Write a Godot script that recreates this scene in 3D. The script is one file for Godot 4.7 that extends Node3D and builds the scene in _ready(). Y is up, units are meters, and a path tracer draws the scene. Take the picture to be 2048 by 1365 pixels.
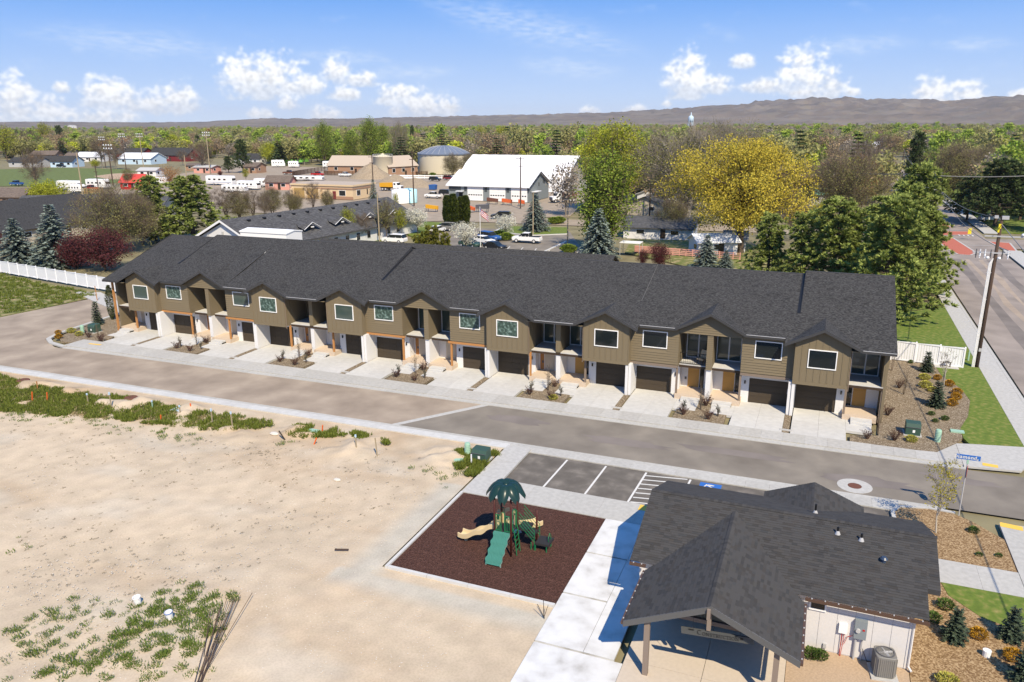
extends Node3D

# The street grid is the axis system: x runs along the row of townhouses, -z away from the camera, y up, metres.

var M := {}
var R := RandomNumberGenerator.new()
var taken := {}


class Shape:
	var v := PackedVector3Array()
	var uv := PackedVector2Array()
	var c := PackedColorArray()
	var tint := Color(1, 1, 1)
	var tinted := false
	var mapped := false

	func tri(a: Vector3, b: Vector3, d: Vector3) -> void:
		v.append(a); v.append(d); v.append(b)
		if tinted:
			c.append(tint); c.append(tint); c.append(tint)

	func quad(a: Vector3, b: Vector3, d: Vector3, e: Vector3) -> void:
		tri(a, b, d)
		tri(a, d, e)

	func quad_uv(a: Vector3, b: Vector3, d: Vector3, e: Vector3, ua: Vector2, ub: Vector2, ud: Vector2, ue: Vector2) -> void:
		mapped = true
		v.append(a); v.append(d); v.append(b); v.append(a); v.append(e); v.append(d)
		uv.append(ua); uv.append(ud); uv.append(ub); uv.append(ua); uv.append(ue); uv.append(ud)

	func box(lo: Vector3, hi: Vector3) -> void:
		var a := Vector3(lo.x, lo.y, hi.z); var b := Vector3(hi.x, lo.y, hi.z); var d := Vector3(hi.x, hi.y, hi.z); var e := Vector3(lo.x, hi.y, hi.z)
		var f := Vector3(lo.x, lo.y, lo.z); var g := Vector3(hi.x, lo.y, lo.z); var h := Vector3(hi.x, hi.y, lo.z); var i := Vector3(lo.x, hi.y, lo.z)
		quad(a, b, d, e); quad(b, g, h, d); quad(g, f, i, h); quad(f, a, e, i); quad(e, d, h, i); quad(f, g, b, a)

	func cbox(m: Vector3, size: Vector3) -> void:
		box(m - size / 2, m + size / 2)

	func tbox(t: Transform3D, size: Vector3) -> void:
		var n := v.size()
		cbox(Vector3.ZERO, size)
		for k in range(n, v.size()):
			v[k] = t * v[k]

	# A bar of square section from a to b.
	func bar(a: Vector3, b: Vector3, w: float, d: float = -1.0) -> void:
		tube(a, b, w * 0.7071, (w if d < 0 else d) * 0.7071, 4)

	func tube(a: Vector3, b: Vector3, r0: float, r1: float, n: int = 6, caps := true) -> void:
		var ax := (b - a).normalized()
		var side := ax.cross(Vector3.UP if absf(ax.y) < 0.9 else Vector3.BACK).normalized()
		var up := side.cross(ax)
		var p0: Vector3; var q0: Vector3
		for k in n + 1:
			var t := TAU * (k + 0.5) / n
			var o := side * cos(t) + up * sin(t)
			var p := a + o * r0
			var q := b + o * r1
			if k > 0:
				quad(p, p0, q0, q)
				if caps:
					tri(b, q, q0)
					tri(a, p0, p)
			p0 = p; q0 = q

	func path(pts: Array, r: float, n: int = 6) -> void:
		for k in pts.size() - 1:
			tube(pts[k], pts[k + 1], r, r, n)

	func lathe(profile: Array, n: int, at: Vector3) -> void:
		for k in profile.size() - 1:
			var a: Vector2 = profile[k]; var b: Vector2 = profile[k + 1]
			for j in n:
				var t0 := TAU * j / n; var t1 := TAU * (j + 1) / n
				var d0 := Vector3(cos(t0), 0, -sin(t0)); var d1 := Vector3(cos(t1), 0, -sin(t1))
				var u := Vector3.UP
				if a.x > 0.0001:
					tri(at + d0 * a.x + u * a.y, at + d1 * a.x + u * a.y, at + d1 * b.x + u * b.y)
				if b.x > 0.0001:
					tri(at + d0 * a.x + u * a.y, at + d1 * b.x + u * b.y, at + d0 * b.x + u * b.y)

	# A polygon in the xy plane drawn out along z.
	func prism(poly: PackedVector2Array, z0: float, z1: float, inset := 0.0) -> void:
		var mid := Vector2.ZERO
		for p in poly:
			mid += p / poly.size()
		var n := poly.size()
		var idx := Geometry2D.triangulate_polygon(poly)
		var k := 0
		while k < idx.size():
			var a := sh(poly[idx[k]], mid, inset); var b := sh(poly[idx[k + 1]], mid, inset); var d := sh(poly[idx[k + 2]], mid, inset)
			tri(Vector3(a.x, a.y, z1), Vector3(b.x, b.y, z1), Vector3(d.x, d.y, z1))
			tri(Vector3(a.x, a.y, z0), Vector3(d.x, d.y, z0), Vector3(b.x, b.y, z0))
			k += 3
		var e := minf(inset, absf(z1 - z0) * 0.4)
		for j in n:
			var p := poly[j]; var q := poly[(j + 1) % n]
			quad(Vector3(p.x, p.y, z1 - e), Vector3(q.x, q.y, z1 - e), Vector3(q.x, q.y, z0 + e), Vector3(p.x, p.y, z0 + e))
			if inset > 0.0:
				var pi := sh(p, mid, inset); var qi := sh(q, mid, inset)
				quad(Vector3(pi.x, pi.y, z1), Vector3(qi.x, qi.y, z1), Vector3(q.x, q.y, z1 - e), Vector3(p.x, p.y, z1 - e))
				quad(Vector3(p.x, p.y, z0 + e), Vector3(q.x, q.y, z0 + e), Vector3(qi.x, qi.y, z0), Vector3(pi.x, pi.y, z0))

	func sh(p: Vector2, mid: Vector2, inset: float) -> Vector2:
		return p + (mid - p).limit_length(inset)

	func moved(from: int, t: Transform3D) -> void:
		for k in range(from, v.size()):
			v[k] = t * v[k]

	func ball(at: Vector3, r: Vector3, n: int = 10) -> void:
		var k0 := v.size()
		var prof := []
		for k in n / 2 + 1:
			var a := PI * k / (n / 2) - PI / 2
			prof.append(Vector2(cos(a) if k > 0 and k < n / 2 else 0.0, sin(a)))
		lathe(prof, n, Vector3.ZERO)
		moved(k0, Transform3D(Basis.from_scale(r), at))

	func leaf(at: Vector3, u: Vector3, w: Vector3, col: Color) -> void:
		v.append(at - u); v.append(at + w); v.append(at + u)
		v.append(at - u); v.append(at + u); v.append(at - w)
		for k in 6:
			c.append(col)

	func mesh(smooth := false) -> ArrayMesh:
		if smooth:
			var st := SurfaceTool.new()
			st.begin(Mesh.PRIMITIVE_TRIANGLES)
			st.set_smooth_group(0)
			for k in v.size():
				if c.size() == v.size():
					st.set_color(c[k])
				if mapped:
					st.set_uv(uv[k])
				st.add_vertex(v[k])
			st.generate_normals()
			return st.commit()
		var arr := []
		arr.resize(Mesh.ARRAY_MAX)
		arr[Mesh.ARRAY_VERTEX] = v
		if c.size() == v.size():
			arr[Mesh.ARRAY_COLOR] = c
		if mapped:
			arr[Mesh.ARRAY_TEX_UV] = uv
		var m := ArrayMesh.new()
		m.add_surface_from_arrays(Mesh.PRIMITIVE_TRIANGLES, arr)
		return m


# ---------- nodes

func named(parent: Node, called: String) -> String:
	var key := str(parent.get_instance_id()) + called
	var n: int = taken.get(key, 0)
	taken[key] = n + 1
	return called if n == 0 else "%s_%03d" % [called, n]


func put(called: String, m: Mesh, material: Material, parent: Node = self) -> MeshInstance3D:
	var o := MeshInstance3D.new()
	o.name = named(parent, called)
	o.mesh = m
	o.material_override = null
	if m.get_surface_count() > 0 and m.surface_get_material(0) == null:
		m.surface_set_material(0, material)
	elif m.surface_get_material(0) != material:
		o.set_surface_override_material(0, material)
	parent.add_child(o, true)
	return o


func obj(called: String, s: Shape, material: Material, parent: Node = self, smooth := false) -> MeshInstance3D:
	return put(called, s.mesh(smooth), material, parent)


func tag(o: Node, label: String, category: String, group := "") -> Node:
	o.set_meta("label", label)
	o.set_meta("category", category)
	if group:
		o.set_meta("group", group)
	return o


func thing(called: String, label: String, category: String, at := Vector3.ZERO, turn := 0.0, group := "") -> Node3D:
	var o := Node3D.new()
	o.name = named(self, called)
	add_child(o, true)
	o.position = at
	o.rotation.y = turn
	tag(o, label, category, group)
	return o


func part(called: String, parent: Node, at := Vector3.ZERO, turn := 0.0) -> Node3D:
	var o := Node3D.new()
	o.name = named(parent, called)
	parent.add_child(o, true)
	o.position = at
	o.rotation.y = turn
	return o


func dup(o: Node3D, called: String, label: String, at: Vector3, turn := 0.0, group := "", size := Vector3.ONE) -> Node3D:
	var d: Node3D = o.duplicate()
	d.name = named(self, called)
	add_child(d, true)
	d.position = at
	d.rotation = Vector3(0, turn, 0)
	d.scale = size
	d.set_meta("label", label)
	if group:
		d.set_meta("group", group)
	return d


func struct(called: String, s: Shape, material: Material, smooth := false) -> MeshInstance3D:
	var o := obj(called, s, material, self, smooth)
	o.set_meta("kind", "structure")
	return o


func P(s: float, p: float, h := 0.0) -> Vector3:
	return Vector3(s, h, -p)


# A flat sheet over points (s, p) at height h, with a skirt down to the ground so that it has thickness.
func sheet(pts: Array, h: float, skirt := 0.0) -> Shape:
	var s := Shape.new()
	var poly := PackedVector2Array(pts)
	if Geometry2D.is_polygon_clockwise(poly):
		poly.reverse()
	var idx := Geometry2D.triangulate_polygon(poly)
	var k := 0
	while k < idx.size():
		s.tri(P(poly[idx[k]].x, poly[idx[k]].y, h), P(poly[idx[k + 1]].x, poly[idx[k + 1]].y, h), P(poly[idx[k + 2]].x, poly[idx[k + 2]].y, h))
		k += 3
	if skirt > 0.0:
		for j in poly.size():
			var a := poly[j]; var b := poly[(j + 1) % poly.size()]
			s.quad(P(a.x, a.y, h - skirt), P(b.x, b.y, h - skirt), P(b.x, b.y, h), P(a.x, a.y, h))
	return s


func rect(s0: float, s1: float, p0: float, p1: float) -> Array:
	return [Vector2(s0, p0), Vector2(s1, p0), Vector2(s1, p1), Vector2(s0, p1)]


# ---------- materials

func lin(r: float, g: float, b: float) -> Color:
	return Color(r, g, b).linear_to_srgb()


func flat(key: String, col: Color, rough := 0.8, metal := 0.0) -> StandardMaterial3D:
	var m := StandardMaterial3D.new()
	m.resource_name = key
	m.albedo_color = col
	m.roughness = rough
	m.metallic = metal
	m.metallic_specular = 0.35
	M[key] = m
	return m


func noise_tex(kind: int, freq: float, octaves: int, stops: Array, side := 512, sd := 1) -> NoiseTexture2D:
	var n := FastNoiseLite.new()
	n.noise_type = kind
	n.frequency = freq
	n.seed = sd
	n.fractal_octaves = octaves
	n.fractal_type = FastNoiseLite.FRACTAL_FBM if octaves > 1 else FastNoiseLite.FRACTAL_NONE
	if kind == FastNoiseLite.TYPE_CELLULAR:
		n.cellular_return_type = FastNoiseLite.RETURN_CELL_VALUE
	var t := NoiseTexture2D.new()
	t.width = side
	t.height = side
	t.seamless = true
	t.noise = n
	var g := Gradient.new()
	var off := PackedFloat32Array(); var cols := PackedColorArray()
	for st in stops:
		off.append(st[0]); cols.append(st[1])
	g.offsets = off
	g.colors = cols
	t.color_ramp = g
	return t


# A procedural surface: colour noise laid in world space, metres per repeat, and a little relief.
func surf(key: String, kind: int, freq: float, octaves: int, stops: Array, metres: float, rough := 0.9, relief := 0.0, side := 512) -> StandardMaterial3D:
	var m := flat(key, Color.WHITE, rough)
	m.albedo_texture = noise_tex(kind, freq, octaves, stops, side, 7 + M.size())
	m.uv1_triplanar = true
	m.uv1_world_triplanar = true
	m.uv1_scale = Vector3.ONE / metres
	m.vertex_color_use_as_albedo = true
	if relief > 0.0:
		m.heightmap_enabled = true
		m.heightmap_texture = m.albedo_texture
		m.heightmap_scale = relief
	return m


func tones(c: Color, lo: float, hi: float) -> Array:
	return [[0.0, tone(c, lo)], [0.5, tone(c, (lo + hi) / 2)], [1.0, tone(c, hi)]]


func tone(c: Color, k: float) -> Color:
	return Color(c.r * k, c.g * k, c.b * k).linear_to_srgb()


# Rows of shingle tabs of slightly different greys.
func shingle_tex(base: Color, spread: float, tab: int, row: int, side: int, sd: int) -> ImageTexture:
	var im := Image.create(side, side, false, Image.FORMAT_RGB8)
	var r := RandomNumberGenerator.new()
	r.seed = sd
	var y := 0
	while y < side:
		var x := 0
		var first := r.randi_range(0, tab)
		x -= first
		while x < side:
			var w := int(tab * r.randf_range(0.6, 1.5))
			var k := 1.0 + spread * r.randf_range(-1.0, 1.0)
			var h := r.randf_range(-0.01, 0.01)
			im.fill_rect(Rect2i(x, y, w, row), Color(base.r * k * (1.0 + h), base.g * k, base.b * k * (1.0 - h)).linear_to_srgb())
			x += w
		y += row
	return ImageTexture.create_from_image(im)


func materials() -> void:
	var S := FastNoiseLite.TYPE_SIMPLEX_SMOOTH
	var C := FastNoiseLite.TYPE_CELLULAR
	var V := FastNoiseLite.TYPE_VALUE
	surf("concrete", S, 0.02, 5, tones(Color(0.52, 0.515, 0.5), 0.9, 1.06), 7.0)
	surf("walk_concrete", S, 0.025, 5, tones(Color(0.44, 0.43, 0.405), 0.86, 1.08), 5.0)
	surf("white_concrete", S, 0.012, 5, [[0.0, tone(Color(0.4, 0.39, 0.37), 1.0)], [0.3, tone(Color(0.53, 0.525, 0.51), 1.0)], [0.6, tone(Color(0.6, 0.6, 0.59), 1.0)], [1.0, tone(Color(0.64, 0.64, 0.63), 1.0)]], 9.0)
	surf("tan_concrete", S, 0.03, 4, tones(Color(0.5, 0.43, 0.35), 0.94, 1.05), 4.0)
	surf("dusty_asphalt", S, 0.006, 9, [[0.0, tone(Color(0.235, 0.188, 0.145), 1.0)], [0.5, tone(Color(0.305, 0.248, 0.192), 1.0)], [1.0, tone(Color(0.4, 0.33, 0.255), 1.0)]], 27.0, 0.95, 0.0, 1024)
	surf("asphalt", S, 0.006, 9, [[0.0, tone(Color(0.15, 0.13, 0.108), 1.0)], [0.5, tone(Color(0.2, 0.176, 0.146), 1.0)], [1.0, tone(Color(0.265, 0.233, 0.19), 1.0)]], 27.0, 0.95, 0.0, 1024)
	surf("lot_asphalt", S, 0.008, 8, [[0.0, tone(Color(0.1, 0.088, 0.075), 1.0)], [0.55, tone(Color(0.135, 0.12, 0.103), 1.0)], [1.0, tone(Color(0.22, 0.195, 0.165), 1.0)]], 7.0, 0.95)
	surf("street_asphalt", S, 0.006, 9, tones(Color(0.27, 0.23, 0.2), 0.76, 1.24), 40.0, 0.95, 0.0, 1024)
	surf("worn_asphalt", S, 0.01, 8, tones(Color(0.19, 0.165, 0.148), 0.8, 1.2), 23.0, 0.95)
	surf("tan_asphalt", S, 0.01, 8, tones(Color(0.34, 0.275, 0.215), 0.85, 1.15), 23.0, 0.95)
	surf("dirt", S, 0.06, 5, tones(Color(1, 1, 1), 0.86, 1.08), 5.0, 1.0, 1.2)
	surf("dirt_plain", S, 0.06, 5, tones(Color(0.42, 0.31, 0.21), 0.8, 1.12), 4.0, 1.0, 1.2)
	surf("far_ground", S, 0.02, 6, tones(Color(0.2, 0.175, 0.1), 0.7, 1.3), 60.0, 1.0)
	surf("mulch", C, 0.09, 1, [[0.0, tone(Color(0.1, 0.075, 0.045), 1.0)], [0.45, tone(Color(0.19, 0.145, 0.095), 1.0)], [0.8, tone(Color(0.27, 0.215, 0.15), 1.0)], [1.0, tone(Color(0.42, 0.36, 0.27), 1.0)]], 2.6, 1.0, 1.5)
	surf("bark", C, 0.1, 1, [[0.0, tone(Color(0.14, 0.08, 0.035), 1.0)], [0.5, tone(Color(0.26, 0.17, 0.085), 1.0)], [1.0, tone(Color(0.42, 0.3, 0.17), 1.0)]], 3.0, 1.0, 1.5)
	surf("rubber", C, 0.12, 1, [[0.0, tone(Color(0.03, 0.014, 0.01), 1.0)], [0.5, tone(Color(0.065, 0.028, 0.02), 1.0)], [1.0, tone(Color(0.11, 0.055, 0.04), 1.0)]], 2.4, 1.0, 1.0)
	surf("lawn", S, 0.03, 6, [[0.0, tone(Color(0.08, 0.12, 0.02), 1.0)], [0.5, tone(Color(0.12, 0.17, 0.028), 1.0)], [0.72, tone(Color(0.17, 0.185, 0.045), 1.0)], [1.0, tone(Color(0.28, 0.24, 0.09), 1.0)]], 9.0, 1.0, 2.0)
	surf("lot_green", S, 0.03, 5, [[0.0, tone(Color(0.1, 0.13, 0.03), 1.0)], [0.5, tone(Color(0.15, 0.16, 0.05), 1.0)], [0.75, tone(Color(0.3, 0.24, 0.13), 1.0)], [1.0, tone(Color(0.4, 0.31, 0.2), 1.0)]], 22.0, 1.0)
	surf("field_grass", S, 0.03, 5, tones(Color(0.12, 0.15, 0.045), 0.75, 1.25), 30.0, 1.0)
	surf("shop_ground", S, 0.02, 6, tones(Color(0.31, 0.255, 0.195), 0.85, 1.15), 30.0, 1.0)
	surf("red_paving", V, 0.2, 2, tones(Color(0.42, 0.13, 0.085), 0.8, 1.2), 8.0, 0.9)
	surf("gravel", C, 0.08, 1, tones(Color(0.3, 0.24, 0.17), 0.7, 1.25), 8.0, 1.0)
	surf("brown_wall", S, 0.05, 3, tones(Color(0.178, 0.143, 0.09), 0.93, 1.07), 2.0, 0.75)
	surf("white_wall", S, 0.03, 3, tones(Color(0.66, 0.655, 0.65), 0.96, 1.03), 3.0, 0.8)
	surf("clubhouse_wall", S, 0.03, 3, tones(Color(0.6, 0.585, 0.58), 0.96, 1.03), 3.0, 0.8)
	surf("wood", S, 0.03, 4, tones(Color(0.42, 0.2, 0.07), 0.8, 1.2), 1.5, 0.7)
	M.wood.uv1_scale = Vector3(3.0, 0.25, 3.0)
	surf("door_wood", S, 0.03, 4, tones(Color(0.46, 0.26, 0.075), 0.85, 1.12), 1.0, 0.5)
	M.door_wood.uv1_scale = Vector3(3.0, 0.5, 3.0)
	surf("painted_post", S, 0.03, 3, tones(Color(0.2, 0.155, 0.12), 0.9, 1.1), 1.0, 0.7)
	surf("stoop", S, 0.04, 4, tones(Color(0.53, 0.43, 0.33), 0.92, 1.06), 3.0)
	surf("hill_earth", S, 0.01, 6, [[0.0, tone(Color(0.105, 0.09, 0.07), 1.0)], [0.5, tone(Color(0.15, 0.125, 0.1), 1.0)], [1.0, tone(Color(0.2, 0.165, 0.125), 1.0)]], 2600.0, 1.0)
	for d in [["row_roof", Color(0.043, 0.042, 0.041), 0.55, 20, 12, 1024, 6.0], ["club_roof", Color(0.046, 0.045, 0.047), 0.25, 30, 16, 512, 4.0], ["grey_roof", Color(0.075, 0.075, 0.078), 0.35, 30, 16, 512, 6.0], ["brown_roof", Color(0.14, 0.11, 0.09), 0.3, 30, 16, 512, 6.0]]:
		var m := flat(d[0], Color.WHITE, 0.92)
		m.albedo_texture = shingle_tex(d[1], d[2], d[3], d[4], d[5], 31)
		m.uv1_scale = Vector3.ONE / d[6]
	for d in [["fascia", 0.05, 0.05, 0.052, 0.6], ["garage", 0.058, 0.044, 0.03, 0.55], ["trim_white", 0.78, 0.78, 0.78, 0.5], ["vinyl", 0.76, 0.77, 0.8, 0.4], ["black", 0.012, 0.012, 0.013, 0.5], ["dark_brown", 0.05, 0.033, 0.022, 0.6],
			["gutter", 0.09, 0.055, 0.04, 0.4], ["steel", 0.4, 0.4, 0.41, 0.4], ["dark_steel", 0.1, 0.1, 0.11, 0.5], ["green_box", 0.04, 0.08, 0.062, 0.5], ["mint", 0.3, 0.47, 0.36, 0.5], ["paint_white", 0.6, 0.59, 0.56, 0.8], ["paint_yellow", 0.72, 0.46, 0.08, 0.8],
			["paint_blue", 0.03, 0.13, 0.42, 0.7], ["play_green", 0.012, 0.15, 0.06, 0.35], ["play_deck", 0.028, 0.027, 0.028, 0.7], ["play_brown", 0.06, 0.015, 0.012, 0.4], ["play_tan", 0.6, 0.47, 0.27, 0.35], ["canopy", 0.012, 0.035, 0.033, 0.28],
			["red", 0.4, 0.015, 0.015, 0.5], ["orange", 0.55, 0.11, 0.03, 0.6], ["yellow", 0.62, 0.32, 0.02, 0.5], ["blue", 0.03, 0.1, 0.3, 0.5], ["teal", 0.03, 0.25, 0.2, 0.5], ["pole_wood", 0.075, 0.05, 0.038, 0.9], ["pale_pole", 0.33, 0.27, 0.18, 0.8],
			["tyre", 0.012, 0.012, 0.012, 0.8], ["chrome", 0.55, 0.55, 0.56, 0.3], ["bark_brown", 0.1, 0.075, 0.055, 0.95], ["bark_grey", 0.2, 0.175, 0.145, 0.95], ["bark_dark", 0.05, 0.04, 0.032, 0.95], ["bark_pale", 0.42, 0.38, 0.32, 0.9],
			["cream", 0.6, 0.46, 0.29, 0.85], ["tank_cream", 0.56, 0.5, 0.38, 0.7], ["tank_blue", 0.13, 0.16, 0.22, 0.7], ["tan_brick", 0.33, 0.2, 0.13, 0.9], ["tan_roof", 0.42, 0.35, 0.28, 0.9], ["barn_red", 0.16, 0.02, 0.025, 0.8], ["red_roof", 0.5, 0.06, 0.05, 0.6],
			["metal_white", 0.72, 0.74, 0.78, 0.45], ["fabric_white", 0.8, 0.8, 0.82, 0.7], ["shop_grey", 0.2, 0.225, 0.235, 0.7], ["shop_trim", 0.06, 0.07, 0.075, 0.7], ["arch_inside", 0.3, 0.29, 0.27, 0.9], ["pale_blue", 0.45, 0.58, 0.7, 0.7],
			["aqua", 0.42, 0.68, 0.72, 0.6], ["beige", 0.5, 0.44, 0.35, 0.85], ["light_grey", 0.42, 0.42, 0.42, 0.8], ["brown_fence", 0.09, 0.05, 0.03, 0.9], ["gold_wood", 0.36, 0.24, 0.09, 0.8], ["cone", 0.75, 0.14, 0.03, 0.6], ["lime_green", 0.18, 0.5, 0.08, 0.8],
			["wire", 0.2, 0.2, 0.2, 0.6], ["ac_grey", 0.19, 0.185, 0.175, 0.5], ["rust", 0.14, 0.06, 0.04, 0.8], ["stone", 0.56, 0.52, 0.46, 0.95], ["twig", 0.13, 0.1, 0.075, 0.9], ["pink", 0.6, 0.3, 0.24, 0.8], ["green_roof", 0.2, 0.42, 0.3, 0.7], ["wall_teal", 0.2, 0.3, 0.27, 0.6], ["paint_dark", 0.015, 0.018, 0.025, 0.3], ["guard_yellow", 0.75, 0.62, 0.03, 0.5], ["twig_red", 0.09, 0.05, 0.038, 0.9], ["rebar", 0.1, 0.065, 0.045, 0.8], ["sign_board", 0.075, 0.078, 0.078, 0.7], ["rake_grey", 0.1, 0.1, 0.102, 0.7], ["porch_wood", 0.22, 0.175, 0.145, 0.8], ["vent_blue", 0.04, 0.06, 0.1, 0.3], ["meter_grey", 0.2, 0.23, 0.25, 0.5]]:
		flat(d[0], lin(d[1], d[2], d[3]), d[4])
	flat("glass_dark", lin(0.012, 0.016, 0.018), 0.06)
	M.glass_dark.metallic_specular = 0.5
	flat("glass_green", lin(0.05, 0.075, 0.068), 0.06)
	M.glass_green.metallic_specular = 0.6
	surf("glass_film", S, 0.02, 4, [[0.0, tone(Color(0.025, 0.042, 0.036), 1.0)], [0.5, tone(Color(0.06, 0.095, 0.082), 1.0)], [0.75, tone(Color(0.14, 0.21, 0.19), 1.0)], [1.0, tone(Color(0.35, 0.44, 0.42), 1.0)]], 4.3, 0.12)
	var leaf := flat("leaf", Color.WHITE, 0.75)
	leaf.vertex_color_use_as_albedo = true
	leaf.backlight_enabled = true
	leaf.backlight = Color(0.8, 0.8, 0.8)
	leaf.metallic_specular = 0.2
	var needle := flat("needle", Color.WHITE, 0.8)
	needle.vertex_color_use_as_albedo = true
	needle.metallic_specular = 0.2
	needle.backlight_enabled = true
	needle.backlight = Color(0.5, 0.5, 0.5)
	var t := flat("tinted", Color.WHITE, 0.85)
	t.vertex_color_use_as_albedo = true

func _ready() -> void:
	R.seed = 4
	var cam := Camera3D.new()
	cam.name = "camera"
	cam.fov = 47.37
	cam.near = 0.5
	cam.far = 30000.0
	cam.position = Vector3(0, 22.3, 0)
	cam.basis = Basis(Vector3.UP, deg_to_rad(22.1)) * Basis(Vector3.RIGHT, deg_to_rad(-15.72)) * Basis(Vector3.BACK, deg_to_rad(-0.27))
	add_child(cam)
	var we := WorldEnvironment.new()
	we.name = "environment"
	var e := Environment.new()
	e.background_mode = Environment.BG_SKY
	e.tonemap_mode = Environment.TONE_MAPPER_LINEAR
	e.tonemap_exposure = 1.48
	e.sdfgi_enabled = true
	e.ssao_enabled = true
	e.ssil_enabled = true
	var sky := Sky.new()
	var pano := PanoramaSkyMaterial.new()
	pano.panorama = sky_image()
	sky.sky_material = pano
	e.sky = sky
	e.background_energy_multiplier = 1.0
	e.fog_enabled = true
	e.fog_density = 0.00004
	e.fog_light_color = Color(0.88, 0.89, 0.92)
	we.environment = e
	add_child(we)
	var sun := DirectionalLight3D.new()
	sun.name = "sun"
	sun.light_energy = 1.45
	sun.light_color = Color(1.0, 0.94, 0.83)
	sun.light_angular_distance = 0.5
	sun.shadow_enabled = true
	# shadows run to the left and away: 128 degrees from the x axis, sun 47 degrees high
	var az := deg_to_rad(128.0); var el := deg_to_rad(47.0)
	var down := Vector3(cos(az) * cos(el), -sin(el), -sin(az) * cos(el))
	sun.basis = Basis.looking_at(down, Vector3.UP)
	add_child(sun)
	materials()
	ground()
	streets()
	townhouses()
	clubhouse()
	playground()
	details()
	neighbourhood()
	vegetation()

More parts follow.
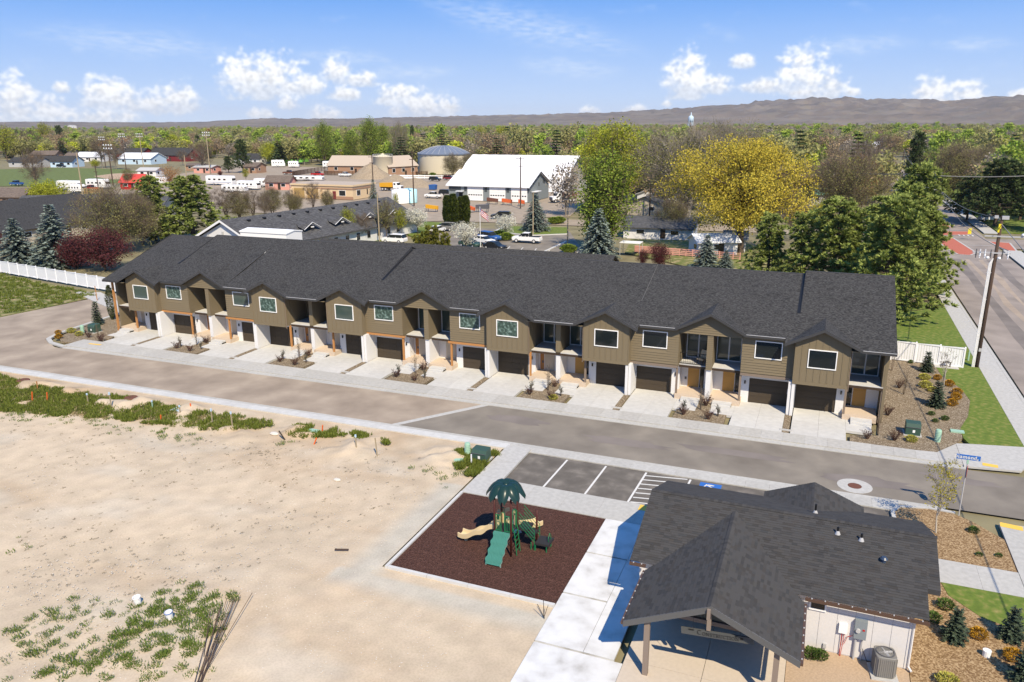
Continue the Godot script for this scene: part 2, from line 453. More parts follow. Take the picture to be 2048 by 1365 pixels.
# Blue air paling towards the horizon, cumulus low down all round and thin streaks above.
func sky_image() -> ImageTexture:
	var w := 4096; var h := 2048
	var im := Image.create(w, h, false, Image.FORMAT_RGBF)
	var top := Color(0.045, 0.17, 0.48); var mid := Color(0.07, 0.255, 0.66); var low := Color(0.47, 0.57, 0.7)
	for y in h:
		var el := 90.0 - (y + 0.5) * 180.0 / h
		im.fill_rect(Rect2i(0, y, w, 1), sky_air(el, low, mid, top))
	var puff := FastNoiseLite.new()
	puff.seed = 5; puff.noise_type = FastNoiseLite.TYPE_SIMPLEX_SMOOTH; puff.frequency = 1.0; puff.fractal_octaves = 5
	var streak := FastNoiseLite.new()
	streak.seed = 9; streak.noise_type = FastNoiseLite.TYPE_SIMPLEX_SMOOTH; streak.frequency = 1.0; streak.fractal_octaves = 4
	# clouds as (bearing from the camera axis, elevation of the base, width, height), in degrees
	var heaps := []
	for c in [[-16.6, 2.00, 7.00, 2.87], [-18.2, 2.62, 3.84, 2.15], [-14.4, 2.08, 4.32, 1.29], [-15.3, 1.10, 1.98, 0.93], [-12.0, 2.90, 2.65, 1.65], [-10.4, 2.58, 3.09, 0.93], [-6.0, 0.62, 5.96, 1.58], [-7.7, 1.36, 4.18, 1.43], [-4.5, 0.72, 2.47, 1.00], [-11.5, 1.66, 3.06, 0.79], [-13.1, 0.24, 2.69, 0.93], [-17.2, 0.35, 2.14, 0.79], [-31.3, 0.35, 3.62, 3.01], [-29.8, 0.35, 2.94, 1.58], [-26.3, 1.16, 3.71, 2.15], [-25.2, 1.02, 2.90, 1.43], [-22.4, 0.99, 3.94, 1.86], [-23.6, 0.87, 2.98, 1.43], [-27.4, 0.20, 7.26, 0.86], [12.1, 1.98, 3.73, 3.08], [13.7, 1.99, 4.02, 1.22], [15.7, 3.62, 2.10, 0.86], [19.7, 2.06, 4.72, 3.01], [20.7, 1.63, 4.03, 2.15], [17.6, 2.03, 4.19, 1.00], [19.8, 1.65, 3.45, 0.57], [22.7, 1.63, 1.33, 0.50], [27.2, 0.98, 3.09, 2.01], [29.1, 0.84, 2.98, 1.93], [28.2, 0.94, 4.96, 0.64], [32.0, 0.94, 1.53, 0.86], [8.7, 0.62, 2.22, 0.57], [5.6, 0.64, 1.90, 0.50], [10.9, 1.10, 0.82, 0.36], [-28.8, 2.00, 1.09, 0.64]]:
		heaps.append(c)
	var r := RandomNumberGenerator.new()
	r.seed = 12
	for k in 46:
		var b := 44.0 + k * 5.9 + r.randf_range(-3.0, 3.0)
		heaps.append([b, r.randf_range(0.4, 2.6), r.randf_range(2.0, 6.0), r.randf_range(0.8, 2.6)])
	var rows := int(26.0 / 180.0 * h)
	var y0 := h / 2 - rows
	var dens := PackedFloat32Array(); dens.resize(w * rows)
	var bright := PackedFloat32Array(); bright.resize(w * rows)
	for c in heaps:
		var x0 := int((c[0] - c[2] * 0.75 - 22.1) / 360.0 * w)
		var x1 := int((c[0] + c[2] * 0.75 - 22.1) / 360.0 * w)
		var ya := maxi(0, int((90.0 - c[1] - c[3] * 1.5) / 180.0 * h) - y0)
		var yb := mini(rows - 1, int((90.0 - c[1] + 0.5) / 180.0 * h) - y0)
		for y in range(ya, yb + 1):
			var el := 90.0 - (y + y0 + 0.5) * 180.0 / h
			for x in range(x0, x1 + 1):
				var be := (x + 0.5) / w * 360.0 + 22.1
				var dx: float = (be - c[0]) / (c[2] * 0.54); var dy: float = (el - c[1]) / (c[3] * 1.08)
				var n := puff.get_noise_3d(be * 0.75, el * 1.2, 3.0)
				var n2 := puff.get_noise_3d(be * 2.4, el * 3.0, 50.0)
				var e2 := 0.86 - dx * dx - (dy * dy if dy > 0.0 else dy * dy * 12.0) + n * 0.7 + n2 * 0.42
				if e2 > 0.0:
					var k := y * w + posmod(x, w)
					var d := smoothstep(0.0, 0.85, e2) * (0.6 + 0.4 * smoothstep(-0.1, 0.45, dy))
					if d > dens[k]:
						dens[k] = d
					bright[k] = maxf(bright[k], clampf(0.84 + dy * 0.24 + n2 * 0.4 + n * 0.12, 0.7, 1.06))
	# long thin streaks: bearing and elevation of both ends, thickness
	var thin := PackedFloat32Array(); thin.resize(w * rows)
	for c in [[-31.5, 5.31, -17.0, 4.5, 0.7], [-7.5, 8.2, 10.0, 4.4, 1.0], [-0.4, 3.99, 8.5, 3.2, 0.6], [-15.6, 4.54, -7.3, 4.0, 0.4], [18.3, 4.61, 26.8, 4.75, 0.5], [26.6, 4.62, 31.8, 4.22, 0.35], [-28.4, 4.7, -26.8, 4.5, 0.4], [-11.1, 3.16, -3.2, 3.51, 0.45], [60, 6, 75, 4, 0.8], [100, 5, 118, 6, 0.7], [150, 4, 166, 5, 0.8], [200, 6, 216, 5, 0.9], [250, 4, 262, 6, 0.7], [290, 5, 304, 4, 0.8]]:
		for x in range(int((c[0] - 22.1) / 360.0 * w), int((c[2] - 22.1) / 360.0 * w)):
			var be := (x + 0.5) / w * 360.0 + 22.1
			var t: float = (be - c[0]) / (c[2] - c[0])
			var me: float = lerpf(c[1], c[3], t) + streak.get_noise_2d(be * 0.3, c[0]) * 0.3
			var wd: float = c[4] * (0.35 + 0.65 * sin(t * PI))
			for y in range(maxi(0, int((90.0 - me - wd * 2.0) / 180.0 * h) - y0), mini(rows, int((90.0 - me + wd * 2.0) / 180.0 * h) - y0)):
				var el := 90.0 - (y + y0 + 0.5) * 180.0 / h
				var d := (el - me) / wd
				var nz := streak.get_noise_2d(be * 0.55 - el * 1.1, el * 5.0 + be * 0.5)
				var k := y * w + posmod(x, w)
				thin[k] = maxf(thin[k], exp(-d * d) * sin(clampf(t, 0.0, 1.0) * PI) * clampf(0.5 + nz * 0.9, 0.0, 1.0))
	for y in rows:
		var el := 90.0 - (y + y0 + 0.5) * 180.0 / h
		var air := sky_air(el, low, mid, top)
		for x in w:
			var k := y * w + x
			var col := air
			var be := (x + 0.5) / w * TAU
			var veil := streak.get_noise_3d(cos(be) * 9.0, el * 0.55 + sin(be * 3.0) * 0.8, sin(be) * 9.0) * 0.7 + streak.get_noise_3d(cos(be) * 40.0, el * 1.6, sin(be) * 40.0) * 0.22
			veil = maxf(smoothstep(0.2, 0.8, veil) * 0.4, thin[k] * 0.62)
			col = col.lerp(Color(0.52, 0.6, 0.72), veil)
			if dens[k] > 0.0:
				var b := bright[k]
				col = col.lerp(Color(0.74 * b, 0.75 * b, 0.76 * b), minf(1.0, dens[k] * 1.1))
			im.set_pixel(x, y + y0, col)
	return ImageTexture.create_from_image(im)


func sky_air(el: float, low: Color, mid: Color, top: Color) -> Color:
	if el < 0.0:
		return Color(0.2, 0.19, 0.16)
	var a := low.lerp(mid, pow(clampf(el / 10.0, 0.0, 1.0), 0.8))
	return a.lerp(top, pow(clampf((el - 6.0) / 70.0, 0.0, 1.0), 0.7))

func ground() -> void:
	# one wide plain out to the horizon, in rings so that it stays fine near the camera
	var s := Shape.new()
	s.quad(P(-9000, -3000, -0.25), P(9000, -3000, -0.25), P(9000, 14000, -0.25), P(-9000, 14000, -0.25))
	struct("ground", s, M.far_ground)
	dirt_lot()
	hills()


func dirt_lot() -> void:
	var n := FastNoiseLite.new()
	n.seed = 3; n.noise_type = FastNoiseLite.TYPE_SIMPLEX_SMOOTH; n.frequency = 0.08; n.fractal_octaves = 4
	var n2 := FastNoiseLite.new()
	n2.seed = 8; n2.noise_type = FastNoiseLite.TYPE_SIMPLEX_SMOOTH; n2.frequency = 0.7; n2.fractal_octaves = 3
	var s := Shape.new()
	s.tinted = true
	var x0 := -75.0; var x1 := -10.3; var z0 := 8.0; var z1 := 47.4
	var step := 0.33
	var nx := int((x1 - x0) / step); var nz := int((z1 - z0) / step)
	var hs := PackedFloat32Array(); var cs := PackedColorArray()
	for j in nz + 1:
		for i in nx + 1:
			var x := x0 + i * step; var p := z0 + j * step
			var a := n.get_noise_2d(x, p); var b := n2.get_noise_2d(x, p)
			var berm := clampf((p - 40.5) / 3.0, 0.0, 1.0)
			var h := -0.05 + a * 0.1 + b * 0.025 + berm * maxf(0.0, n.get_noise_2d(x * 2.5, p * 2.5 + 90.0)) * 0.95
			# it lies level along the kerbs
			h = lerpf(h, -0.06, clampf((p - 45.2) / 1.0, 0.0, 1.0))
			if x > -21.0:
				h = lerpf(h, -0.06, clampf((x + 21.0) / 1.2, 0.0, 1.0))
			hs.append(h)
			var k := Color(0.53, 0.432, 0.312)
			var band := n.get_noise_2d(x * 0.35 + 40.0, p * 1.3)
			k = k.lerp(Color(0.47, 0.355, 0.235), smoothstep(0.1, 0.5, band) * 0.5)
			k = k.lerp(Color(0.53, 0.46, 0.36), smoothstep(0.1, 0.5, n.get_noise_2d(x * 0.8, p * 1.6 + 200.0)) * 0.75)
			k = k.lerp(Color(0.45, 0.33, 0.21), berm * smoothstep(-0.1, 0.4, n.get_noise_2d(x * 1.2 + 70.0, p * 1.2)) * 0.8)
			# a paler poured edge beside the play area
			var near := absf(x + 20.6) if p > 30.0 else absf(p - 29.6)
			if x > -22.0 and p < 41.0:
				k = k.lerp(Color(0.47, 0.44, 0.37), clampf(1.4 - near, 0.0, 1.0) * 0.8)
			var rut := sin(Vector2(x + 62.0, p - 4.0).length() * 2.1 + a * 3.0) * smoothstep(0.0, 0.3, n.get_noise_2d(x * 0.5 - 90.0, p * 0.5)) * 0.05
			var v := 0.95 + a * 0.09 + b * 0.16 + rut * 0.8
			cs.append(Color(k.r * v, k.g * v, k.b * v))
	for j in nz:
		for i in nx:
			var q := j * (nx + 1) + i
			var x := x0 + i * step; var p := z0 + j * step
			if x > -19.9 and x < -10.0 and p > 30.6:
				continue
			var a := P(x, p, hs[q]); var b := P(x + step, p, hs[q + 1]); var d := P(x + step, p + step, hs[q + nx + 2]); var e := P(x, p + step, hs[q + nx + 1])
			s.v.append(a); s.v.append(d); s.v.append(b); s.v.append(a); s.v.append(e); s.v.append(d)
			s.c.append(cs[q]); s.c.append(cs[q + nx + 2]); s.c.append(cs[q + 1]); s.c.append(cs[q]); s.c.append(cs[q + nx + 1]); s.c.append(cs[q + nx + 2])
	struct("bare_dirt_lot", s, M.dirt, true)


func hills() -> void:
	# ridge heights seen along the horizon: (bearing from the camera axis in degrees, height in metres at 7 km)
	var prof := [[-60.0, 30.0], [-34.0, 40.0], [-30.0, 42.0], [-24.0, 34.0], [-21.0, 36.0], [-17.0, 62.0], [-14.0, 58.0], [-12.0, 56.0], [-8.0, 66.0], [-5.0, 72.0], [-1.0, 78.0], [3.0, 88.0], [6.0, 95.0], [9.0, 108.0], [12.0, 128.0], [14.5, 146.0], [16.0, 162.0], [18.0, 178.0], [20.0, 190.0], [21.5, 184.0], [23.0, 186.0], [25.0, 168.0], [26.5, 176.0], [28.5, 158.0], [30.0, 172.0], [32.0, 180.0], [34.0, 205.0], [38.0, 240.0], [60.0, 200.0]]
	var n := FastNoiseLite.new()
	n.seed = 21; n.noise_type = FastNoiseLite.TYPE_SIMPLEX_SMOOTH; n.frequency = 0.0011; n.fractal_octaves = 5
	n.fractal_type = FastNoiseLite.FRACTAL_RIDGED
	var s := Shape.new()
	var rows := 64; var cols := 520
	s.tinted = true
	var gully := FastNoiseLite.new()
	gully.seed = 4; gully.noise_type = FastNoiseLite.TYPE_SIMPLEX_SMOOTH; gully.frequency = 0.0024; gully.fractal_octaves = 4; gully.fractal_type = FastNoiseLite.FRACTAL_RIDGED
	var pts := []
	for j in rows + 1:
		var t := float(j) / rows
		var line := PackedVector3Array()
		for i in cols + 1:
			var b := -58.0 + 116.0 * i / cols
			var k := 0
			while k < prof.size() - 2 and prof[k + 1][0] < b:
				k += 1
			var top: float = lerpf(prof[k][1], prof[k + 1][1], clampf((b - prof[k][0]) / (prof[k + 1][0] - prof[k][0]), 0.0, 1.0))
			var dist := 3600.0 + t * 4200.0
			var a := deg_to_rad(b - 22.1)
			var x := sin(a) * dist; var z := -cos(a) * dist
			var rise := smoothstep(0.0, 0.82, t) if t < 0.82 else 1.0 - (t - 0.82) * 0.8
			var folds := n.get_noise_2d(x * 1.6, z * 1.6) + 0.35 * n.get_noise_2d(x * 5.0, z * 5.0)
			var h := top * rise * (0.88 + 0.2 * folds) * (dist / 7000.0 + 0.0) - 3.0 * (1.0 - t) + gully.get_noise_2d(x, z) * top * 0.16 * sin(clampf(t, 0.0, 1.0) * PI)
			line.append(Vector3(x, h - 1.0, z))
		pts.append(line)
	for j in rows:
		for i in cols:
			var q: Vector3 = pts[j][i]
			var bush := smoothstep(-0.1, 0.5, n.get_noise_2d(q.x * 2.2 + 900.0, q.z * 2.2)) * (0.35 + 0.65 * float(j) / rows)
			s.tint = Color(1.25, 1.15, 1.0).lerp(Color(0.55, 0.55, 0.58), bush)
			s.quad(pts[j][i], pts[j][i + 1], pts[j + 1][i + 1], pts[j + 1][i])
	struct("hills", s, M.hill_earth, true)


# Concrete laid in slabs with open joints between them: pa and pb give the two edges at each place along the walk.
func slabs(parent: Node, s0: float, s1: float, pa: Callable, pb: Callable, each: float, h: float, thick: float, m: Material, called := "slab") -> void:
	var n := maxi(1, roundi((s1 - s0) / each))
	for k in n:
		var a := s0 + (s1 - s0) * k / n + 0.004; var b := s0 + (s1 - s0) * (k + 1) / n - 0.004
		var t := h + R.randf_range(-0.004, 0.004)
		obj(called, toned(sheet([Vector2(a, (pa as Callable).call(a)), Vector2(b, (pa as Callable).call(b)), Vector2(b, (pb as Callable).call(b)), Vector2(a, (pb as Callable).call(a))], t, thick), 0.07), m, parent)


# One slab poured a little paler or darker than the next.
func toned(s: Shape, by: float) -> Shape:
	var k := 1.0 - by * R.randf() * 1.6 + by * 0.4
	for j in s.v.size():
		s.c.append(Color(k, k * 0.995, k * 0.98))
	return s


func strip(a: Vector2, b: Vector2, w: float, h: float, thick := 0.0) -> Shape:
	var d := (b - a).normalized().orthogonal() * w / 2
	return sheet([a + d, b + d, b - d, a - d], h, thick)


func setting(called: String) -> Node3D:
	var o := part(called, self)
	o.set_meta("kind", "structure")
	return o


func lane_n(s: float) -> float:
	return 55.2 + 0.012 * s


func lane_s(s: float) -> float:
	return 48.75 + 0.013 * s


func streets() -> void:
	# the private lane in front of the townhouses
	struct("lane", sheet([Vector2(-29.2, lane_s(-29.2)), Vector2(14.2, lane_s(14)), Vector2(16.4, 46.0), Vector2(16.4, 58.0), Vector2(14.2, lane_n(14)), Vector2(-24.4, lane_n(-25))], -0.1), M.asphalt)
	struct("dusty_lane", sheet([Vector2(-96, lane_s(-96)), Vector2(-29.8, lane_s(-30)), Vector2(-25.0, lane_n(-25)), Vector2(-73.6, lane_n(-73)), Vector2(-77.4, 56.2), Vector2(-78.4, 58.5), Vector2(-79.6, 67.5), Vector2(-79.8, 92), Vector2(-88, 92), Vector2(-90, 74), Vector2(-92, 58), Vector2(-96, 52)], -0.1), M.dusty_asphalt)
	struct("lane_seam", sheet([Vector2(-29.8, lane_s(-30)), Vector2(-29.2, lane_s(-29.2)), Vector2(-24.4, lane_n(-24)), Vector2(-25.0, lane_n(-25))], -0.094, 0.05), M.walk_concrete)
	# gutters with a rolled lip, and the walks behind them
	var g := setting("gutter")
	slabs(g, -72.5, 10.2, func(s: float) -> float: return lane_n(s), func(s: float) -> float: return lane_n(s) + 0.55, 3.0, -0.06, 0.08, M.walk_concrete)
	g = setting("gutter")
	slabs(g, -92.0, 8.2, func(s: float) -> float: return lane_s(s) - 0.5, func(s: float) -> float: return lane_s(s), 3.0, -0.06, 0.08, M.walk_concrete)
	var w := setting("sidewalk")
	slabs(w, -73.0, 3.0, func(s: float) -> float: return lane_n(s) + 0.56, func(_s: float) -> float: return 57.35, 1.52, 0.03, 0.14, M.walk_concrete)
	slabs(w, 3.0, 10.0, func(s: float) -> float: return lane_n(s) + 0.56, func(s: float) -> float: return 57.35 + maxf(0.0, s - 8.5) * 1.5, 1.52, 0.03, 0.14, M.walk_concrete)
	obj("slab", sheet([Vector2(10.02, lane_n(10) + 0.3), Vector2(13.4, 56.1), Vector2(14.3, 58.0), Vector2(14.4, 60.7), Vector2(10.9, 59.95), Vector2(10.02, 59.7)], 0.028, 0.14), M.walk_concrete, w)
	w = setting("sidewalk")
	slabs(w, -92.0, -19.6, func(s: float) -> float: return 47.45 + 0.014 * s, func(s: float) -> float: return lane_s(s) - 0.51, 1.52, 0.03, 0.14, M.concrete)
	slabs(w, -19.6, 5.6, func(_s: float) -> float: return 47.25, func(s: float) -> float: return lane_s(s) - 0.51, 1.52, -0.03, 0.1, M.walk_concrete)
	# curb that turns up to the left corner of the row
	w = setting("kerb")
	obj("kerb_edge", sheet(rect(-73, 3, 55.9, 57.34), 0.0, 0.1), M.walk_concrete, w)
	var bend := [Vector2(-72.6, lane_n(-72) + 0.3), Vector2(-75.2, 55.2), Vector2(-76.9, 56.2), Vector2(-77.9, 58.2), Vector2(-78.5, 62.0), Vector2(-79.3, 67.8), Vector2(-79.5, 80.0)]
	for k in bend.size() - 1:
		obj("kerb_stone", strip(bend[k], bend[k + 1], 0.45, 0.05, 0.16), M.walk_concrete, w)
	var far_walk := setting("path")
	slabs(far_walk, -77.5, -72.3, func(_s: float) -> float: return 66.2, func(_s: float) -> float: return 67.9, 1.5, 0.03, 0.12, M.walk_concrete)
	obj("slab", sheet([Vector2(-88, 71.5), Vector2(-79.9, 68.2), Vector2(-79.9, 70.2), Vector2(-92, 76.0), Vector2(-96, 75.0)], 0.0, 0.12), M.walk_concrete, far_walk)
	# parking bay and the walks round the play area
	struct("parking_bay", sheet([Vector2(-17.9, 42.4), Vector2(5.0, 42.4), Vector2(5.3, 44.6), Vector2(5.3, 47.24), Vector2(-17.9, 47.24)], -0.1), M.lot_asphalt)
	w = setting("path")
	slabs(w, -17.9, 5.0, func(_s: float) -> float: return 39.9, func(_s: float) -> float: return 42.39, 2.3, 0.03, 0.14, M.walk_concrete)
	for k in 3:
		obj("slab", sheet(rect(-19.7, -17.92, 39.9 + k * 2.6, 39.9 + (k + 1) * 2.6 - 0.02), 0.03 + 0.003 * k, 0.14), M.walk_concrete, w)
	w = setting("plastered_path")
	for k in 7:
		obj("slab", sheet(rect(-10.33, -8.1 if k > 3 else -6.3, 12.0 + k * 4.0, 16.0 + k * 4.0 - 0.12), 0.028 + 0.002 * (k % 3), 0.12), M.white_concrete, w)
	obj("slab", sheet(rect(-8.08, -6.7, 28.0, 39.88), 0.031, 0.12), M.white_concrete, w)
	w = setting("patio")
	for k in 2:
		for j in 2:
			obj("slab", sheet(rect([-6.28, -3.02][k], [-3.04, 0.16][k], [24.0, 28.2][j], [28.18, 32.0][j]), 0.045 + 0.003 * (k + j), 0.14), M.tan_concrete, w)
	# painted stall lines, hatching and the accessible symbol
	var mark := setting("parking_markings")
	for s in [-15.15, -12.4, -9.65, -1.75, -0.95, 2.1]:
		obj("stall_line", strip(Vector2(s - 0.05, 42.5), Vector2(s + 0.1, 47.1), 0.13, -0.094), M.paint_white, mark)
	obj("stall_line", strip(Vector2(-6.85, 42.5), Vector2(-6.65, 47.1), 0.13, -0.094), M.paint_white, mark)
	for k in 7:
		var p := 42.75 + k * 0.66
		obj("hatch_line", strip(Vector2(-9.55, p - 0.1), Vector2(-6.85, p + 0.35), 0.12, -0.0935), M.paint_white, mark)
	obj("blue_square", sheet(rect(-6.0, -4.65, 45.8, 47.0), -0.094), M.paint_blue, mark)
	var sy := Shape.new()
	var c := Vector2(-5.32, 46.4)
	for k in 9:
		var a0 := 0.9 + k * 0.5; var a1 := a0 + 0.5
		var o := sheet([c + Vector2(cos(a0), sin(a0)) * 0.4, c + Vector2(cos(a1), sin(a1)) * 0.4, c + Vector2(cos(a1), sin(a1)) * 0.31, c + Vector2(cos(a0), sin(a0)) * 0.31], -0.09)
		sy.v.append_array(o.v)
	for l in [[Vector2(-0.3, 0.35), Vector2(0.05, 0.05)], [Vector2(0.05, 0.05), Vector2(0.3, -0.1)], [Vector2(0.3, -0.1), Vector2(0.35, -0.45)], [Vector2(-0.1, 0.22), Vector2(0.2, 0.32)]]:
		sy.v.append_array(strip(c + l[0], c + l[1], 0.09, -0.089).v)
	obj("wheelchair_symbol", sy, M.paint_white, mark)
	for q in [[Vector2(11.2, 56.4), Vector2(12.1, 56.3), 0.5], [Vector2(10.8, 47.5), Vector2(11.9, 47.35), 0.55]]:
		obj("yellow_kerb_ramp", strip(q[0], q[1], q[2], 0.036), M.paint_yellow, mark)
	obj("yellow_kerb_paint", strip(Vector2(-71.0, 56.3), Vector2(-69.4, 56.4), 0.3, 0.04), M.paint_yellow, mark)
	obj("yellow_kerb_ramp", strip(Vector2(-8.6, 41.6), Vector2(-8.6, 42.3), 0.5, 0.036), M.paint_yellow, mark)
	var man := thing("manhole", "round concrete manhole collar with iron cover in the grey lane near the clubhouse", "manhole", P(3.2, 50.0, -0.1))
	var ms := Shape.new()
	ms.lathe([Vector2(1.05, 0.0), Vector2(1.05, 0.012), Vector2(0.42, 0.016)], 28, Vector3.ZERO)
	obj("concrete_collar", ms, M.walk_concrete, man)
	ms = Shape.new()
	ms.lathe([Vector2(0.4, 0.0), Vector2(0.4, 0.022), Vector2(0.0, 0.022)], 24, Vector3.ZERO)
	obj("cover", ms, M.rust, man)
	# planted ground
	struct("mulch_bed", sheet([Vector2(3.0, 57.36), Vector2(8.5, 57.4), Vector2(9.9, 59.5), Vector2(10.6, 61.0), Vector2(10.7, 63.0), Vector2(11.6, 66.0), Vector2(12.3, 70.2), Vector2(11.95, 73.5), Vector2(10.9, 76.5), Vector2(10.6, 80.5), Vector2(5.1, 80.5), Vector2(5.1, 61.8), Vector2(4.95, 59.3), Vector2(3.0, 58.6)], 0.02, 0.2), M.mulch)
	struct("lawn", sheet([Vector2(10.9, 59.97), Vector2(14.4, 60.72), Vector2(14.4, 80.5), Vector2(10.6, 80.5), Vector2(10.9, 76.5), Vector2(11.95, 73.5), Vector2(12.3, 70.2), Vector2(11.6, 66.0), Vector2(10.7, 63.0), Vector2(10.65, 61.0)], 0.035, 0.2), M.lawn)
	struct("lawn", sheet(rect(6.0, 14.4, 80.5, 109.0), 0.03, 0.2), M.lawn)
	struct("mulch_bed", sheet([Vector2(-77.0, 58.5), Vector2(-76.3, 57.0), Vector2(-74.6, 55.9), Vector2(-72.6, 56.2), Vector2(-71.2, 57.3), Vector2(-70.7, 58.9), Vector2(-72.5, 62.4), Vector2(-72.5, 66.1), Vector2(-78.4, 66.1)], 0.02, 0.2), M.mulch)
	struct("bark_bed", sheet([Vector2(5.4, 44.6), Vector2(5.3, 46.9), Vector2(5.7, 47.6), Vector2(7.2, 48.0), Vector2(8.5, 47.9), Vector2(9.3, 47.3), Vector2(10.7, 45.6), Vector2(10.7, 42.15), Vector2(5.3, 42.15)], 0.04, 0.2), M.bark)
	w = setting("kerb")
	var isl := [Vector2(5.3, 44.6), Vector2(5.2, 46.9), Vector2(5.6, 47.75), Vector2(7.2, 48.15), Vector2(8.6, 48.05)]
	for k in isl.size() - 1:
		obj("kerb_stone", strip(isl[k], isl[k + 1], 0.22, 0.08, 0.2), M.walk_concrete, w)
	w = setting("path")
	slabs(w, 5.05, 10.75, func(_s: float) -> float: return 39.75, func(_s: float) -> float: return 42.13, 1.9, 0.03, 0.14, M.walk_concrete)
	slabs(w, 10.77, 16.1, func(_s: float) -> float: return 39.75, func(s: float) -> float: return 47.6 + (s - 10.8) * 0.1, 2.6, 0.03, 0.14, M.walk_concrete)
	struct("lawn", sheet([Vector2(7.0, 39.72), Vector2(14.3, 39.72), Vector2(14.3, 36.4), Vector2(10.6, 36.4), Vector2(8.4, 37.2), Vector2(7.2, 38.6)], 0.035, 0.2), M.lawn)
	struct("bark_bed", sheet([Vector2(5.0, 39.72), Vector2(6.98, 39.72), Vector2(7.18, 38.6), Vector2(8.38, 37.2), Vector2(10.6, 36.38), Vector2(14.3, 36.38), Vector2(14.3, 22.0), Vector2(6.0, 22.0), Vector2(5.0, 31.0)], 0.03, 0.2), M.bark)
	struct("bare_earth", sheet([Vector2(0.18, 22.0), Vector2(5.98, 22.0), Vector2(4.98, 31.0), Vector2(4.98, 40.0), Vector2(0.18, 40.0)], 0.0, 0.2), M.dirt_plain)
	# play area
	struct("rubber_surface", sheet(rect(-19.5, -10.36, 30.85, 39.86), 0.0, 0.2), M.rubber)
	w = setting("kerb")
	for k in 4:
		obj("kerb_stone", sheet(rect(-19.68, -19.51, 30.68 + k * 2.3, 30.66 + (k + 1) * 2.3), 0.09, 0.3), M.concrete, w)
		obj("kerb_stone", sheet(rect(-19.49 + k * 2.29, -19.51 + (k + 1) * 2.29, 30.66, 30.84), 0.09, 0.3), M.concrete, w)
	# the public street on the right
	struct("street", sheet([Vector2(16.45, -40), Vector2(28.7, -40), Vector2(28.9, 150), Vector2(29.5, 340), Vector2(32, 700), Vector2(20, 700), Vector2(18.4, 340), Vector2(17.6, 190), Vector2(16.9, 130)], -0.12), M.street_asphalt)
	for q in [[19.6, 1.1, "worn_asphalt"], [21.6, 0.7, "tan_asphalt"], [24.8, 1.2, "worn_asphalt"], [23.2, 0.8, "tan_asphalt"]]:
		var pts := []
		for k in 13:
			pts.append(Vector2(q[0] + k * 0.03 + R.randf_range(-0.3, 0.3), 40 + k * 9.0))
		for k in 13:
			pts.append(Vector2(q[0] + q[1] + (12 - k) * 0.03 + R.randf_range(-0.3, 0.3), 40 + (12 - k) * 9.0))
		struct("street_wear", sheet(pts, -0.114), M[q[2]])
	for q in [[Vector2(-12, 51.5), 3.4, 0.7], [Vector2(-4.5, 52.5), 4.2, 0.6], [Vector2(4.0, 51.0), 3.0, 0.9], [Vector2(-21.0, 52.8), 2.6, 0.8], [Vector2(9.5, 53.4), 2.6, 0.6]]:
		var pts := []
		for k in 18:
			pts.append(q[0] + Vector2(cos(TAU * k / 18) * q[1], sin(TAU * k / 18) * q[2]) * R.randf_range(0.7, 1.15))
		struct("lane_stain", sheet(pts, -0.095), M.worn_asphalt)
	struct("street", sheet([Vector2(28.9, 163), Vector2(140, 178), Vector2(140, 188), Vector2(28.9, 176)], -0.121), M.street_asphalt)
	w = setting("sidewalk")
	slabs_p(w, 14.42, 16.2, 60.8, 128.0, 1.6, 0.03)
	w = setting("sidewalk")
	slabs_p(w, 29.2, 32.0, 60.0, 160.0, 2.4, 0.03)
	slabs_p(w, 29.8, 32.4, 184.0, 330.0, 4.8, 0.03)
	w = setting("kerb")
	for k in 22:
		obj("kerb_stone", sheet(rect(16.22, 16.5, 58.5 + k * 3.2, 58.5 + (k + 1) * 3.2 - 0.02), 0.02, 0.2), M.walk_concrete, w)
	struct("verge", sheet([Vector2(32.4, 60), Vector2(70, 60), Vector2(70, 166), Vector2(32.4, 161)], 0.0, 0.2), M.lawn)
	struct("verge", sheet([Vector2(32.8, 186), Vector2(90, 192), Vector2(90, 330), Vector2(32.8, 330)], 0.0, 0.2), M.lawn)
	var red := setting("red_paving")
	for q in [[Vector2(20.0, 171.0), Vector2(23.2, 174.5), Vector2(24.6, 156.0), Vector2(23.2, 152.6), Vector2(21.4, 153.0), Vector2(20.2, 161.0)], [Vector2(19.4, 177.0), Vector2(27.0, 181.0), Vector2(27.6, 186.5), Vector2(19.4, 184.0)], [Vector2(21.4, 189.0), Vector2(25.0, 192.0), Vector2(24.2, 205.0), Vector2(21.9, 203.0)], [Vector2(28.8, 172.0), Vector2(29.9, 160.0), Vector2(31.0, 153.0), Vector2(32.2, 171.0)]]:
		obj("red_panel", sheet(q, -0.08, 0.1), M.red_paving, red)
		for k in q.size():
			obj("edge_line", strip(q[k], q[(k + 1) % q.size()], 0.3, -0.075), M.walk_concrete, red)
	for k in 5:
		obj("crossing_line", strip(Vector2(17.6, 164.2 + k * 0.02), Vector2(28.4, 166.0), 0.2, -0.09) if k == 0 else strip(Vector2(24.0 + k * 0.8, 178.6), Vector2(24.0 + k * 0.8, 180.4), 0.3, -0.075), M.paint_white, red)


func slabs_p(parent: Node, s0: float, s1: float, p0: float, p1: float, each: float, h: float) -> void:
	var n := roundi((p1 - p0) / each)
	for k in n:
		obj("slab", sheet(rect(s0, s1, p0 + (p1 - p0) * k / n + 0.01, p0 + (p1 - p0) * (k + 1) / n - 0.01), h + R.randf_range(-0.004, 0.004), 0.16), M.walk_concrete, parent)

# One long building of twelve dwellings, mirrored in pairs. Each dwelling has a garage under a box-shaped upper floor and a
# recessed balcony over its porch; boxes next to a paired garage are clad alternately in boards with battens and in lap siding.
const STEP := 12.95
const LAP := 61.9
const BAT := 61.2


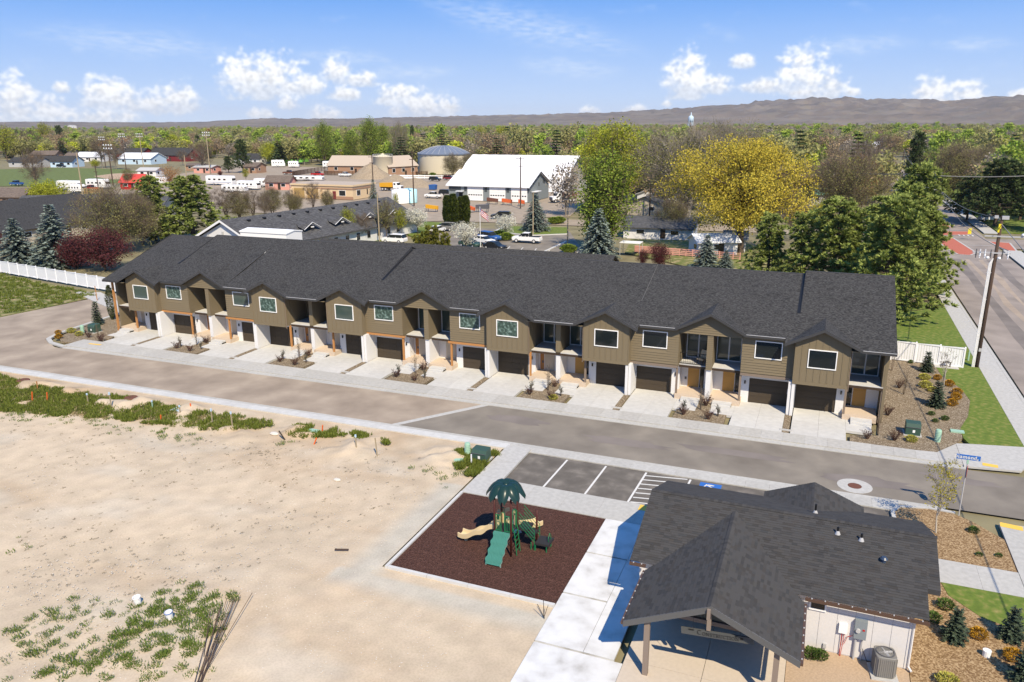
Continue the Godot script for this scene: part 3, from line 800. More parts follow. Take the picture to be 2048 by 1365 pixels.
func row_h(p: float, ridge := 9.55) -> float:
	if p <= 65.0:
		return 6.2 + (p - 61.5) * 0.34
	return 7.39 + (p - 65.0) / 6.3 * (ridge - 7.39)


func townhouses() -> void:
	var b := thing("townhouse_building", "long row of brown two-storey townhouses with dark roof and garages along the lane", "townhouses")
	row_roof(b)
	# outer shell: back and gable ends, ground floor behind the garages
	var s := Shape.new()
	for x in [-72.5, 5.07]:
		var poly := PackedVector2Array([Vector2(-62.0, 0), Vector2(-62.0, 6.1), Vector2(-71.3, 9.4), Vector2(-80.7, 6.1), Vector2(-80.7, 0)])
		var k := s.v.size()
		s.prism(poly, 0.0, 0.2)
		s.moved(k, Transform3D(Basis(Vector3(0, 0, 1), Vector3(0, 1, 0), Vector3(-1, 0, 0)), Vector3(x + 0.2 if x > 0 else x, 0, 0)))
	s.box(P(-72.5, 80.7, 0), P(5.07, 80.5, 6.1))
	obj("end_wall", s, M.brown_wall, b)
	for k in 6:
		var x0 := -1.4 - STEP * k
		dwelling(b, x0, 1.0, k % 2 == 0, 11 - 2 * k)
		dwelling(b, x0, -1.0, k % 2 == 1, 10 - 2 * k)
		# white fin wall between the two garages, in two leaves
		for d in [-1.0, 1.0]:
			s = Shape.new()
			s.box(P(minf(x0 + d * 0.015, x0 + d * 0.24), 63.2, 0.0), P(maxf(x0 + d * 0.015, x0 + d * 0.24), 61.22 if (d > 0) == (k % 2 == 0) else 61.3, 2.72))
			obj("fin_wall", s, M.white_wall, b)
		s = Shape.new()
		s.box(P(x0 - 0.28, 61.2, -0.03), P(x0 + 0.2, 57.4, 0.012))
		obj("gravel_strip", s, M.mulch, b)
		s = Shape.new()
		s.cbox(P(x0 - 0.02, 57.9, 0.03), Vector3(0.9, 0.06, 0.28))
		obj("drain_block", s, M.walk_concrete, b)
	# fins and piers between paired balconies
	for k in 7:
		var x := -1.4 + 6.475 - STEP * k
		var lap := k % 2 == 1
		if k == 0 or k == 6:
			continue
		s = Shape.new()
		s.box(P(x - 0.2, 64.7, 0.0), P(x + 0.2, 62.05, 2.74))
		obj("fin_wall", s, M.white_wall, b)
		s = Shape.new()
		s.box(P(x - 0.22, 64.7, 2.741), P(x + 0.22, 62.0, 6.0))
		var pier := obj("balcony_pier", s, M.brown_wall, b)
		if lap:
			boards(pier, x - 0.235, x + 0.235, 61.985, 2.75, 5.9, 0.165)
	# the end dwellings close their balconies with a wall of their own
	for x in [5.07, -72.5]:
		s = Shape.new()
		s.box(P(x - 0.12, 64.8, 2.741), P(x + 0.12, 62.01, 6.0))
		s.box(P(x - 0.1, 64.8, 0), P(x + 0.1, 64.0, 2.74))
		obj("balcony_pier", s, M.brown_wall, b)
	s = Shape.new()
	s.box(P(4.98, 62.2, 0.0), P(5.12, 62.06, 2.7))
	obj("porch_post", s, M.painted_post, b)
	s = Shape.new()
	s.box(P(-72.6, 61.6, 0.0), P(-72.42, 61.42, 6.0))
	obj("porch_post", s, M.wood, b)


func balcony_things(b: Node, e0: float, e1: float) -> void:
	var r := part("railing", b)
	var s := Shape.new()
	for y in [2.95, 3.85]:
		s.bar(P(e0 + 0.05, 62.6, y), P(e1 - 0.05, 62.6, y), 0.05)
	obj("rail", s, M.black, r)
	for k in 17:
		s = Shape.new()
		var x := lerpf(e0 + 0.06, e1 - 0.06, k / 16.0)
		s.tube(P(x, 62.6, 2.95), P(x, 62.6, 3.85), 0.014, 0.014, 4, false)
		obj("baluster", s, M.black, r)
	var c := thing("balcony_chair", "pale cushioned chair on the railed balcony of the second dwelling pair from the right", "chair", P(e1 - 0.75, 63.2, 2.87), -0.5)
	s = Shape.new()
	s.cbox(Vector3(0, 0.42, 0), Vector3(0.6, 0.14, 0.55))
	obj("seat", s, M.cream, c)
	s = Shape.new()
	s.tbox(Transform3D(Basis(Vector3.RIGHT, -0.25), Vector3(0, 0.78, -0.3)), Vector3(0.6, 0.65, 0.1))
	obj("backrest", s, M.cream, c)
	for q in [[-0.27, 0.24], [0.27, 0.24], [-0.27, -0.24], [0.27, -0.24]]:
		s = Shape.new()
		s.tube(Vector3(q[0], 0, q[1]), Vector3(q[0], 0.6, q[1]), 0.025, 0.025, 5)
		obj("leg", s, M.dark_brown, c)


# Thin horizontal siding boards over a front, each a piece, leaning out at the foot.
func boards(parent: Node, s0: float, s1: float, p: float, h0: float, h1: float, each: float, holes := []) -> void:
	var n := int((h1 - h0) / each)
	for k in n:
		var a := h0 + k * each; var c := a + each * 1.02
		var spans := [[s0, s1]]
		for q in holes:
			if c > q[2] and a < q[3]:
				spans = [[s0, q[0]], [q[1], s1]]
		for sp in spans:
			var s := Shape.new()
			s.quad(P(sp[0], p - 0.05, a), P(sp[1], p - 0.05, a), P(sp[1], p - 0.008, c), P(sp[0], p - 0.008, c))
			s.quad(P(sp[0], p, a), P(sp[1], p, a), P(sp[1], p - 0.05, a), P(sp[0], p - 0.05, a))
			obj("siding_board", s, M.brown_wall, parent)


func window(b: Node, s0: float, s1: float, p: float, h0: float, h1: float, glass: Material) -> void:
	var w := part("window", b, P((s0 + s1) / 2, p, (h0 + h1) / 2))
	var x := (s1 - s0) / 2; var y := (h1 - h0) / 2; var f := 0.07
	var s := Shape.new()
	s.box(Vector3(-x, -y, -0.02), Vector3(-x + f, y, 0.06)); s.box(Vector3(x - f, -y, -0.02), Vector3(x, y, 0.06))
	s.box(Vector3(-x + f, -y, -0.02), Vector3(x - f, -y + f, 0.06)); s.box(Vector3(-x + f, y - f, -0.02), Vector3(x - f, y, 0.06))
	obj("frame", s, M.trim_white, w)
	s = Shape.new()
	s.box(Vector3(-x + f, -y + f, -0.02), Vector3(x - f, y - f, 0.015))
	obj("pane", s, glass, w)


func dwelling(b: Node, x0: float, d: float, bat: bool, number: int) -> void:
	var pf := BAT if bat else LAP
	var done := number >= 8
	var wood: Material = M.painted_post if number >= 8 else M.wood
	var a := minf(x0, x0 + d * 3.97); var z := maxf(x0, x0 + d * 3.97)
	var c := x0 + d * 1.98
	if number == 11 or number == 8:
		wood = M.painted_post
	# upper box
	var s := Shape.new()
	var top := row_h(pf) - 0.12
	var poly := PackedVector2Array([Vector2(a, 2.75), Vector2(z, 2.75), Vector2(z, top), Vector2(a, top)])
	if bat:
		poly = PackedVector2Array([Vector2(a, 2.75), Vector2(z, 2.75), Vector2(z, 7.14 - 0.5 * (z - c)), Vector2(c, 7.14), Vector2(a, 7.14 - 0.5 * (c - a))])
	s.prism(poly, -64.72, -pf)
	var box := obj("upper_wall", s, M.brown_wall, b)
	var w0 := a + 0.98; var w1 := w0 + 2.06
	var y0 := 4.07 if bat else 4.36; var y1 := 5.56 if bat else 5.78
	if not bat:
		y0 = 4.22; y1 = 5.66
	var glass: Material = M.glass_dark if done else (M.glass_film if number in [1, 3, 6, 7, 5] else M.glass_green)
	window(b, w0, w1, pf - 0.012, y0, y1, glass)
	if bat:
		for k in 9:
			var x := a + 0.04 + (z - a - 0.08) * k / 8.0
			var y := 7.1 - 0.5 * absf(x - c) - 0.06
			var inside := x > w0 - 0.05 and x < w1 + 0.05
			for span in ([[2.98, y0 - 0.01], [y1 + 0.01, y]] if inside else [[2.98, y]]):
				s = Shape.new()
				s.box(P(x - 0.03, pf, span[0]), P(x + 0.03, pf - 0.028, span[1]))
				obj("batten", s, M.brown_wall, box)
		for side in [a, z]:
			for k in 3:
				s = Shape.new()
				s.cbox(P(side, pf + 0.25 + k * 0.4, 4.4), Vector3(0.05, 2.85, 0.06))
				obj("batten", s, M.brown_wall, box)
	else:
		boards(box, a, z, pf, 2.95, top, 0.215, [[w0 - 0.01, w1 + 0.01, y0, y1]])
		for side in [a - 0.02, z + 0.02]:
			for k in 14:
				s = Shape.new()
				var y := 2.95 + k * 0.215
				s.box(P(side - 0.012, 64.6, y), P(side + 0.012, pf + 0.03, y + 0.19))
				obj("siding_board", s, M.brown_wall, box)
	# band or beam under the box
	s = Shape.new()
	var over := 0.25 if number < 8 and not bat else 0.0
	s.box(P(minf(a, a - over if d < 0 else a), pf + 0.02, 2.66), P(maxf(z, z + over if d > 0 else z), pf - 0.035, 2.86))
	obj("floor_beam", s, M.brown_wall if bat else wood, b)
	# ground floor front with the garage
	var g0 := minf(x0 + d * 0.28, x0 + d * 3.31); var g1 := maxf(x0 + d * 0.28, x0 + d * 3.31)
	s = Shape.new()
	s.box(P(a, 63.3, 0.0), P(g0, 63.1, 2.74)); s.box(P(g1, 63.3, 0.0), P(z, 63.1, 2.74)); s.box(P(g0, 63.3, 2.13), P(g1, 63.1, 2.74))
	var e0 := minf(x0 + d * 3.97, x0 + d * 6.475); var e1 := maxf(x0 + d * 3.97, x0 + d * 6.475)
	s.box(P(minf(x0 + d * 3.87, x0 + d * 3.97), 64.2, 0.0), P(maxf(x0 + d * 3.87, x0 + d * 3.97), 63.3, 2.74))
	s.box(P(e0, 64.25, 0.0), P(e1, 64.05, 2.74))
	obj("ground_floor_wall", s, M.white_wall, b)
	var gd := part("garage_door", b)
	for k in 4:
		s = Shape.new()
		s.box(P(g0, 63.2, 0.02 + k * 0.527), P(g1, 63.15, 0.54 + k * 0.527))
		for j in 4:
			var q := g0 + (g1 - g0) * (j + 0.5) / 4.0
			s.cbox(P(q, 63.15, 0.28 + k * 0.527), Vector3(0.6, 0.34, 0.03))
		obj("door_panel", s, M.garage, gd)
	# porch, steps, pad, driveway
	var q0 := minf(x0 + d * 3.85, x0 + d * 6.27); var q1 := maxf(x0 + d * 3.85, x0 + d * 6.27)
	s = Shape.new()
	s.box(P(q0, 64.05, -0.02), P(q1, 61.8, 0.45))
	obj("porch_slab", s, M.stoop, b)
	var t0 := minf(x0 + d * 4.45, x0 + d * 5.95); var t1 := maxf(x0 + d * 4.45, x0 + d * 5.95)
	for k in 2:
		s = Shape.new()
		s.box(P(t0, 61.8, 0.0), P(t1, 61.2 - 0.3 * k, 0.3 - 0.15 * k))
		obj("step", s, M.concrete, b)
	var pad0 := minf(x0 + d * 4.14, x0 + d * 5.92); var pad1 := maxf(x0 + d * 4.14, x0 + d * 5.92)
	obj("entry_pad", sheet(rect(pad0, pad1, 59.48, 61.8), 0.024, 0.2), M.concrete, b)
	var dr := part("driveway", b)
	for i in 2:
		for j in 2:
			var u0 := minf(x0 + d * (0.3 + i * 1.92), x0 + d * (2.21 + i * 1.92)); var u1 := maxf(x0 + d * (0.3 + i * 1.92), x0 + d * (2.21 + i * 1.92))
			obj("slab", toned(sheet(rect(u0, u1, 57.37 + j * 2.9, 60.26 + j * 2.87), 0.026 + 0.002 * (i + j), 0.2), 0.05), M.concrete, dr)
	# post at the corner of the porch
	s = Shape.new()
	var px := x0 + d * 3.93
	s.box(P(px - 0.08, 62.1 if not bat else 62.0, 0.45), P(px + 0.08, 61.94 if not bat else 61.84, 2.66))
	obj("porch_post", s, wood, b)
	# front door with its side light
	var f0 := x0 + d * 5.25
	if d > 0:
		f0 = x0 + d * 4.55
	else:
		f0 = x0 + d * 5.5
	var door := part("front_door", b, P(f0 + 0.45, 64.05, 0.45))
	var dm: Material = M.door_wood if number >= 8 else M.beige
	s = Shape.new()
	s.box(Vector3(-0.47, 0.02, -0.05), Vector3(0.47, 2.06, 0.03))
	obj("leaf", s, dm, door)
	for k in 3:
		s = Shape.new()
		s.box(Vector3(-0.33, 0.18 + k * 0.63, 0.0), Vector3(0.33, 0.7 + k * 0.63, 0.045))
		obj("door_panel", s, dm, door)
	s = Shape.new()
	var sl := 0.52 if d < 0 else -0.9
	if d > 0:
		sl = 0.52 if number in [10, 9] else -0.9
	s.box(Vector3(sl, 0.02, -0.05), Vector3(sl + 0.36, 2.06, 0.012))
	obj("side_light", s, M.glass_dark if number >= 8 else M.wood, door)
	# balcony: floor, back wall with a sliding door, ceiling
	s = Shape.new()
	s.box(P(e0 + 0.01, 64.7, 2.74), P(e1 - 0.01, 62.0 if bat else 62.55, 2.87))
	obj("balcony_floor", s, M.concrete, b)
	s = Shape.new()
	s.box(P(e0 + 0.01, 62.05 if bat else 62.58, 2.6), P(e1 - 0.01, 61.99 if bat else 62.52, 2.8))
	obj("balcony_edge", s, M.dark_brown, b)
	s = Shape.new()
	s.box(P(e0, 64.9, 2.87), P(e1, 64.7, 5.9))
	obj("balcony_wall", s, M.brown_wall, b)
	s = Shape.new()
	s.box(P(e0 + 0.01, 64.69, 5.72), P(e1 - 0.01, 60.85 if bat else 61.92, 5.78))
	obj("balcony_ceiling", s, M.brown_wall, b)
	var m := (e0 + e1) / 2 - 0.02
	var sd := part("sliding_door", b, P(m, 64.69, 2.9))
	s = Shape.new()
	for r in [[-1.02, -0.95, 0.0, 2.62], [0.95, 1.02, 0.0, 2.62], [-0.95, 0.95, 2.55, 2.62], [-0.95, 0.95, 0.0, 0.08], [-0.05, 0.05, 0.08, 2.55]]:
		s.box(Vector3(r[0], r[2], -0.02), Vector3(r[1], r[3], 0.06))
	obj("frame", s, M.trim_white if number >= 4 else M.dark_brown, sd)
	for k in 2:
		s = Shape.new()
		s.box(Vector3(-0.95 + k * 1.0, 0.08, 0.0), Vector3(-0.05 + k * 1.0, 2.55, 0.02))
		obj("pane", s, M.glass_green if number >= 4 else M.black, sd)  # in the leftmost dwellings black sheets paint the darkness of unlit openings
	if number == 9:
		balcony_things(b, e0, e1)
	# small fittings by the garage: meter, lamp, house outlet
	s = Shape.new()
	s.cbox(P(x0 + d * 0.27, 63.0, 1.35), Vector3(0.14, 0.4, 0.12)); s.tube(P(x0 + d * 0.27, 63.04, 0.0), P(x0 + d * 0.27, 63.04, 1.2), 0.03, 0.03, 5)
	if not bat:
		obj("meter", s, M.steel, b)
	s = Shape.new()
	s.cbox(P(x0 + d * 3.64, 63.05, 1.75), Vector3(0.1, 0.26, 0.1))
	obj("wall_lamp", s, M.black, b)
	s = Shape.new()
	s.cbox(P(x0 + d * 4.35, 64.03, 1.2), Vector3(0.16, 0.22, 0.05))
	obj("house_outlet", s, M.dark_steel, b)
	s = Shape.new()
	var dx := x0 + d * (4.02 if bat else 0.03)
	if bat:
		s.tube(P(dx, pf + 0.05, 2.5), P(dx, pf + 0.05, 5.7), 0.04, 0.04, 5)
		obj("downpipe", s, M.painted_post, b)


func row_roof(b: Node) -> void:
	var low := [] # (s, p): the lower edge of the main slope
	var gables := [] # (centre, half width, front, peak, slope)
	for k in 6:
		var x0 := -1.4 - STEP * k
		var d := 1.0 if bat_right(k) else -1.0
		gables.append([x0 + d * 1.98, 2.72, 60.7, 7.27, 0.49])
	for x in [-7.875, -33.775, -59.675]:
		gables.append([x, 2.75, 61.35, 7.62, 0.52])
	gables.sort_custom(func(p, q): return p[0] < q[0])
	var ends := [-73.0, 5.62]
	low.append(Vector2(ends[0], 60.7))
	for g in gables:
		var e := 60.7 if g[2] < 61.0 else 61.4
		var last: Vector2 = low[-1]
		if absf(last.y - e) > 0.1:
			# the eave steps where a batten gable's rake comes down
			var at: float = last.x + 0.02 if e > 61.0 else g[0] - g[1] - 0.02
			low.append(Vector2(at, last.y)); low.append(Vector2(at + 0.001, e))
		low.append(Vector2(g[0] - g[1], e)); low.append(Vector2(g[0], 64.65 if e < 61.0 else 65.75)); low.append(Vector2(g[0] + g[1], e))
	low.append(Vector2(ends[1], 60.7))
	var segs := [[-73.0, -66.1, 9.46], [-66.1, -40.2, 9.76], [-40.2, -14.3, 9.52], [-14.3, -1.4, 9.5], [-1.4, 5.62, 9.76]]
	var roof := part("roof", b)
	var u := 1.0
	for sg in segs:
		var s := Shape.new()
		for k in low.size() - 1:
			var a: Vector2 = low[k]; var z: Vector2 = low[k + 1]
			if z.x <= sg[0] + 0.002 or a.x >= sg[1] - 0.002 or z.x - a.x < 0.002:
				continue
			var s0 := maxf(a.x, sg[0]); var s1 := minf(z.x, sg[1])
			var p0 := lerpf(a.y, z.y, (s0 - a.x) / (z.x - a.x)); var p1 := lerpf(a.y, z.y, (s1 - a.x) / (z.x - a.x))
			if maxf(p0, p1) < 65.0:
				s.quad_uv(P(s0, p0, row_h(p0)), P(s1, p1, row_h(p1)), P(s1, 65.0, row_h(65.0)), P(s0, 65.0, row_h(65.0)), Vector2(s0, p0), Vector2(s1, p1), Vector2(s1, 65.0), Vector2(s0, 65.0))
				p0 = 65.0; p1 = 65.0
			s.quad_uv(P(s0, p0, row_h(p0, sg[2])), P(s1, p1, row_h(p1, sg[2])), P(s1, 71.3, sg[2]), P(s0, 71.3, sg[2]), Vector2(s0, p0), Vector2(s1, p1), Vector2(s1, 71.3), Vector2(s0, 71.3))
		s.quad_uv(P(sg[0], 71.3, sg[2]), P(sg[1], 71.3, sg[2]), P(sg[1], 81.3, 6.2), P(sg[0], 81.3, 6.2), Vector2(sg[0], 71.3), Vector2(sg[1], 71.3), Vector2(sg[1], 81.3), Vector2(sg[0], 81.3))
		var slope := obj("roof_slope", s, M.row_roof, roof)
		s = Shape.new()
		s.tube(P(sg[0] + 0.02, 71.3, sg[2] - 0.04), P(sg[1] - 0.02, 71.3, sg[2] - 0.04), 0.085, 0.085, 5)
		obj("ridge_cap", s, M.fascia, roof)
	# step faces between roof sections of different height
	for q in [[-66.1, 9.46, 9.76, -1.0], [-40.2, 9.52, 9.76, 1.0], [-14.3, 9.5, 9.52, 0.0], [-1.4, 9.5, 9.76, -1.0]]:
		var s := Shape.new()
		s.quad(P(q[0], 65.0, 7.37), P(q[0], 71.3, q[1] - 0.02), P(q[0], 71.3, q[2] + 0.05), P(q[0], 65.0, 7.42))
		obj("step_face", s, M.fascia, roof)
		# black strips paint the shadow line at steps; the near-level joint has grey flashing
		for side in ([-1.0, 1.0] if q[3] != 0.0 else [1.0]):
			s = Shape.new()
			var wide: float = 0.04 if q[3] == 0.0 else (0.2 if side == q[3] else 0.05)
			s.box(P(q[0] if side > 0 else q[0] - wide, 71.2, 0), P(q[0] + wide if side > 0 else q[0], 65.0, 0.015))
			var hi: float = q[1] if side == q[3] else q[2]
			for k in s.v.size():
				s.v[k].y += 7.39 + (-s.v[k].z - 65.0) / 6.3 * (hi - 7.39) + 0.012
			obj("step_shade_and_flashing", s, M.black if q[3] != 0.0 else M.rake_grey, roof)
	for g in gables:
		var s := Shape.new()
		var c: float = g[0]; var pr: float = g[2]; var hp: float = g[3]; var he: float = g[3] - g[4] * g[1]
		var pv: float = 65.3 if pr < 61.0 else 66.3
		for d in [-1.0, 1.0]:
			var A := P(c, pr, hp); var B := P(c, pv, hp); var C := P(c + d * g[1], pr, he); var D := P(c + d * g[1], pr + 0.35, he)
			s.quad_uv(C, A, B, D, Vector2(pr, 0), Vector2(pr, 3.0), Vector2(pv, 3.0), Vector2(pr + 0.35, 0))
		obj("gable_roof", s, M.row_roof, roof)
		s = Shape.new()
		for d in [-1.0, 1.0]:
			s.quad(P(c, pr - 0.03, hp + 0.02), P(c + d * (g[1] + 0.03), pr - 0.03, he + 0.005), P(c + d * (g[1] + 0.03), pr - 0.03, he - 0.22), P(c, pr - 0.03, hp - 0.21))
			s.quad(P(c, pr - 0.03, hp + 0.02), P(c + d * (g[1] + 0.03), pr - 0.03, he + 0.005), P(c + d * (g[1] + 0.03), pr + 0.03, he + 0.005), P(c, pr + 0.03, hp + 0.02))
		obj("rake_board", s, M.fascia, roof)
		if pr > 61.0:
			s = Shape.new()
			s.prism(PackedVector2Array([Vector2(c - 2.5, 5.7), Vector2(c + 2.5, 5.7), Vector2(c + 2.5, hp - 0.1 - g[4] * 2.5), Vector2(c, hp - 0.1), Vector2(c - 2.5, hp - 0.1 - g[4] * 2.5)]), -62.1, -61.93)
			var gw := obj("gable_wall", s, M.brown_wall, b)
			for k in 9:
				var y := 5.72 + k * 0.19
				var half := minf(2.5, (hp - 0.15 - y - 0.19) / g[4])
				if half > 0.1:
					boards(gw, c - half, c + half, 61.925, y, y + 0.2, 0.19)
	# eave boards between the gables
	for k in low.size() - 1:
		var a: Vector2 = low[k]; var z: Vector2 = low[k + 1]
		if absf(a.y - z.y) > 0.01 or z.x - a.x < 0.05:
			continue
		var s := Shape.new()
		var h := row_h(a.y)
		s.box(P(a.x, a.y + 0.02, h - 0.2), P(z.x, a.y - 0.03, h - 0.01))
		obj("eave_board", s, M.fascia, roof)
		s = Shape.new()
		s.box(P(a.x + 0.02, a.y + 0.02, h - 0.012), P(z.x - 0.02, a.y - 0.05, h + 0.012))
		obj("drip_edge", s, M.light_grey if a.x > -60 else M.fascia, roof)
		s = Shape.new()
		s.quad(P(a.x, a.y, h - 0.19), P(z.x, a.y, h - 0.19), P(z.x, 62.3, h - 0.19), P(a.x, 62.3, h - 0.19))
		obj("soffit", s, M.brown_wall, roof)
	var s := Shape.new()
	for x in ends:
		var q: float = x
		s.quad(P(q, 60.7, 5.75), P(q, 65.0, 7.2), P(q, 65.0, 7.4), P(q, 60.7, 5.95))
		s.quad(P(q, 65.0, 7.2), P(q, 71.3, 9.4), P(q, 71.3, 9.62), P(q, 65.0, 7.4))
		s.quad(P(q, 81.3, 6.0), P(q, 71.3, 9.4), P(q, 71.3, 9.62), P(q, 81.3, 6.2))
	obj("rake_board", s, M.fascia, roof)


func bat_right(k: int) -> bool:
	return k % 2 == 0

const CR := 36.1 # ridge of the clubhouse


func club_h(p: float) -> float:
	return 2.72 + (p - 31.65) * 0.344 if p < CR else 4.25 - (p - CR) * 0.344


# Courses of shingle tabs on a slope: o is a corner at the eave, u runs along it, v up the slope; outline in metres along u and v.
func shingles(outline: PackedVector2Array, o: Vector3, u: Vector3, v: Vector3) -> Shape:
	var s := Shape.new()
	s.tinted = true
	var n := u.cross(v).normalized()
	if n.y < 0.0:
		n = -n
	var lo := 1e9; var hi := -1e9
	for q in outline:
		lo = minf(lo, q.y); hi = maxf(hi, q.y)
	var row := 0.143
	var y := lo
	while y < hi - 0.02:
		var y1 := minf(y + row, hi)
		var ym := (y + y1) / 2
		var a := 1e9; var z := -1e9
		for k in outline.size():
			var p := outline[k]; var q := outline[(k + 1) % outline.size()]
			if (p.y <= ym) != (q.y <= ym):
				var x := p.x + (q.x - p.x) * (ym - p.y) / (q.y - p.y)
				a = minf(a, x); z = maxf(z, x)
		var x := a - R.randf() * 0.3
		while x < z:
			var w := R.randf_range(0.16, 0.42)
			var x0 := maxf(a, x); var x1 := minf(z, x + w)
			x += w
			if x1 - x0 < 0.01:
				continue
			var k := R.randf_range(0.7, 1.05) if R.randf() < 0.68 else R.randf_range(1.3, 2.1)
			var warm := R.randf_range(-0.04, 0.06)
			s.tint = Color(k * (1.0 + warm), k, k * (1.0 - warm))
			var lift := R.randf_range(0.012, 0.022)
			var A := o + u * x0 + v * y; var B := o + u * x1 + v * y
			var C := o + u * x1 + v * y1; var D := o + u * x0 + v * y1
			s.quad(A + n * lift, B + n * lift, C + n * 0.004, D + n * 0.004)
			s.quad(A, B, B + n * lift, A + n * lift)
		y = y1
	return s


func caps(parent: Node, a: Vector3, b: Vector3, side: Vector3, fall: float) -> void:
	var n := int(a.distance_to(b) / 0.19)
	var step := (b - a) / n
	for k in n:
		var s := Shape.new()
		s.tinted = true
		var t := R.randf_range(0.7, 1.1)
		s.tint = Color(t, t, t * 1.01)
		var p := a + step * k; var q := p + step * 1.15
		var up := Vector3.UP * 0.035
		for d in [-1.0, 1.0]:
			var w: Vector3 = side * 0.15 * d - Vector3.UP * 0.15 * fall
			s.quad(p + up * 0.35, q + up, q + up + w, p + up * 0.35 + w)
			s.quad(q + up, q + up + w, q + w + up * 0.2, q + up * 0.2)
		obj("ridge_cap", s, M.club_tab, parent)


func clubhouse() -> void:
	var m := surf("club_tab", FastNoiseLite.TYPE_SIMPLEX_SMOOTH, 0.25, 3, tones(Color(0.058, 0.056, 0.055), 0.8, 1.2), 2.0, 0.95)
	m.heightmap_enabled = false
	var b := thing("clubhouse", "white clubhouse with dark shingle roof and gabled porch next to the play area", "clubhouse")
	var c := -2.78
	# walls
	var s := Shape.new()
	s.box(P(-6.6, 40.2, 0), P(4.86, 32.0, 2.7))
	for x in [-6.6, 4.86]:
		var k := s.v.size()
		s.prism(PackedVector2Array([Vector2(-32.0, 2.7), Vector2(-36.1, 4.1), Vector2(-40.2, 2.7)]), 0.0, 0.12)
		s.moved(k, Transform3D(Basis(Vector3(0, 0, 1), Vector3(0, 1, 0), Vector3(-1, 0, 0)), Vector3(x if x > 0 else x + 0.12, 0, 0)))
	var wall := obj("wall", s, M.clubhouse_wall, b)
	for k in 6:
		s = Shape.new()
		var a := 0.62 + k * 0.705
		s.box(P(a, 32.0, 0.05), P(a + 0.69, 31.975, 2.0))
		obj("siding_panel", s, M.clubhouse_wall, wall)
		s = Shape.new()
		s.box(P(a, 32.0, 2.015), P(a + 0.69, 31.975, 2.75))
		obj("siding_panel", s, M.clubhouse_wall, wall)
	for k in 11:
		s = Shape.new()
		s.box(P(4.86, 32.05 + k * 0.72 + 0.7, 0.05), P(4.885, 32.05 + k * 0.72, 2.7))
		obj("siding_panel", s, M.clubhouse_wall, wall)
	s = Shape.new()
	s.box(P(4.78, 32.02, 0.05), P(4.9, 31.95, 2.7))
	obj("corner_board", s, M.clubhouse_wall, wall)
	window(b, 0.85, 1.55, 31.97, 1.95, 2.45, M.glass_dark)
	# roof
	var roof := part("roof", b)
	var slopes := [
		[[Vector2(-7.0, 31.65), Vector2(c - 3.05, 31.65), Vector2(c, 35.66), Vector2(c, CR), Vector2(-7.0, CR)]],
		[[Vector2(0.27, 31.65), Vector2(5.4, 31.65), Vector2(5.4, CR), Vector2(c, CR), Vector2(c, 35.66)]],
		[[Vector2(5.4, 33.2), Vector2(5.9, 33.2), Vector2(5.9, CR), Vector2(5.4, CR)]],
	]
	var k := 0.344
	var len := sqrt(1.0 + k * k)
	for q in slopes:
		var base := Shape.new(); var poly := PackedVector2Array()
		var pl: Array = q[0]
		for j in range(1, pl.size() - 1):
			base.tri(P(pl[0].x, pl[0].y, club_h(pl[0].y)), P(pl[j].x, pl[j].y, club_h(pl[j].y)), P(pl[j + 1].x, pl[j + 1].y, club_h(pl[j + 1].y)))
		for w in pl:
			poly.append(Vector2(w.x, (w.y - 31.65) * len))
		var deck := obj("roof_slope", base, M.fascia, roof)
		var tabs := obj("shingles", shingles(poly, P(0, 31.65, 2.72), Vector3.RIGHT, Vector3(0, k, -1).normalized()), M.club_tab, deck)
		tabs.set_meta("kind", "stuff")
	s = Shape.new()
	s.quad(P(-7.0, CR, 4.25), P(5.9, CR, 4.25), P(5.9, 40.6, 2.7), P(-7.0, 40.6, 2.7))
	var back := obj("roof_slope", s, M.fascia, roof)
	var bt := obj("shingles", shingles(PackedVector2Array([Vector2(-7.0, 0), Vector2(5.9, 0), Vector2(5.9, 4.5 * len), Vector2(-7.0, 4.5 * len)]), P(0, 40.6, 2.702), Vector3.RIGHT, Vector3(0, k, 1).normalized()), M.club_tab, back)
	bt.set_meta("kind", "stuff")
	# porch gable towards the camera
	var kp := (4.1 - 2.55) / 3.42; var lp := sqrt(1.0 + kp * kp)
	for d in [-1.0, 1.0]:
		s = Shape.new()
		s.quad(P(c, 27.3, 4.1), P(c + d * 3.42, 27.3, 2.55), P(c + d * 3.42, 31.35, 2.55), P(c, 35.75, 4.1))
		var deck := obj("roof_slope", s, M.fascia, roof)
		# u towards the back, v up to the ridge
		var outl := PackedVector2Array([Vector2(0, 0), Vector2(4.0, 0), Vector2(8.4, 3.42 * lp), Vector2(0, 3.42 * lp)])
		var tabs := obj("shingles", shingles(outl, P(c + d * 3.42, 27.3, 2.551), Vector3(0, 0, -1), Vector3(-d, kp, 0).normalized()), M.club_tab, deck)
		tabs.set_meta("kind", "stuff")
	# small gable over the entrance at the back
	var cb := 0.7
	for d in [-1.0, 1.0]:
		s = Shape.new()
		s.quad(P(cb, 41.4, 3.62), P(cb + d * 2.5, 41.4, 2.62), P(cb + d * 2.5, 40.3, 2.62), P(cb, 37.8, 3.62))
		var deck := obj("roof_slope", s, M.fascia, roof)
		var tabs := obj("shingles", shingles(PackedVector2Array([Vector2(0, 0), Vector2(1.1, 0), Vector2(3.6, 2.69), Vector2(0, 2.69)]), P(cb + d * 2.5, 41.4, 2.621), Vector3(0, 0, 1), Vector3(-d, 0.4, 0).normalized()), M.club_tab, deck)
		tabs.set_meta("kind", "stuff")
	for x in [cb - 2.2, cb + 2.2]:
		s = Shape.new()
		s.box(P(x - 0.1, 41.3, 0), P(x + 0.1, 41.1, 2.65))
		obj("entrance_post", s, M.painted_post, b)
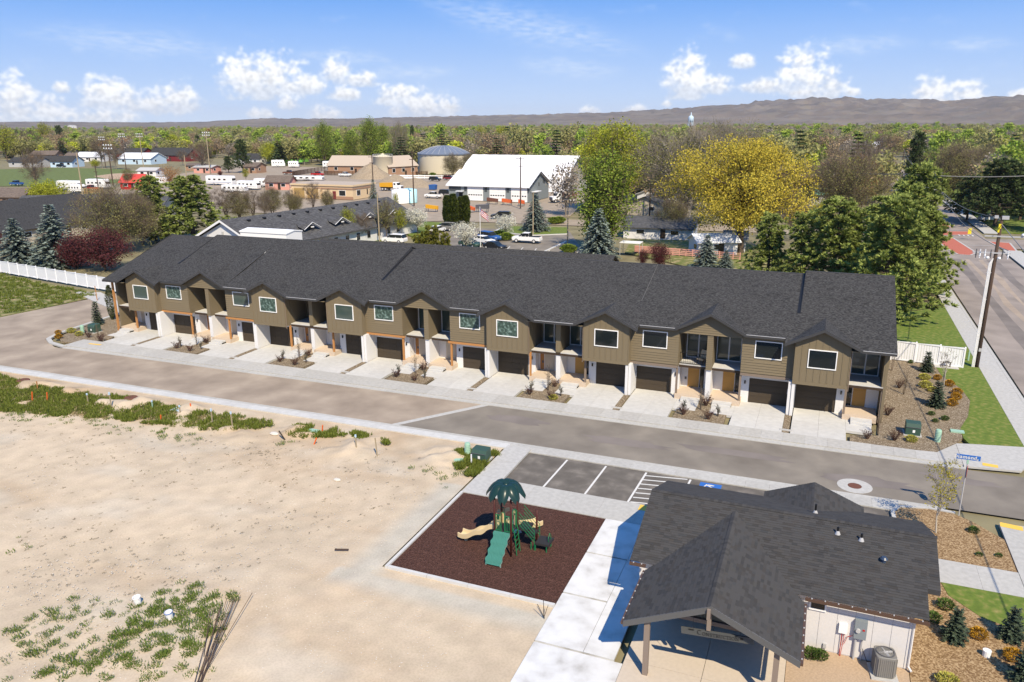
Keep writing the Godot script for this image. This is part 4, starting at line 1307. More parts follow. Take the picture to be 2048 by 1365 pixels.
	caps(roof, P(-7.0, CR, 4.26), P(5.9, CR, 4.26), Vector3.BACK, k)
	caps(roof, P(c, 27.3, 4.11), P(c, 35.5, 4.11), Vector3.RIGHT, kp)
	# boards and gutters along the edges
	s = Shape.new()
	for d in [-1.0, 1.0]:
		s.quad(P(c, 27.28, 4.11), P(c + d * 3.44, 27.28, 2.56), P(c + d * 3.44, 27.28, 2.28), P(c, 27.28, 3.82))
		s.quad(P(c, 27.28, 4.11), P(c + d * 3.44, 27.28, 2.56), P(c + d * 3.44, 27.33, 2.56), P(c, 27.33, 4.11))
		s.quad(P(c, 27.33, 4.06), P(c + d * 3.44, 27.33, 2.5), P(c + d * 3.44, 27.33, 2.3), P(c, 27.33, 3.84))
	obj("rake_board", s, M.rake_grey, roof)
	s = Shape.new()
	for x in [-7.0, 5.9]:
		s.quad(P(x, 31.65 if x < 0 else 33.2, 2.5 if x < 0 else 3.03), P(x, CR, 4.03), P(x, CR, 4.25), P(x, 31.65 if x < 0 else 33.2, 2.72 if x < 0 else 3.25))
		s.quad(P(x, 40.6, 2.48), P(x, CR, 4.03), P(x, CR, 4.25), P(x, 40.6, 2.7))
	s.quad(P(5.4, 31.65, 2.5), P(5.4, 33.2, 3.03), P(5.4, 33.2, 3.25), P(5.4, 31.65, 2.72))
	s.quad(P(5.4, 33.2, 3.03), P(5.9, 33.2, 3.03), P(5.9, 33.2, 3.26), P(5.4, 33.2, 3.26))
	obj("rake_board", s, M.fascia, roof)
	for q in [[P(0.66, 31.6, 2.6), P(5.42, 31.6, 2.6), 9], [P(-7.0, 31.6, 2.6), P(-6.25, 31.6, 2.6), 2], [P(c - 3.48, 31.4, 2.44), P(c - 3.48, 27.3, 2.44), 8], [P(c + 3.48, 31.4, 2.44), P(c + 3.48, 27.3, 2.44), 8]]:
		var g := part("gutter", roof)
		s = Shape.new()
		s.bar(q[0], q[1], 0.12)
		obj("trough", s, M.gutter, g)
		for j in q[2]:
			s = Shape.new()
			s.cbox((q[0] as Vector3).lerp(q[1], (j + 0.5) / q[2]) + Vector3(0, 0.07, 0), Vector3(0.05, 0.05, 0.05))
			obj("hanger", s, M.light_grey, g)
	# porch frame
	for x in [-5.27, -0.2]:
		s = Shape.new()
		s.box(P(x - 0.11, 27.71, 0.04), P(x + 0.11, 27.49, 2.78))
		obj("porch_post", s, M.porch_wood, b)
	s = Shape.new()
	s.box(P(-5.1, 28.4, 2.6), P(-0.45, 28.25, 2.78))
	obj("tie_beam", s, M.porch_wood, b)
	s = Shape.new()
	s.box(P(c - 0.13, 27.7, 2.82), P(c + 0.03, 27.54, 3.8))
	obj("king_post", s, M.porch_wood, b)
	s = Shape.new()
	s.bar(P(c - 0.05, 27.24, 3.55), P(c - 0.05, 27.24, 4.0), 0.13)
	obj("king_post", s, M.porch_wood, b)
	s = Shape.new()
	s.box(P(-5.3, 31.99, 0.05), P(-0.3, 31.95, 2.5))
	for j in 3:
		s.box(P(-5.0 + j * 1.6, 31.94, 0.1), P(-3.6 + j * 1.6, 31.9, 2.3))
	obj("porch_wall", s, M.brown_wall, b)
	# the dark board that hangs under the porch, with its lettering
	var sign_at := thing("hanging_sign", "long dark grey sign board reading CONSTRUCTION hung under the clubhouse porch gable", "sign", P(-2.5, 27.62, 2.66))
	sign_at.rotation.z = deg_to_rad(4.5)
	s = Shape.new()
	s.box(Vector3(-1.4, -0.15, -0.03), Vector3(1.4, 0.14, 0.03))
	obj("board", s, M.sign_board, sign_at)
	s = Shape.new()
	for x in [-0.9, 0.9]:
		s.tube(Vector3(x, 0.13, 0), Vector3(x, 0.9, 0), 0.008, 0.008, 4)
	obj("hanger", s, M.black, sign_at)
	var font := SystemFont.new()
	font.font_names = PackedStringArray(["Droid Serif"])
	var x := -0.78
	for w in [["C", 0.2], ["ONSTRUCTION", 0.145]]:
		var t := TextMesh.new()
		t.text = w[0]
		t.font = font
		t.font_size = 64
		t.pixel_size = w[1] / 46.0
		t.depth = 0.012
		t.horizontal_alignment = HORIZONTAL_ALIGNMENT_LEFT
		t.vertical_alignment = VERTICAL_ALIGNMENT_BOTTOM
		var o := put("lettering", t, M.black, sign_at)
		o.position = Vector3(x, -0.14, 0.035)
		x += 0.2 if w[0] == "C" else 1.2
	s = Shape.new()
	s.cbox(Vector3(-1.0, 0.09, 0.034), Vector3(0.22, 0.06, 0.012)); s.cbox(Vector3(0.95, 0.03, 0.034), Vector3(0.12, 0.1, 0.012)); s.cbox(Vector3(0.75, 0.1, 0.034), Vector3(0.1, 0.05, 0.012))
	obj("emblem", s, M.black, sign_at)
	# vents
	for q in [[1.8, 35.3, 0.36, true], [2.8, 35.15, 0.36, true], [0.8, 37.3, 0.5, true]]:
		var h := club_h(q[1])
		var v := part("vent_pipe", b, P(q[0], q[1], h))
		s = Shape.new()
		s.tube(Vector3(0, -0.05, 0), Vector3(0, q[2], 0), 0.05, 0.05, 8)
		obj("pipe", s, M.black, v)
		s = Shape.new()
		s.lathe([Vector2(0.13, 0.0), Vector2(0.09, 0.1), Vector2(0.055, 0.17)], 10, Vector3.ZERO)
		obj("flashing", s, M.steel, v)
	s = Shape.new()
	s.lathe([Vector2(0.1, -0.05), Vector2(0.1, 0.14), Vector2(0.17, 0.15), Vector2(0.1, 0.24), Vector2(0.0, 0.26)], 12, P(3.72, 34.2, club_h(34.2)))
	obj("roof_vent", s, M.vent_blue, b)
	# wiring on the white wall
	s = Shape.new()
	s.box(P(2.72, 31.97, 1.08), P(3.2, 31.78, 1.95))
	var panel := obj("meter_panel", s, M.meter_grey, b)
	s = Shape.new()
	s.tube(P(2.86, 31.78, 1.5), P(2.86, 31.7, 1.5), 0.1, 0.09, 12)
	obj("meter", s, M.light_grey, panel)
	s = Shape.new()
	s.cbox(P(3.08, 31.775, 1.55), Vector3(0.09, 0.07, 0.02))
	obj("label", s, M.red, panel)
	s = Shape.new()
	s.box(P(2.12, 31.97, 1.15), P(2.46, 31.84, 1.6))
	obj("cable_box", s, M.trim_white, b)
	for q in [["conduit", M.steel, 0.05, [P(2.82, 31.9, 1.1), P(2.82, 31.88, 0.0)]], ["conduit", M.steel, 0.025, [P(3.08, 31.9, 1.1), P(3.08, 31.9, 0.5), P(3.15, 31.9, 0.45), P(3.1, 31.9, 0.0)]], ["cable", M.red, 0.016, [P(2.26, 31.9, 1.16), P(2.27, 31.9, 0.0)]], ["cable", M.red, 0.014, [P(2.36, 31.9, 1.16), P(2.34, 31.9, 0.6), P(2.3, 31.88, 0.0)]], ["cable", M.red, 0.012, [P(2.72, 31.9, 1.12), P(2.5, 31.9, 1.02), P(2.38, 31.9, 0.6)]], ["cable", M.black, 0.014, [P(3.12, 31.88, 0.6), P(3.35, 31.75, 0.12), P(3.6, 31.6, 0.3)]]]:
		s = Shape.new()
		s.path(q[3], q[2], 6)
		obj(q[0], s, q[1], b)
	s = Shape.new()
	s.path([P(4.92, 31.75, 2.5), P(4.93, 31.93, 2.3), P(4.93, 31.93, 0.2), P(5.05, 31.75, 0.1)], 0.05, 6)
	obj("downpipe", s, M.clubhouse_wall, b)
	s = Shape.new()
	s.cbox(P(1.65, 31.94, 0.3), Vector3(0.14, 0.2, 0.08))
	obj("outlet", s, M.light_grey, b)
	air_conditioner()


func air_conditioner() -> void:
	var a := thing("air_conditioner", "grey square air conditioning unit standing on a pad against the white clubhouse wall", "air conditioner", P(3.95, 31.35, 0.04), deg_to_rad(8))
	var s := Shape.new()
	s.cbox(Vector3(0, -0.02, 0), Vector3(1.05, 0.1, 1.05))
	obj("pad", s, M.walk_concrete, a)
	var poly := PackedVector2Array()
	for k in 16:
		var t := TAU * (k + 0.5) / 16
		poly.append(Vector2(signf(cos(t)) * pow(absf(cos(t)), 0.35), signf(sin(t)) * pow(absf(sin(t)), 0.35)) * 0.41)
	s = Shape.new()
	s.prism(poly, 0.05, 1.0, 0.02)
	s.moved(0, Transform3D(Basis(Vector3.RIGHT, Vector3(0, 0, -1), Vector3.UP), Vector3.ZERO))
	obj("housing", s, M.ac_grey, a)
	for side in 4:
		for k in 9:
			s = Shape.new()
			s.tbox(Transform3D(Basis(Vector3.UP, side * PI / 2), Vector3.ZERO) * Transform3D(Basis(), Vector3(-0.3 + k * 0.075, 0.5, 0.415)), Vector3(0.03, 0.82, 0.02))
			obj("louvre", s, M.ac_grey, a)
	s = Shape.new()
	s.lathe([Vector2(0.36, 1.001), Vector2(0.37, 1.04), Vector2(0.33, 1.04), Vector2(0.3, 0.9), Vector2(0.0, 0.88)], 20, Vector3.ZERO)
	obj("fan_ring", s, M.dark_steel, a)
	s = Shape.new()
	for k in 4:
		s.tbox(Transform3D(Basis(Vector3.UP, k * PI / 2 + 0.3) * Basis(Vector3.RIGHT, 0.4), Vector3.ZERO) * Transform3D(Basis(), Vector3(0.17, 0.93, -0.37)), Vector3(0.26, 0.01, 0.14))
	s.lathe([Vector2(0.09, 0.9), Vector2(0.09, 1.0), Vector2(0.0, 1.02)], 10, Vector3.ZERO)
	obj("fan", s, M.steel, a)
	s = Shape.new()
	for r in [0.12, 0.19, 0.26, 0.32]:
		for k in 16:
			s.tube(Vector3(cos(TAU * k / 16) * r, 1.045, sin(TAU * k / 16) * r), Vector3(cos(TAU * (k + 1) / 16) * r, 1.045, sin(TAU * (k + 1) / 16) * r), 0.006, 0.006, 3, false)
	obj("guard", s, M.ac_grey, a)

func playground() -> void:
	var t := thing("play_structure", "play tower with dark leaf canopy, two tan slides and a teal climbing wall", "playground", P(-14.41, 34.53, 0.0))
	var h := 1.37
	var s: Shape
	var w := 0.47
	# four posts of the tower and one by the steps
	for q in [[-w, w, 3.35], [w, w, 3.35], [-w, -w, 3.35], [w, -w, 3.35], [1.25, -1.35, 2.0]]:
		s = Shape.new()
		s.tube(Vector3(q[0], 0, q[1]), Vector3(q[0], q[2], q[1]), 0.055, 0.055, 10)
		obj("post", s, M.play_brown, t, true)
	s = Shape.new()
	s.cbox(Vector3(0, h - 0.03, 0), Vector3(2 * w + 0.04, 0.06, 2 * w + 0.04))
	obj("deck", s, M.play_deck, t)
	# canopy of eight puffed leaves round a hub
	var can := part("canopy", t, Vector3(0, 3.3, 0))
	for k in 8:
		s = Shape.new()
		var n := 8
		var rows := []
		for i in n + 1:
			var u := float(i) / n
			var out := 0.08 + u * 0.98
			var up := 0.6 - 0.1 * u * u - 0.6 * pow(u, 3.0)
			var half := 0.05 + 0.29 * pow(sin(clampf(0.08 + u * 0.92, 0.0, 1.0) * PI * 0.9), 0.75) * (1.0 if i < n else 0.4)
			var line := []
			for j in 7:
				var v := j / 3.0 - 1.0
				var puff := 0.24 * (1.0 - v * v) * sin(minf(u * 1.3 + 0.1, 1.0) * PI * 0.62) - (0.03 if j == 3 else 0.0)
				line.append(Vector3(out, up + puff, v * half).rotated(Vector3.UP, TAU * k / 8 + 0.2))
			rows.append(line)
		for i in n:
			for j in 6:
				s.quad(rows[i][j], rows[i + 1][j], rows[i + 1][j + 1], rows[i][j + 1])
		obj("leaf", s, M.canopy, can, true)
	s = Shape.new()
	s.lathe([Vector2(0.2, 0.55), Vector2(0.16, 0.68), Vector2(0.06, 0.75), Vector2(0.0, 0.76)], 14, Vector3.ZERO)
	obj("hub", s, M.canopy, can, true)
	# climbing wall leaning against the near side
	s = Shape.new()
	s.tinted = true
	var n := 16
	var nz := FastNoiseLite.new()
	nz.seed = 2; nz.frequency = 2.2
	var g := []
	for i in n * 2 + 1:
		var u := float(i) / (n * 2)
		var line := []
		var wav := 0.035 * sin(u * 24.0)
		for j in n + 1:
			var v := float(j) / n - 0.5
			var b := nz.get_noise_2d(v * 2.4, u * 4.0)
			line.append(Vector3(-0.02 + v * 0.88 + wav * signf(v) * absf(v) * 2.0 - u * 0.06, h + 0.02 - u * (h - 0.08), w + 0.05 + u * 1.22) + Vector3(0, 0.6, 0.75) * (0.035 * absf(b) + 0.02 * sin(u * 24.0)))
		g.append(line)
	for i in n * 2:
		for j in n:
			s.tint = Color(0.045, 0.17, 0.14)
			s.quad(g[i][j], g[i + 1][j], g[i + 1][j + 1], g[i][j + 1])
	obj("climbing_wall", s, M.tinted, t)
	s = Shape.new()
	for x in [-0.46, 0.36]:
		for i in n * 2:
			var a: Vector3 = g[i][0 if x < 0 else n]; var c: Vector3 = g[i + 1][0 if x < 0 else n]
			s.quad(a, c, c - Vector3(0, 0.09, 0.05), a - Vector3(0, 0.09, 0.05))
		s.bar(Vector3(x, 0.0, w + 1.2), Vector3(x, 0.14, w + 1.2), 0.05)
	obj("wall_edge", s, M.wall_teal, t)
	# slides
	slide(t, [Vector3(-w, h, -0.05), Vector3(-0.9, h - 0.1, -0.05), Vector3(-1.3, 0.88, -0.08), Vector3(-1.75, 0.72, -0.1), Vector3(-2.15, 0.42, -0.15), Vector3(-2.5, 0.28, -0.2), Vector3(-2.85, 0.3, -0.25)])
	slide(t, [Vector3(0.05, h, -w), Vector3(0.08, h - 0.1, -0.9), Vector3(0.14, 0.88, -1.35), Vector3(0.25, 0.62, -1.9), Vector3(0.42, 0.4, -2.4), Vector3(0.62, 0.28, -2.8), Vector3(0.78, 0.28, -3.1)])
	# hooded arches at the slide entries
	for q in [[0.0, Vector3(-w, h, -0.02)], [-PI / 2, Vector3(0, h, -w)]]:
		s = Shape.new()
		var pts := []
		for k in 13:
			var a := PI * k / 12
			pts.append(Vector3(0, 0.55 + 0.42 * sin(a), 0.4 * cos(a)))
		for k in 12:
			var a: Vector3 = pts[k]; var c: Vector3 = pts[k + 1]
			s.quad(a, c, c * Vector3(1, 0.78, 0.62), a * Vector3(1, 0.78, 0.62))
		s.box(Vector3(-0.02, 0, 0.25), Vector3(0.02, 0.6, 0.4)); s.box(Vector3(-0.02, 0, -0.4), Vector3(0.02, 0.6, -0.25))
		s.moved(0, Transform3D(Basis(Vector3.UP, q[0]), q[1]))
		obj("slide_hood", s, M.play_tan, t)
	# barred panels
	for q in [[Vector3(-w, h, w), Vector3(-0.12, h, w), 0.95, 5], [Vector3(0.1, h, w), Vector3(w, h, w), 0.95, 4], [Vector3(w, h, w), Vector3(w, h, 0.25), 0.9, 3], [Vector3(w, h, -0.2), Vector3(w, h, -w), 0.9, 3], [Vector3(-w, h, -w), Vector3(-0.3, h, -w), 0.9, 2], [Vector3(w, h, -w), Vector3(0.3, h, -w), 0.9, 2]]:
		var p := part("barrier", t)
		s = Shape.new()
		s.bar(q[0] + Vector3.UP * 0.06, q[1] + Vector3.UP * 0.06, 0.035); s.bar(q[0] + Vector3.UP * q[2], q[1] + Vector3.UP * q[2], 0.035)
		obj("rail", s, M.play_green, p)
		for k in q[3] + 1:
			s = Shape.new()
			var b: Vector3 = (q[0] as Vector3).lerp(q[1], float(k) / q[3])
			s.tube(b + Vector3.UP * 0.06, b + Vector3.UP * q[2], 0.015, 0.015, 5)
			obj("bar", s, M.play_green, p)
	# grab hoops over the climbing wall and the ladder
	for q in [[Vector3(-0.1, h, w), Vector3(0.12, h, w), 1.15], [Vector3(w, h, -0.2), Vector3(w, h, 0.25), 1.2]]:
		s = Shape.new()
		var mid: Vector3 = ((q[0] as Vector3) + q[1]) / 2; var half: Vector3 = ((q[1] as Vector3) - q[0]) / 2
		var pts := [q[0]]
		for k in 9:
			var a := PI - PI * k / 8
			pts.append(mid + half * cos(a) + Vector3.UP * (q[2] - 0.2 + 0.2 * sin(a)))
		pts.append(q[1])
		s.path(pts, 0.02, 6)
		obj("hoop", s, M.play_green, t)
	# ladder
	var lad := part("ladder", t)
	for z in [0.28, -0.22]:
		s = Shape.new()
		s.path([Vector3(w + 0.25, 0, z), Vector3(w + 0.12, 1.3, z), Vector3(w + 0.06, 1.55, z), Vector3(w - 0.02, 1.5, z)], 0.025, 6)
		obj("stringer", s, M.play_green, lad)
	for k in 5:
		s = Shape.new()
		var y := 0.25 + k * 0.26
		s.tube(Vector3(w + 0.225 - y * 0.09, y, 0.28), Vector3(w + 0.225 - y * 0.09, y, -0.22), 0.018, 0.018, 5)
		obj("rung", s, M.play_green, lad)
	# transfer steps and their rails
	for q in [[0.62, 1.1, 0.62], [0.98, 0.78, 0.5], [1.72, 0.42, 0.78]]:
		s = Shape.new()
		s.cbox(Vector3(q[0] + 0.12, q[1], -0.98), Vector3(q[2], 0.12, 0.85))
		obj("step", s, M.play_deck, t)
	for q in [Vector3(1.45, 0, -0.6), Vector3(2.08, 0, -0.6), Vector3(2.08, 0, -1.36), Vector3(1.2, 0, -0.6)]:
		s = Shape.new()
		s.tube(q, q + Vector3.UP * 0.42, 0.03, 0.03, 6)
		obj("leg", s, M.play_green, t)
	for z in [-0.56, -1.42]:
		var r := part("stair_rail", t)
		for k in 4:
			s = Shape.new()
			s.tube(Vector3(w, h + 0.75 - k * 0.22, z), Vector3(1.4, 1.15 - k * 0.22, z), 0.017, 0.017, 5)
			obj("rail", s, M.play_green, r)
		s = Shape.new()
		s.tube(Vector3(1.4, 0.0, z), Vector3(1.4, 1.17, z), 0.02, 0.02, 5)
		obj("upright", s, M.play_green, r)
	s = Shape.new()
	s.path([Vector3(2.12, 0.0, -1.2), Vector3(2.12, 0.75, -1.2), Vector3(2.12, 0.95, -1.0), Vector3(2.12, 0.75, -0.8), Vector3(2.12, 0.5, -0.85)], 0.02, 6)
	obj("grab_hoop", s, M.play_green, t)


func slide(t: Node, pts: Array) -> void:
	var cv := Curve3D.new()
	for k in pts.size():
		var tg: Vector3 = (pts[mini(k + 1, pts.size() - 1)] - pts[maxi(k - 1, 0)]) * 0.17
		cv.add_point(pts[k], -tg, tg)
	var len := cv.get_baked_length()
	var rows := []
	var n := 26
	for i in n + 1:
		var o := len * i / n
		var p := cv.sample_baked(o)
		var d := (cv.sample_baked(minf(o + 0.05, len)) - cv.sample_baked(maxf(o - 0.05, 0.0))).normalized()
		var side := d.cross(Vector3.UP).normalized()
		var line := []
		for q in [[-0.3, -0.06], [-0.3, 0.2], [-0.24, 0.21], [-0.2, 0.04], [0.0, 0.0], [0.2, 0.04], [0.24, 0.21], [0.3, 0.2], [0.3, -0.06]]:
			line.append(p + side * q[0] + Vector3.UP * q[1])
		rows.append(line)
	var s := Shape.new()
	for i in n:
		for j in 8:
			s.quad(rows[i][j], rows[i][j + 1], rows[i + 1][j + 1], rows[i + 1][j])
	var o := obj("slide", s, M.play_tan, t)
	s = Shape.new()
	var e: Vector3 = pts[-2]
	s.tube(Vector3(e.x, 0, e.z), Vector3(e.x, e.y - 0.02, e.z), 0.1, 0.1, 10)
	obj("slide_foot", s, M.play_tan, o)

func rv(k := 1.0) -> Vector3:
	var a := R.randf() * TAU; var y := R.randf_range(-1.0, 1.0)
	var r := sqrt(1.0 - y * y)
	return Vector3(cos(a) * r, y, sin(a) * r) * k


func limb(s: Shape, a: Vector3, b: Vector3, r0: float, r1: float, sag: float, n := 3, sides := 5) -> void:
	var prev := a
	for k in n:
		var t := float(k + 1) / n
		var p := a.lerp(b, t) + Vector3.UP * sag * sin(t * PI) + rv(a.distance_to(b) * 0.03 * (1.0 if k < n - 1 else 0.0))
		s.tube(prev, p, lerpf(r0, r1, float(k) / n), lerpf(r0, r1, t), sides, false)
		prev = p


# A broad-leaved tree: limbs reach to clumps spread over an egg-shaped crown; twigs and leaves grow round each clump.
# o: h, w, low (foot of the crown as a share of h), clumps, leaves, size, cols, twigs, bark, egg (0 round .. 1 widest at the top), lean, stems
func broadleaf(called: String, o: Dictionary) -> Node3D:
	var t := Node3D.new()
	t.name = called
	var h: float = o.h; var w: float = o.w; var low: float = o.get("low", 0.25) * h
	var wood := Shape.new(); var crown := Shape.new()
	var twig := Shape.new()
	var r0: float = o.get("girth", h * 0.02)
	var stems: int = o.get("stems", 1)
	var egg: float = o.get("egg", 0.35)
	var bases := []
	for k in stems:
		var lean := rv(0.12 * h if stems > 1 else 0.03 * h); lean.y = 0.0
		var top := Vector3(0, low + (h - low) * (0.35 if stems > 1 else 0.45), 0) + lean
		limb(wood, Vector3(lean.x * 0.1, -0.1, lean.z * 0.1), top, r0, r0 * 0.5, 0.0, 3, 7)
		bases.append([Vector3(lean.x * 0.1, -0.1, lean.z * 0.1), top])
	var n: int = o.clumps
	var mid := (low + h) / 2; var half := (h - low) / 2
	var cols: Array = o.cols
	var rise: float = o.get("rise", 0.35)
	var leaves: int = o.leaves; var size: float = o.size
	var spread: float = o.get("spread", 0.17) * w
	for k in n:
		var y := 1.0 - 2.0 * (k + 0.5) / n
		var a := k * 2.39996 + R.randf_range(-0.4, 0.4)
		var u := R.randf_range(0.5, 1.0) if k % 3 else R.randf_range(0.2, 0.7)
		var fat := sqrt(maxf(0.0, 1.0 - y * y)) * (1.0 + egg * y * 0.6)
		fat = maxf(fat, 0.12)
		var c := Vector3(cos(a) * fat * (w / 2 - spread * 0.6) * u, mid + y * (half - spread * 0.5) * lerpf(u, 1.0, 0.5), sin(a) * fat * (w / 2 - spread * 0.6) * u)
		c += rv(spread * 0.35)
		var rough: float = o.get("rough", 0.18)
		var swell := 1.0 + rough * sin(a * 2.0 + y * 5.0 + n) + rough * 0.7 * sin(a * 3.0 - y * 7.0 + h)
		c.x *= swell; c.z *= swell
		var puff := R.randf_range(0.7, 1.3)
		var st: Array = bases[k % stems]
		var from: Vector3 = (st[0] as Vector3).lerp(st[1], clampf((c.y * 0.6) / maxf(0.1, st[1].y), 0.35, 1.0))
		if o.get("limbs", true):
			limb(wood, from, c, r0 * 0.34, r0 * 0.07, c.distance_to(from) * 0.06, 3, 4)
		for j in o.get("twigs", 0):
			var d := (rv() + (c - Vector3(0, mid * 0.7, 0)).normalized() * 0.9 + Vector3.UP * rise).normalized()
			var q := c + rv(spread * 0.25)
			var e := q + d * spread * R.randf_range(0.5, 1.3)
			twig.tube(q, e, r0 * 0.05 + 0.006, 0.004, 3, false)
			var e2 := q.lerp(e, 0.5) + (d + rv(0.8)).normalized() * spread * 0.6
			twig.tube(q.lerp(e, 0.45), e2, r0 * 0.03 + 0.005, 0.003, 3, false)
		var shade := R.randf_range(0.84, 1.16)
		var mix0 := R.randf()
		for j in int(leaves * puff * puff):
			var g := rv(spread * puff * pow(R.randf(), 0.45))
			g.y *= o.get("flat", 0.8)
			var col: Color = (cols[0] as Color).lerp(cols[1], clampf(mix0 * 0.6 + R.randf() * 0.5, 0.0, 1.0))
			var k2 := shade * R.randf_range(0.75, 1.25)
			col = Color(col.r * k2, col.g * k2, col.b * k2)
			var d := (rv() + g.normalized() * 0.4 + Vector3.UP * 0.25).normalized()
			var side := d.cross(rv()).normalized()
			var sz := size * R.randf_range(0.6, 1.3)
			crown.leaf(c + g, side * sz * 0.6, d.cross(side) * sz * 0.42, col)
	var tm := obj("trunk", wood, M[o.get("bark", "bark_brown")], t)
	if twig.v.size():
		obj("twigs", twig, M[o.get("twig", "twig")], tm)
	if crown.v.size():
		obj("crown", crown, M.leaf, t)
	return t


# A fir or spruce: whorls of drooping boughs, flat sprays along each.
func spruce(called: String, h: float, w: float, cols: Array, dense := 1.0, size := 0.34) -> Node3D:
	var t := Node3D.new()
	t.name = called
	var wood := Shape.new(); var crown := Shape.new()
	wood.tube(Vector3(0, -0.1, 0), Vector3(0, h * 0.96, 0), h * 0.018, 0.02, 7)
	var levels := int(h * 3.3 * dense)
	for k in levels:
		var f := float(k) / levels
		var y := h * (0.035 + 0.94 * f)
		var n := int(lerpf(10, 4, f))
		for j in n:
			var a := TAU * j / n + k * 1.7 + R.randf_range(-0.25, 0.25)
			var len := w / 2 * pow(1.0 - f, 0.82) * R.randf_range(0.8, 1.12) + 0.12
			var out := Vector3(cos(a), 0, sin(a)); var side := Vector3(-sin(a), 0, cos(a))
			var tip := Vector3(0, y, 0) + out * len + Vector3.UP * (-0.2 * len + 0.25 * f)
			wood.tube(Vector3(0, y, 0), tip, 0.03, 0.008, 3, false)
			var steps := maxi(3, int(len / (size * 0.62)))
			var tone := R.randf_range(0.85, 1.15)
			for i in steps:
				var u := (i + 0.7) / steps
				var p := Vector3(0, y, 0).lerp(tip, u) + Vector3.UP * (0.12 * sin(u * PI) * len * 0.4)
				for sg in [-1.0, 0.0, 1.0]:
					var d: Vector3 = (out * 0.8 + side * sg * 0.75 + Vector3.UP * R.randf_range(-0.25, 0.25)).normalized()
					var c: Color = (cols[0] as Color).lerp(cols[1], R.randf())
					var k2 := tone * R.randf_range(0.75, 1.25)
					var sz := size * R.randf_range(0.8, 1.2) * (1.15 - 0.4 * u)
					var tilt := (Vector3.UP + rv(0.7)).normalized()
					crown.leaf(p + d * sz * 0.5 * absf(sg), d * sz * 0.72, d.cross(tilt).normalized() * sz * 0.36, Color(c.r * k2, c.g * k2, c.b * k2))
	obj("trunk", wood, M.bark_dark, t)
	obj("crown", crown, M.needle, t)
	return t


# A pine: uneven boughs that turn up at the end and carry round tufts of needles.
func pine(called: String, h: float, w: float, cols: Array, whorls: int, tufts: int, size := 0.42, low := 0.05) -> Node3D:
	var t := Node3D.new()
	t.name = called
	var wood := Shape.new(); var crown := Shape.new()
	var bend := rv(h * 0.02)
	bend.y = 0.0
	wood.tube(Vector3(0, -0.1, 0), Vector3(0, h * 0.5, 0) + bend, h * 0.02, h * 0.012, 7)
	wood.tube(Vector3(0, h * 0.5, 0) + bend, Vector3(0, h * 0.96, 0), h * 0.012, 0.03, 6)
	for k in whorls:
		var f := float(k) / whorls
		var y := h * (low + (0.98 - low) * f)
		var n := 6 if f < 0.8 else 4
		for j in n:
			var a := TAU * j / n + k * 2.1 + R.randf_range(-0.4, 0.4)
			var len := w / 2 * pow(1.0 - f, 0.62) * (0.75 + 0.25 * sin(f * 9.0)) * R.randf_range(0.62, 1.12) + 0.3
			var out := Vector3(cos(a), 0, sin(a))
			var root := Vector3(0, y, 0) + bend * sin(f * PI)
			var tip := root + out * len + Vector3.UP * (len * 0.16 + R.randf_range(-0.2, 0.3))
			limb(wood, root, tip, 0.05, 0.015, -len * 0.08, 2, 4)
			var tone := R.randf_range(0.82, 1.18)
			for i in tufts:
				var u := 1.0 - 0.75 * float(i) / tufts
				var p := root.lerp(tip, u) + rv(0.28) + Vector3(0, -len * 0.08 * sin(u * PI), 0)
				for q in 34:
					var d := (rv() + out * 0.7 + Vector3.UP * 0.75).normalized()
					var c: Color = (cols[0] as Color).lerp(cols[1], clampf(R.randf() * 0.8 + d.y * 0.15, 0.0, 1.0))
					var k2 := tone * R.randf_range(0.75, 1.25)
					var sz := size * R.randf_range(0.7, 1.25)
					crown.leaf(p + d * sz * 0.45, d * sz * 0.6, d.cross(rv()).normalized() * sz * 0.14, Color(c.r * k2, c.g * k2, c.b * k2))
	obj("trunk", wood, M.bark_brown, t)
	obj("crown", crown, M.needle, t)
	return t


# A clipped-looking dense column or ball of small sprays.
func dense_bush(called: String, h: float, w: float, cols: Array, n: int, size: float, power := 0.6) -> Node3D:
	var t := Node3D.new()
	t.name = called
	var wood := Shape.new(); var crown := Shape.new()
	wood.tube(Vector3(0, -0.05, 0), Vector3(0, h * 0.7, 0), maxf(0.02, w * 0.05), 0.01, 5)
	for k in n:
		var f := (k + R.randf()) / n
		var a := k * 2.39996
		var r := w / 2 * pow(sin(clampf(f * 0.96 + 0.02, 0.0, 1.0) * PI), power) * (1.0 + 0.1 * sin(a * 3.0 + f * 14.0)) * R.randf_range(0.78, 1.04)
		var p := Vector3(cos(a) * r, h * (0.02 + 0.97 * f), sin(a) * r)
		var d := (Vector3(cos(a), 0.9, sin(a)) + rv(0.6)).normalized()
		var c: Color = (cols[0] as Color).lerp(cols[1], R.randf())
		var k2 := R.randf_range(0.75, 1.25)
		crown.leaf(p, d * size, d.cross(Vector3(cos(a), 0, sin(a)) + rv(0.4)).normalized() * size * 0.5, Color(c.r * k2, c.g * k2, c.b * k2))
	obj("stem", wood, M.bark_brown, t)
	obj("crown", crown, M.needle, t)
	return t


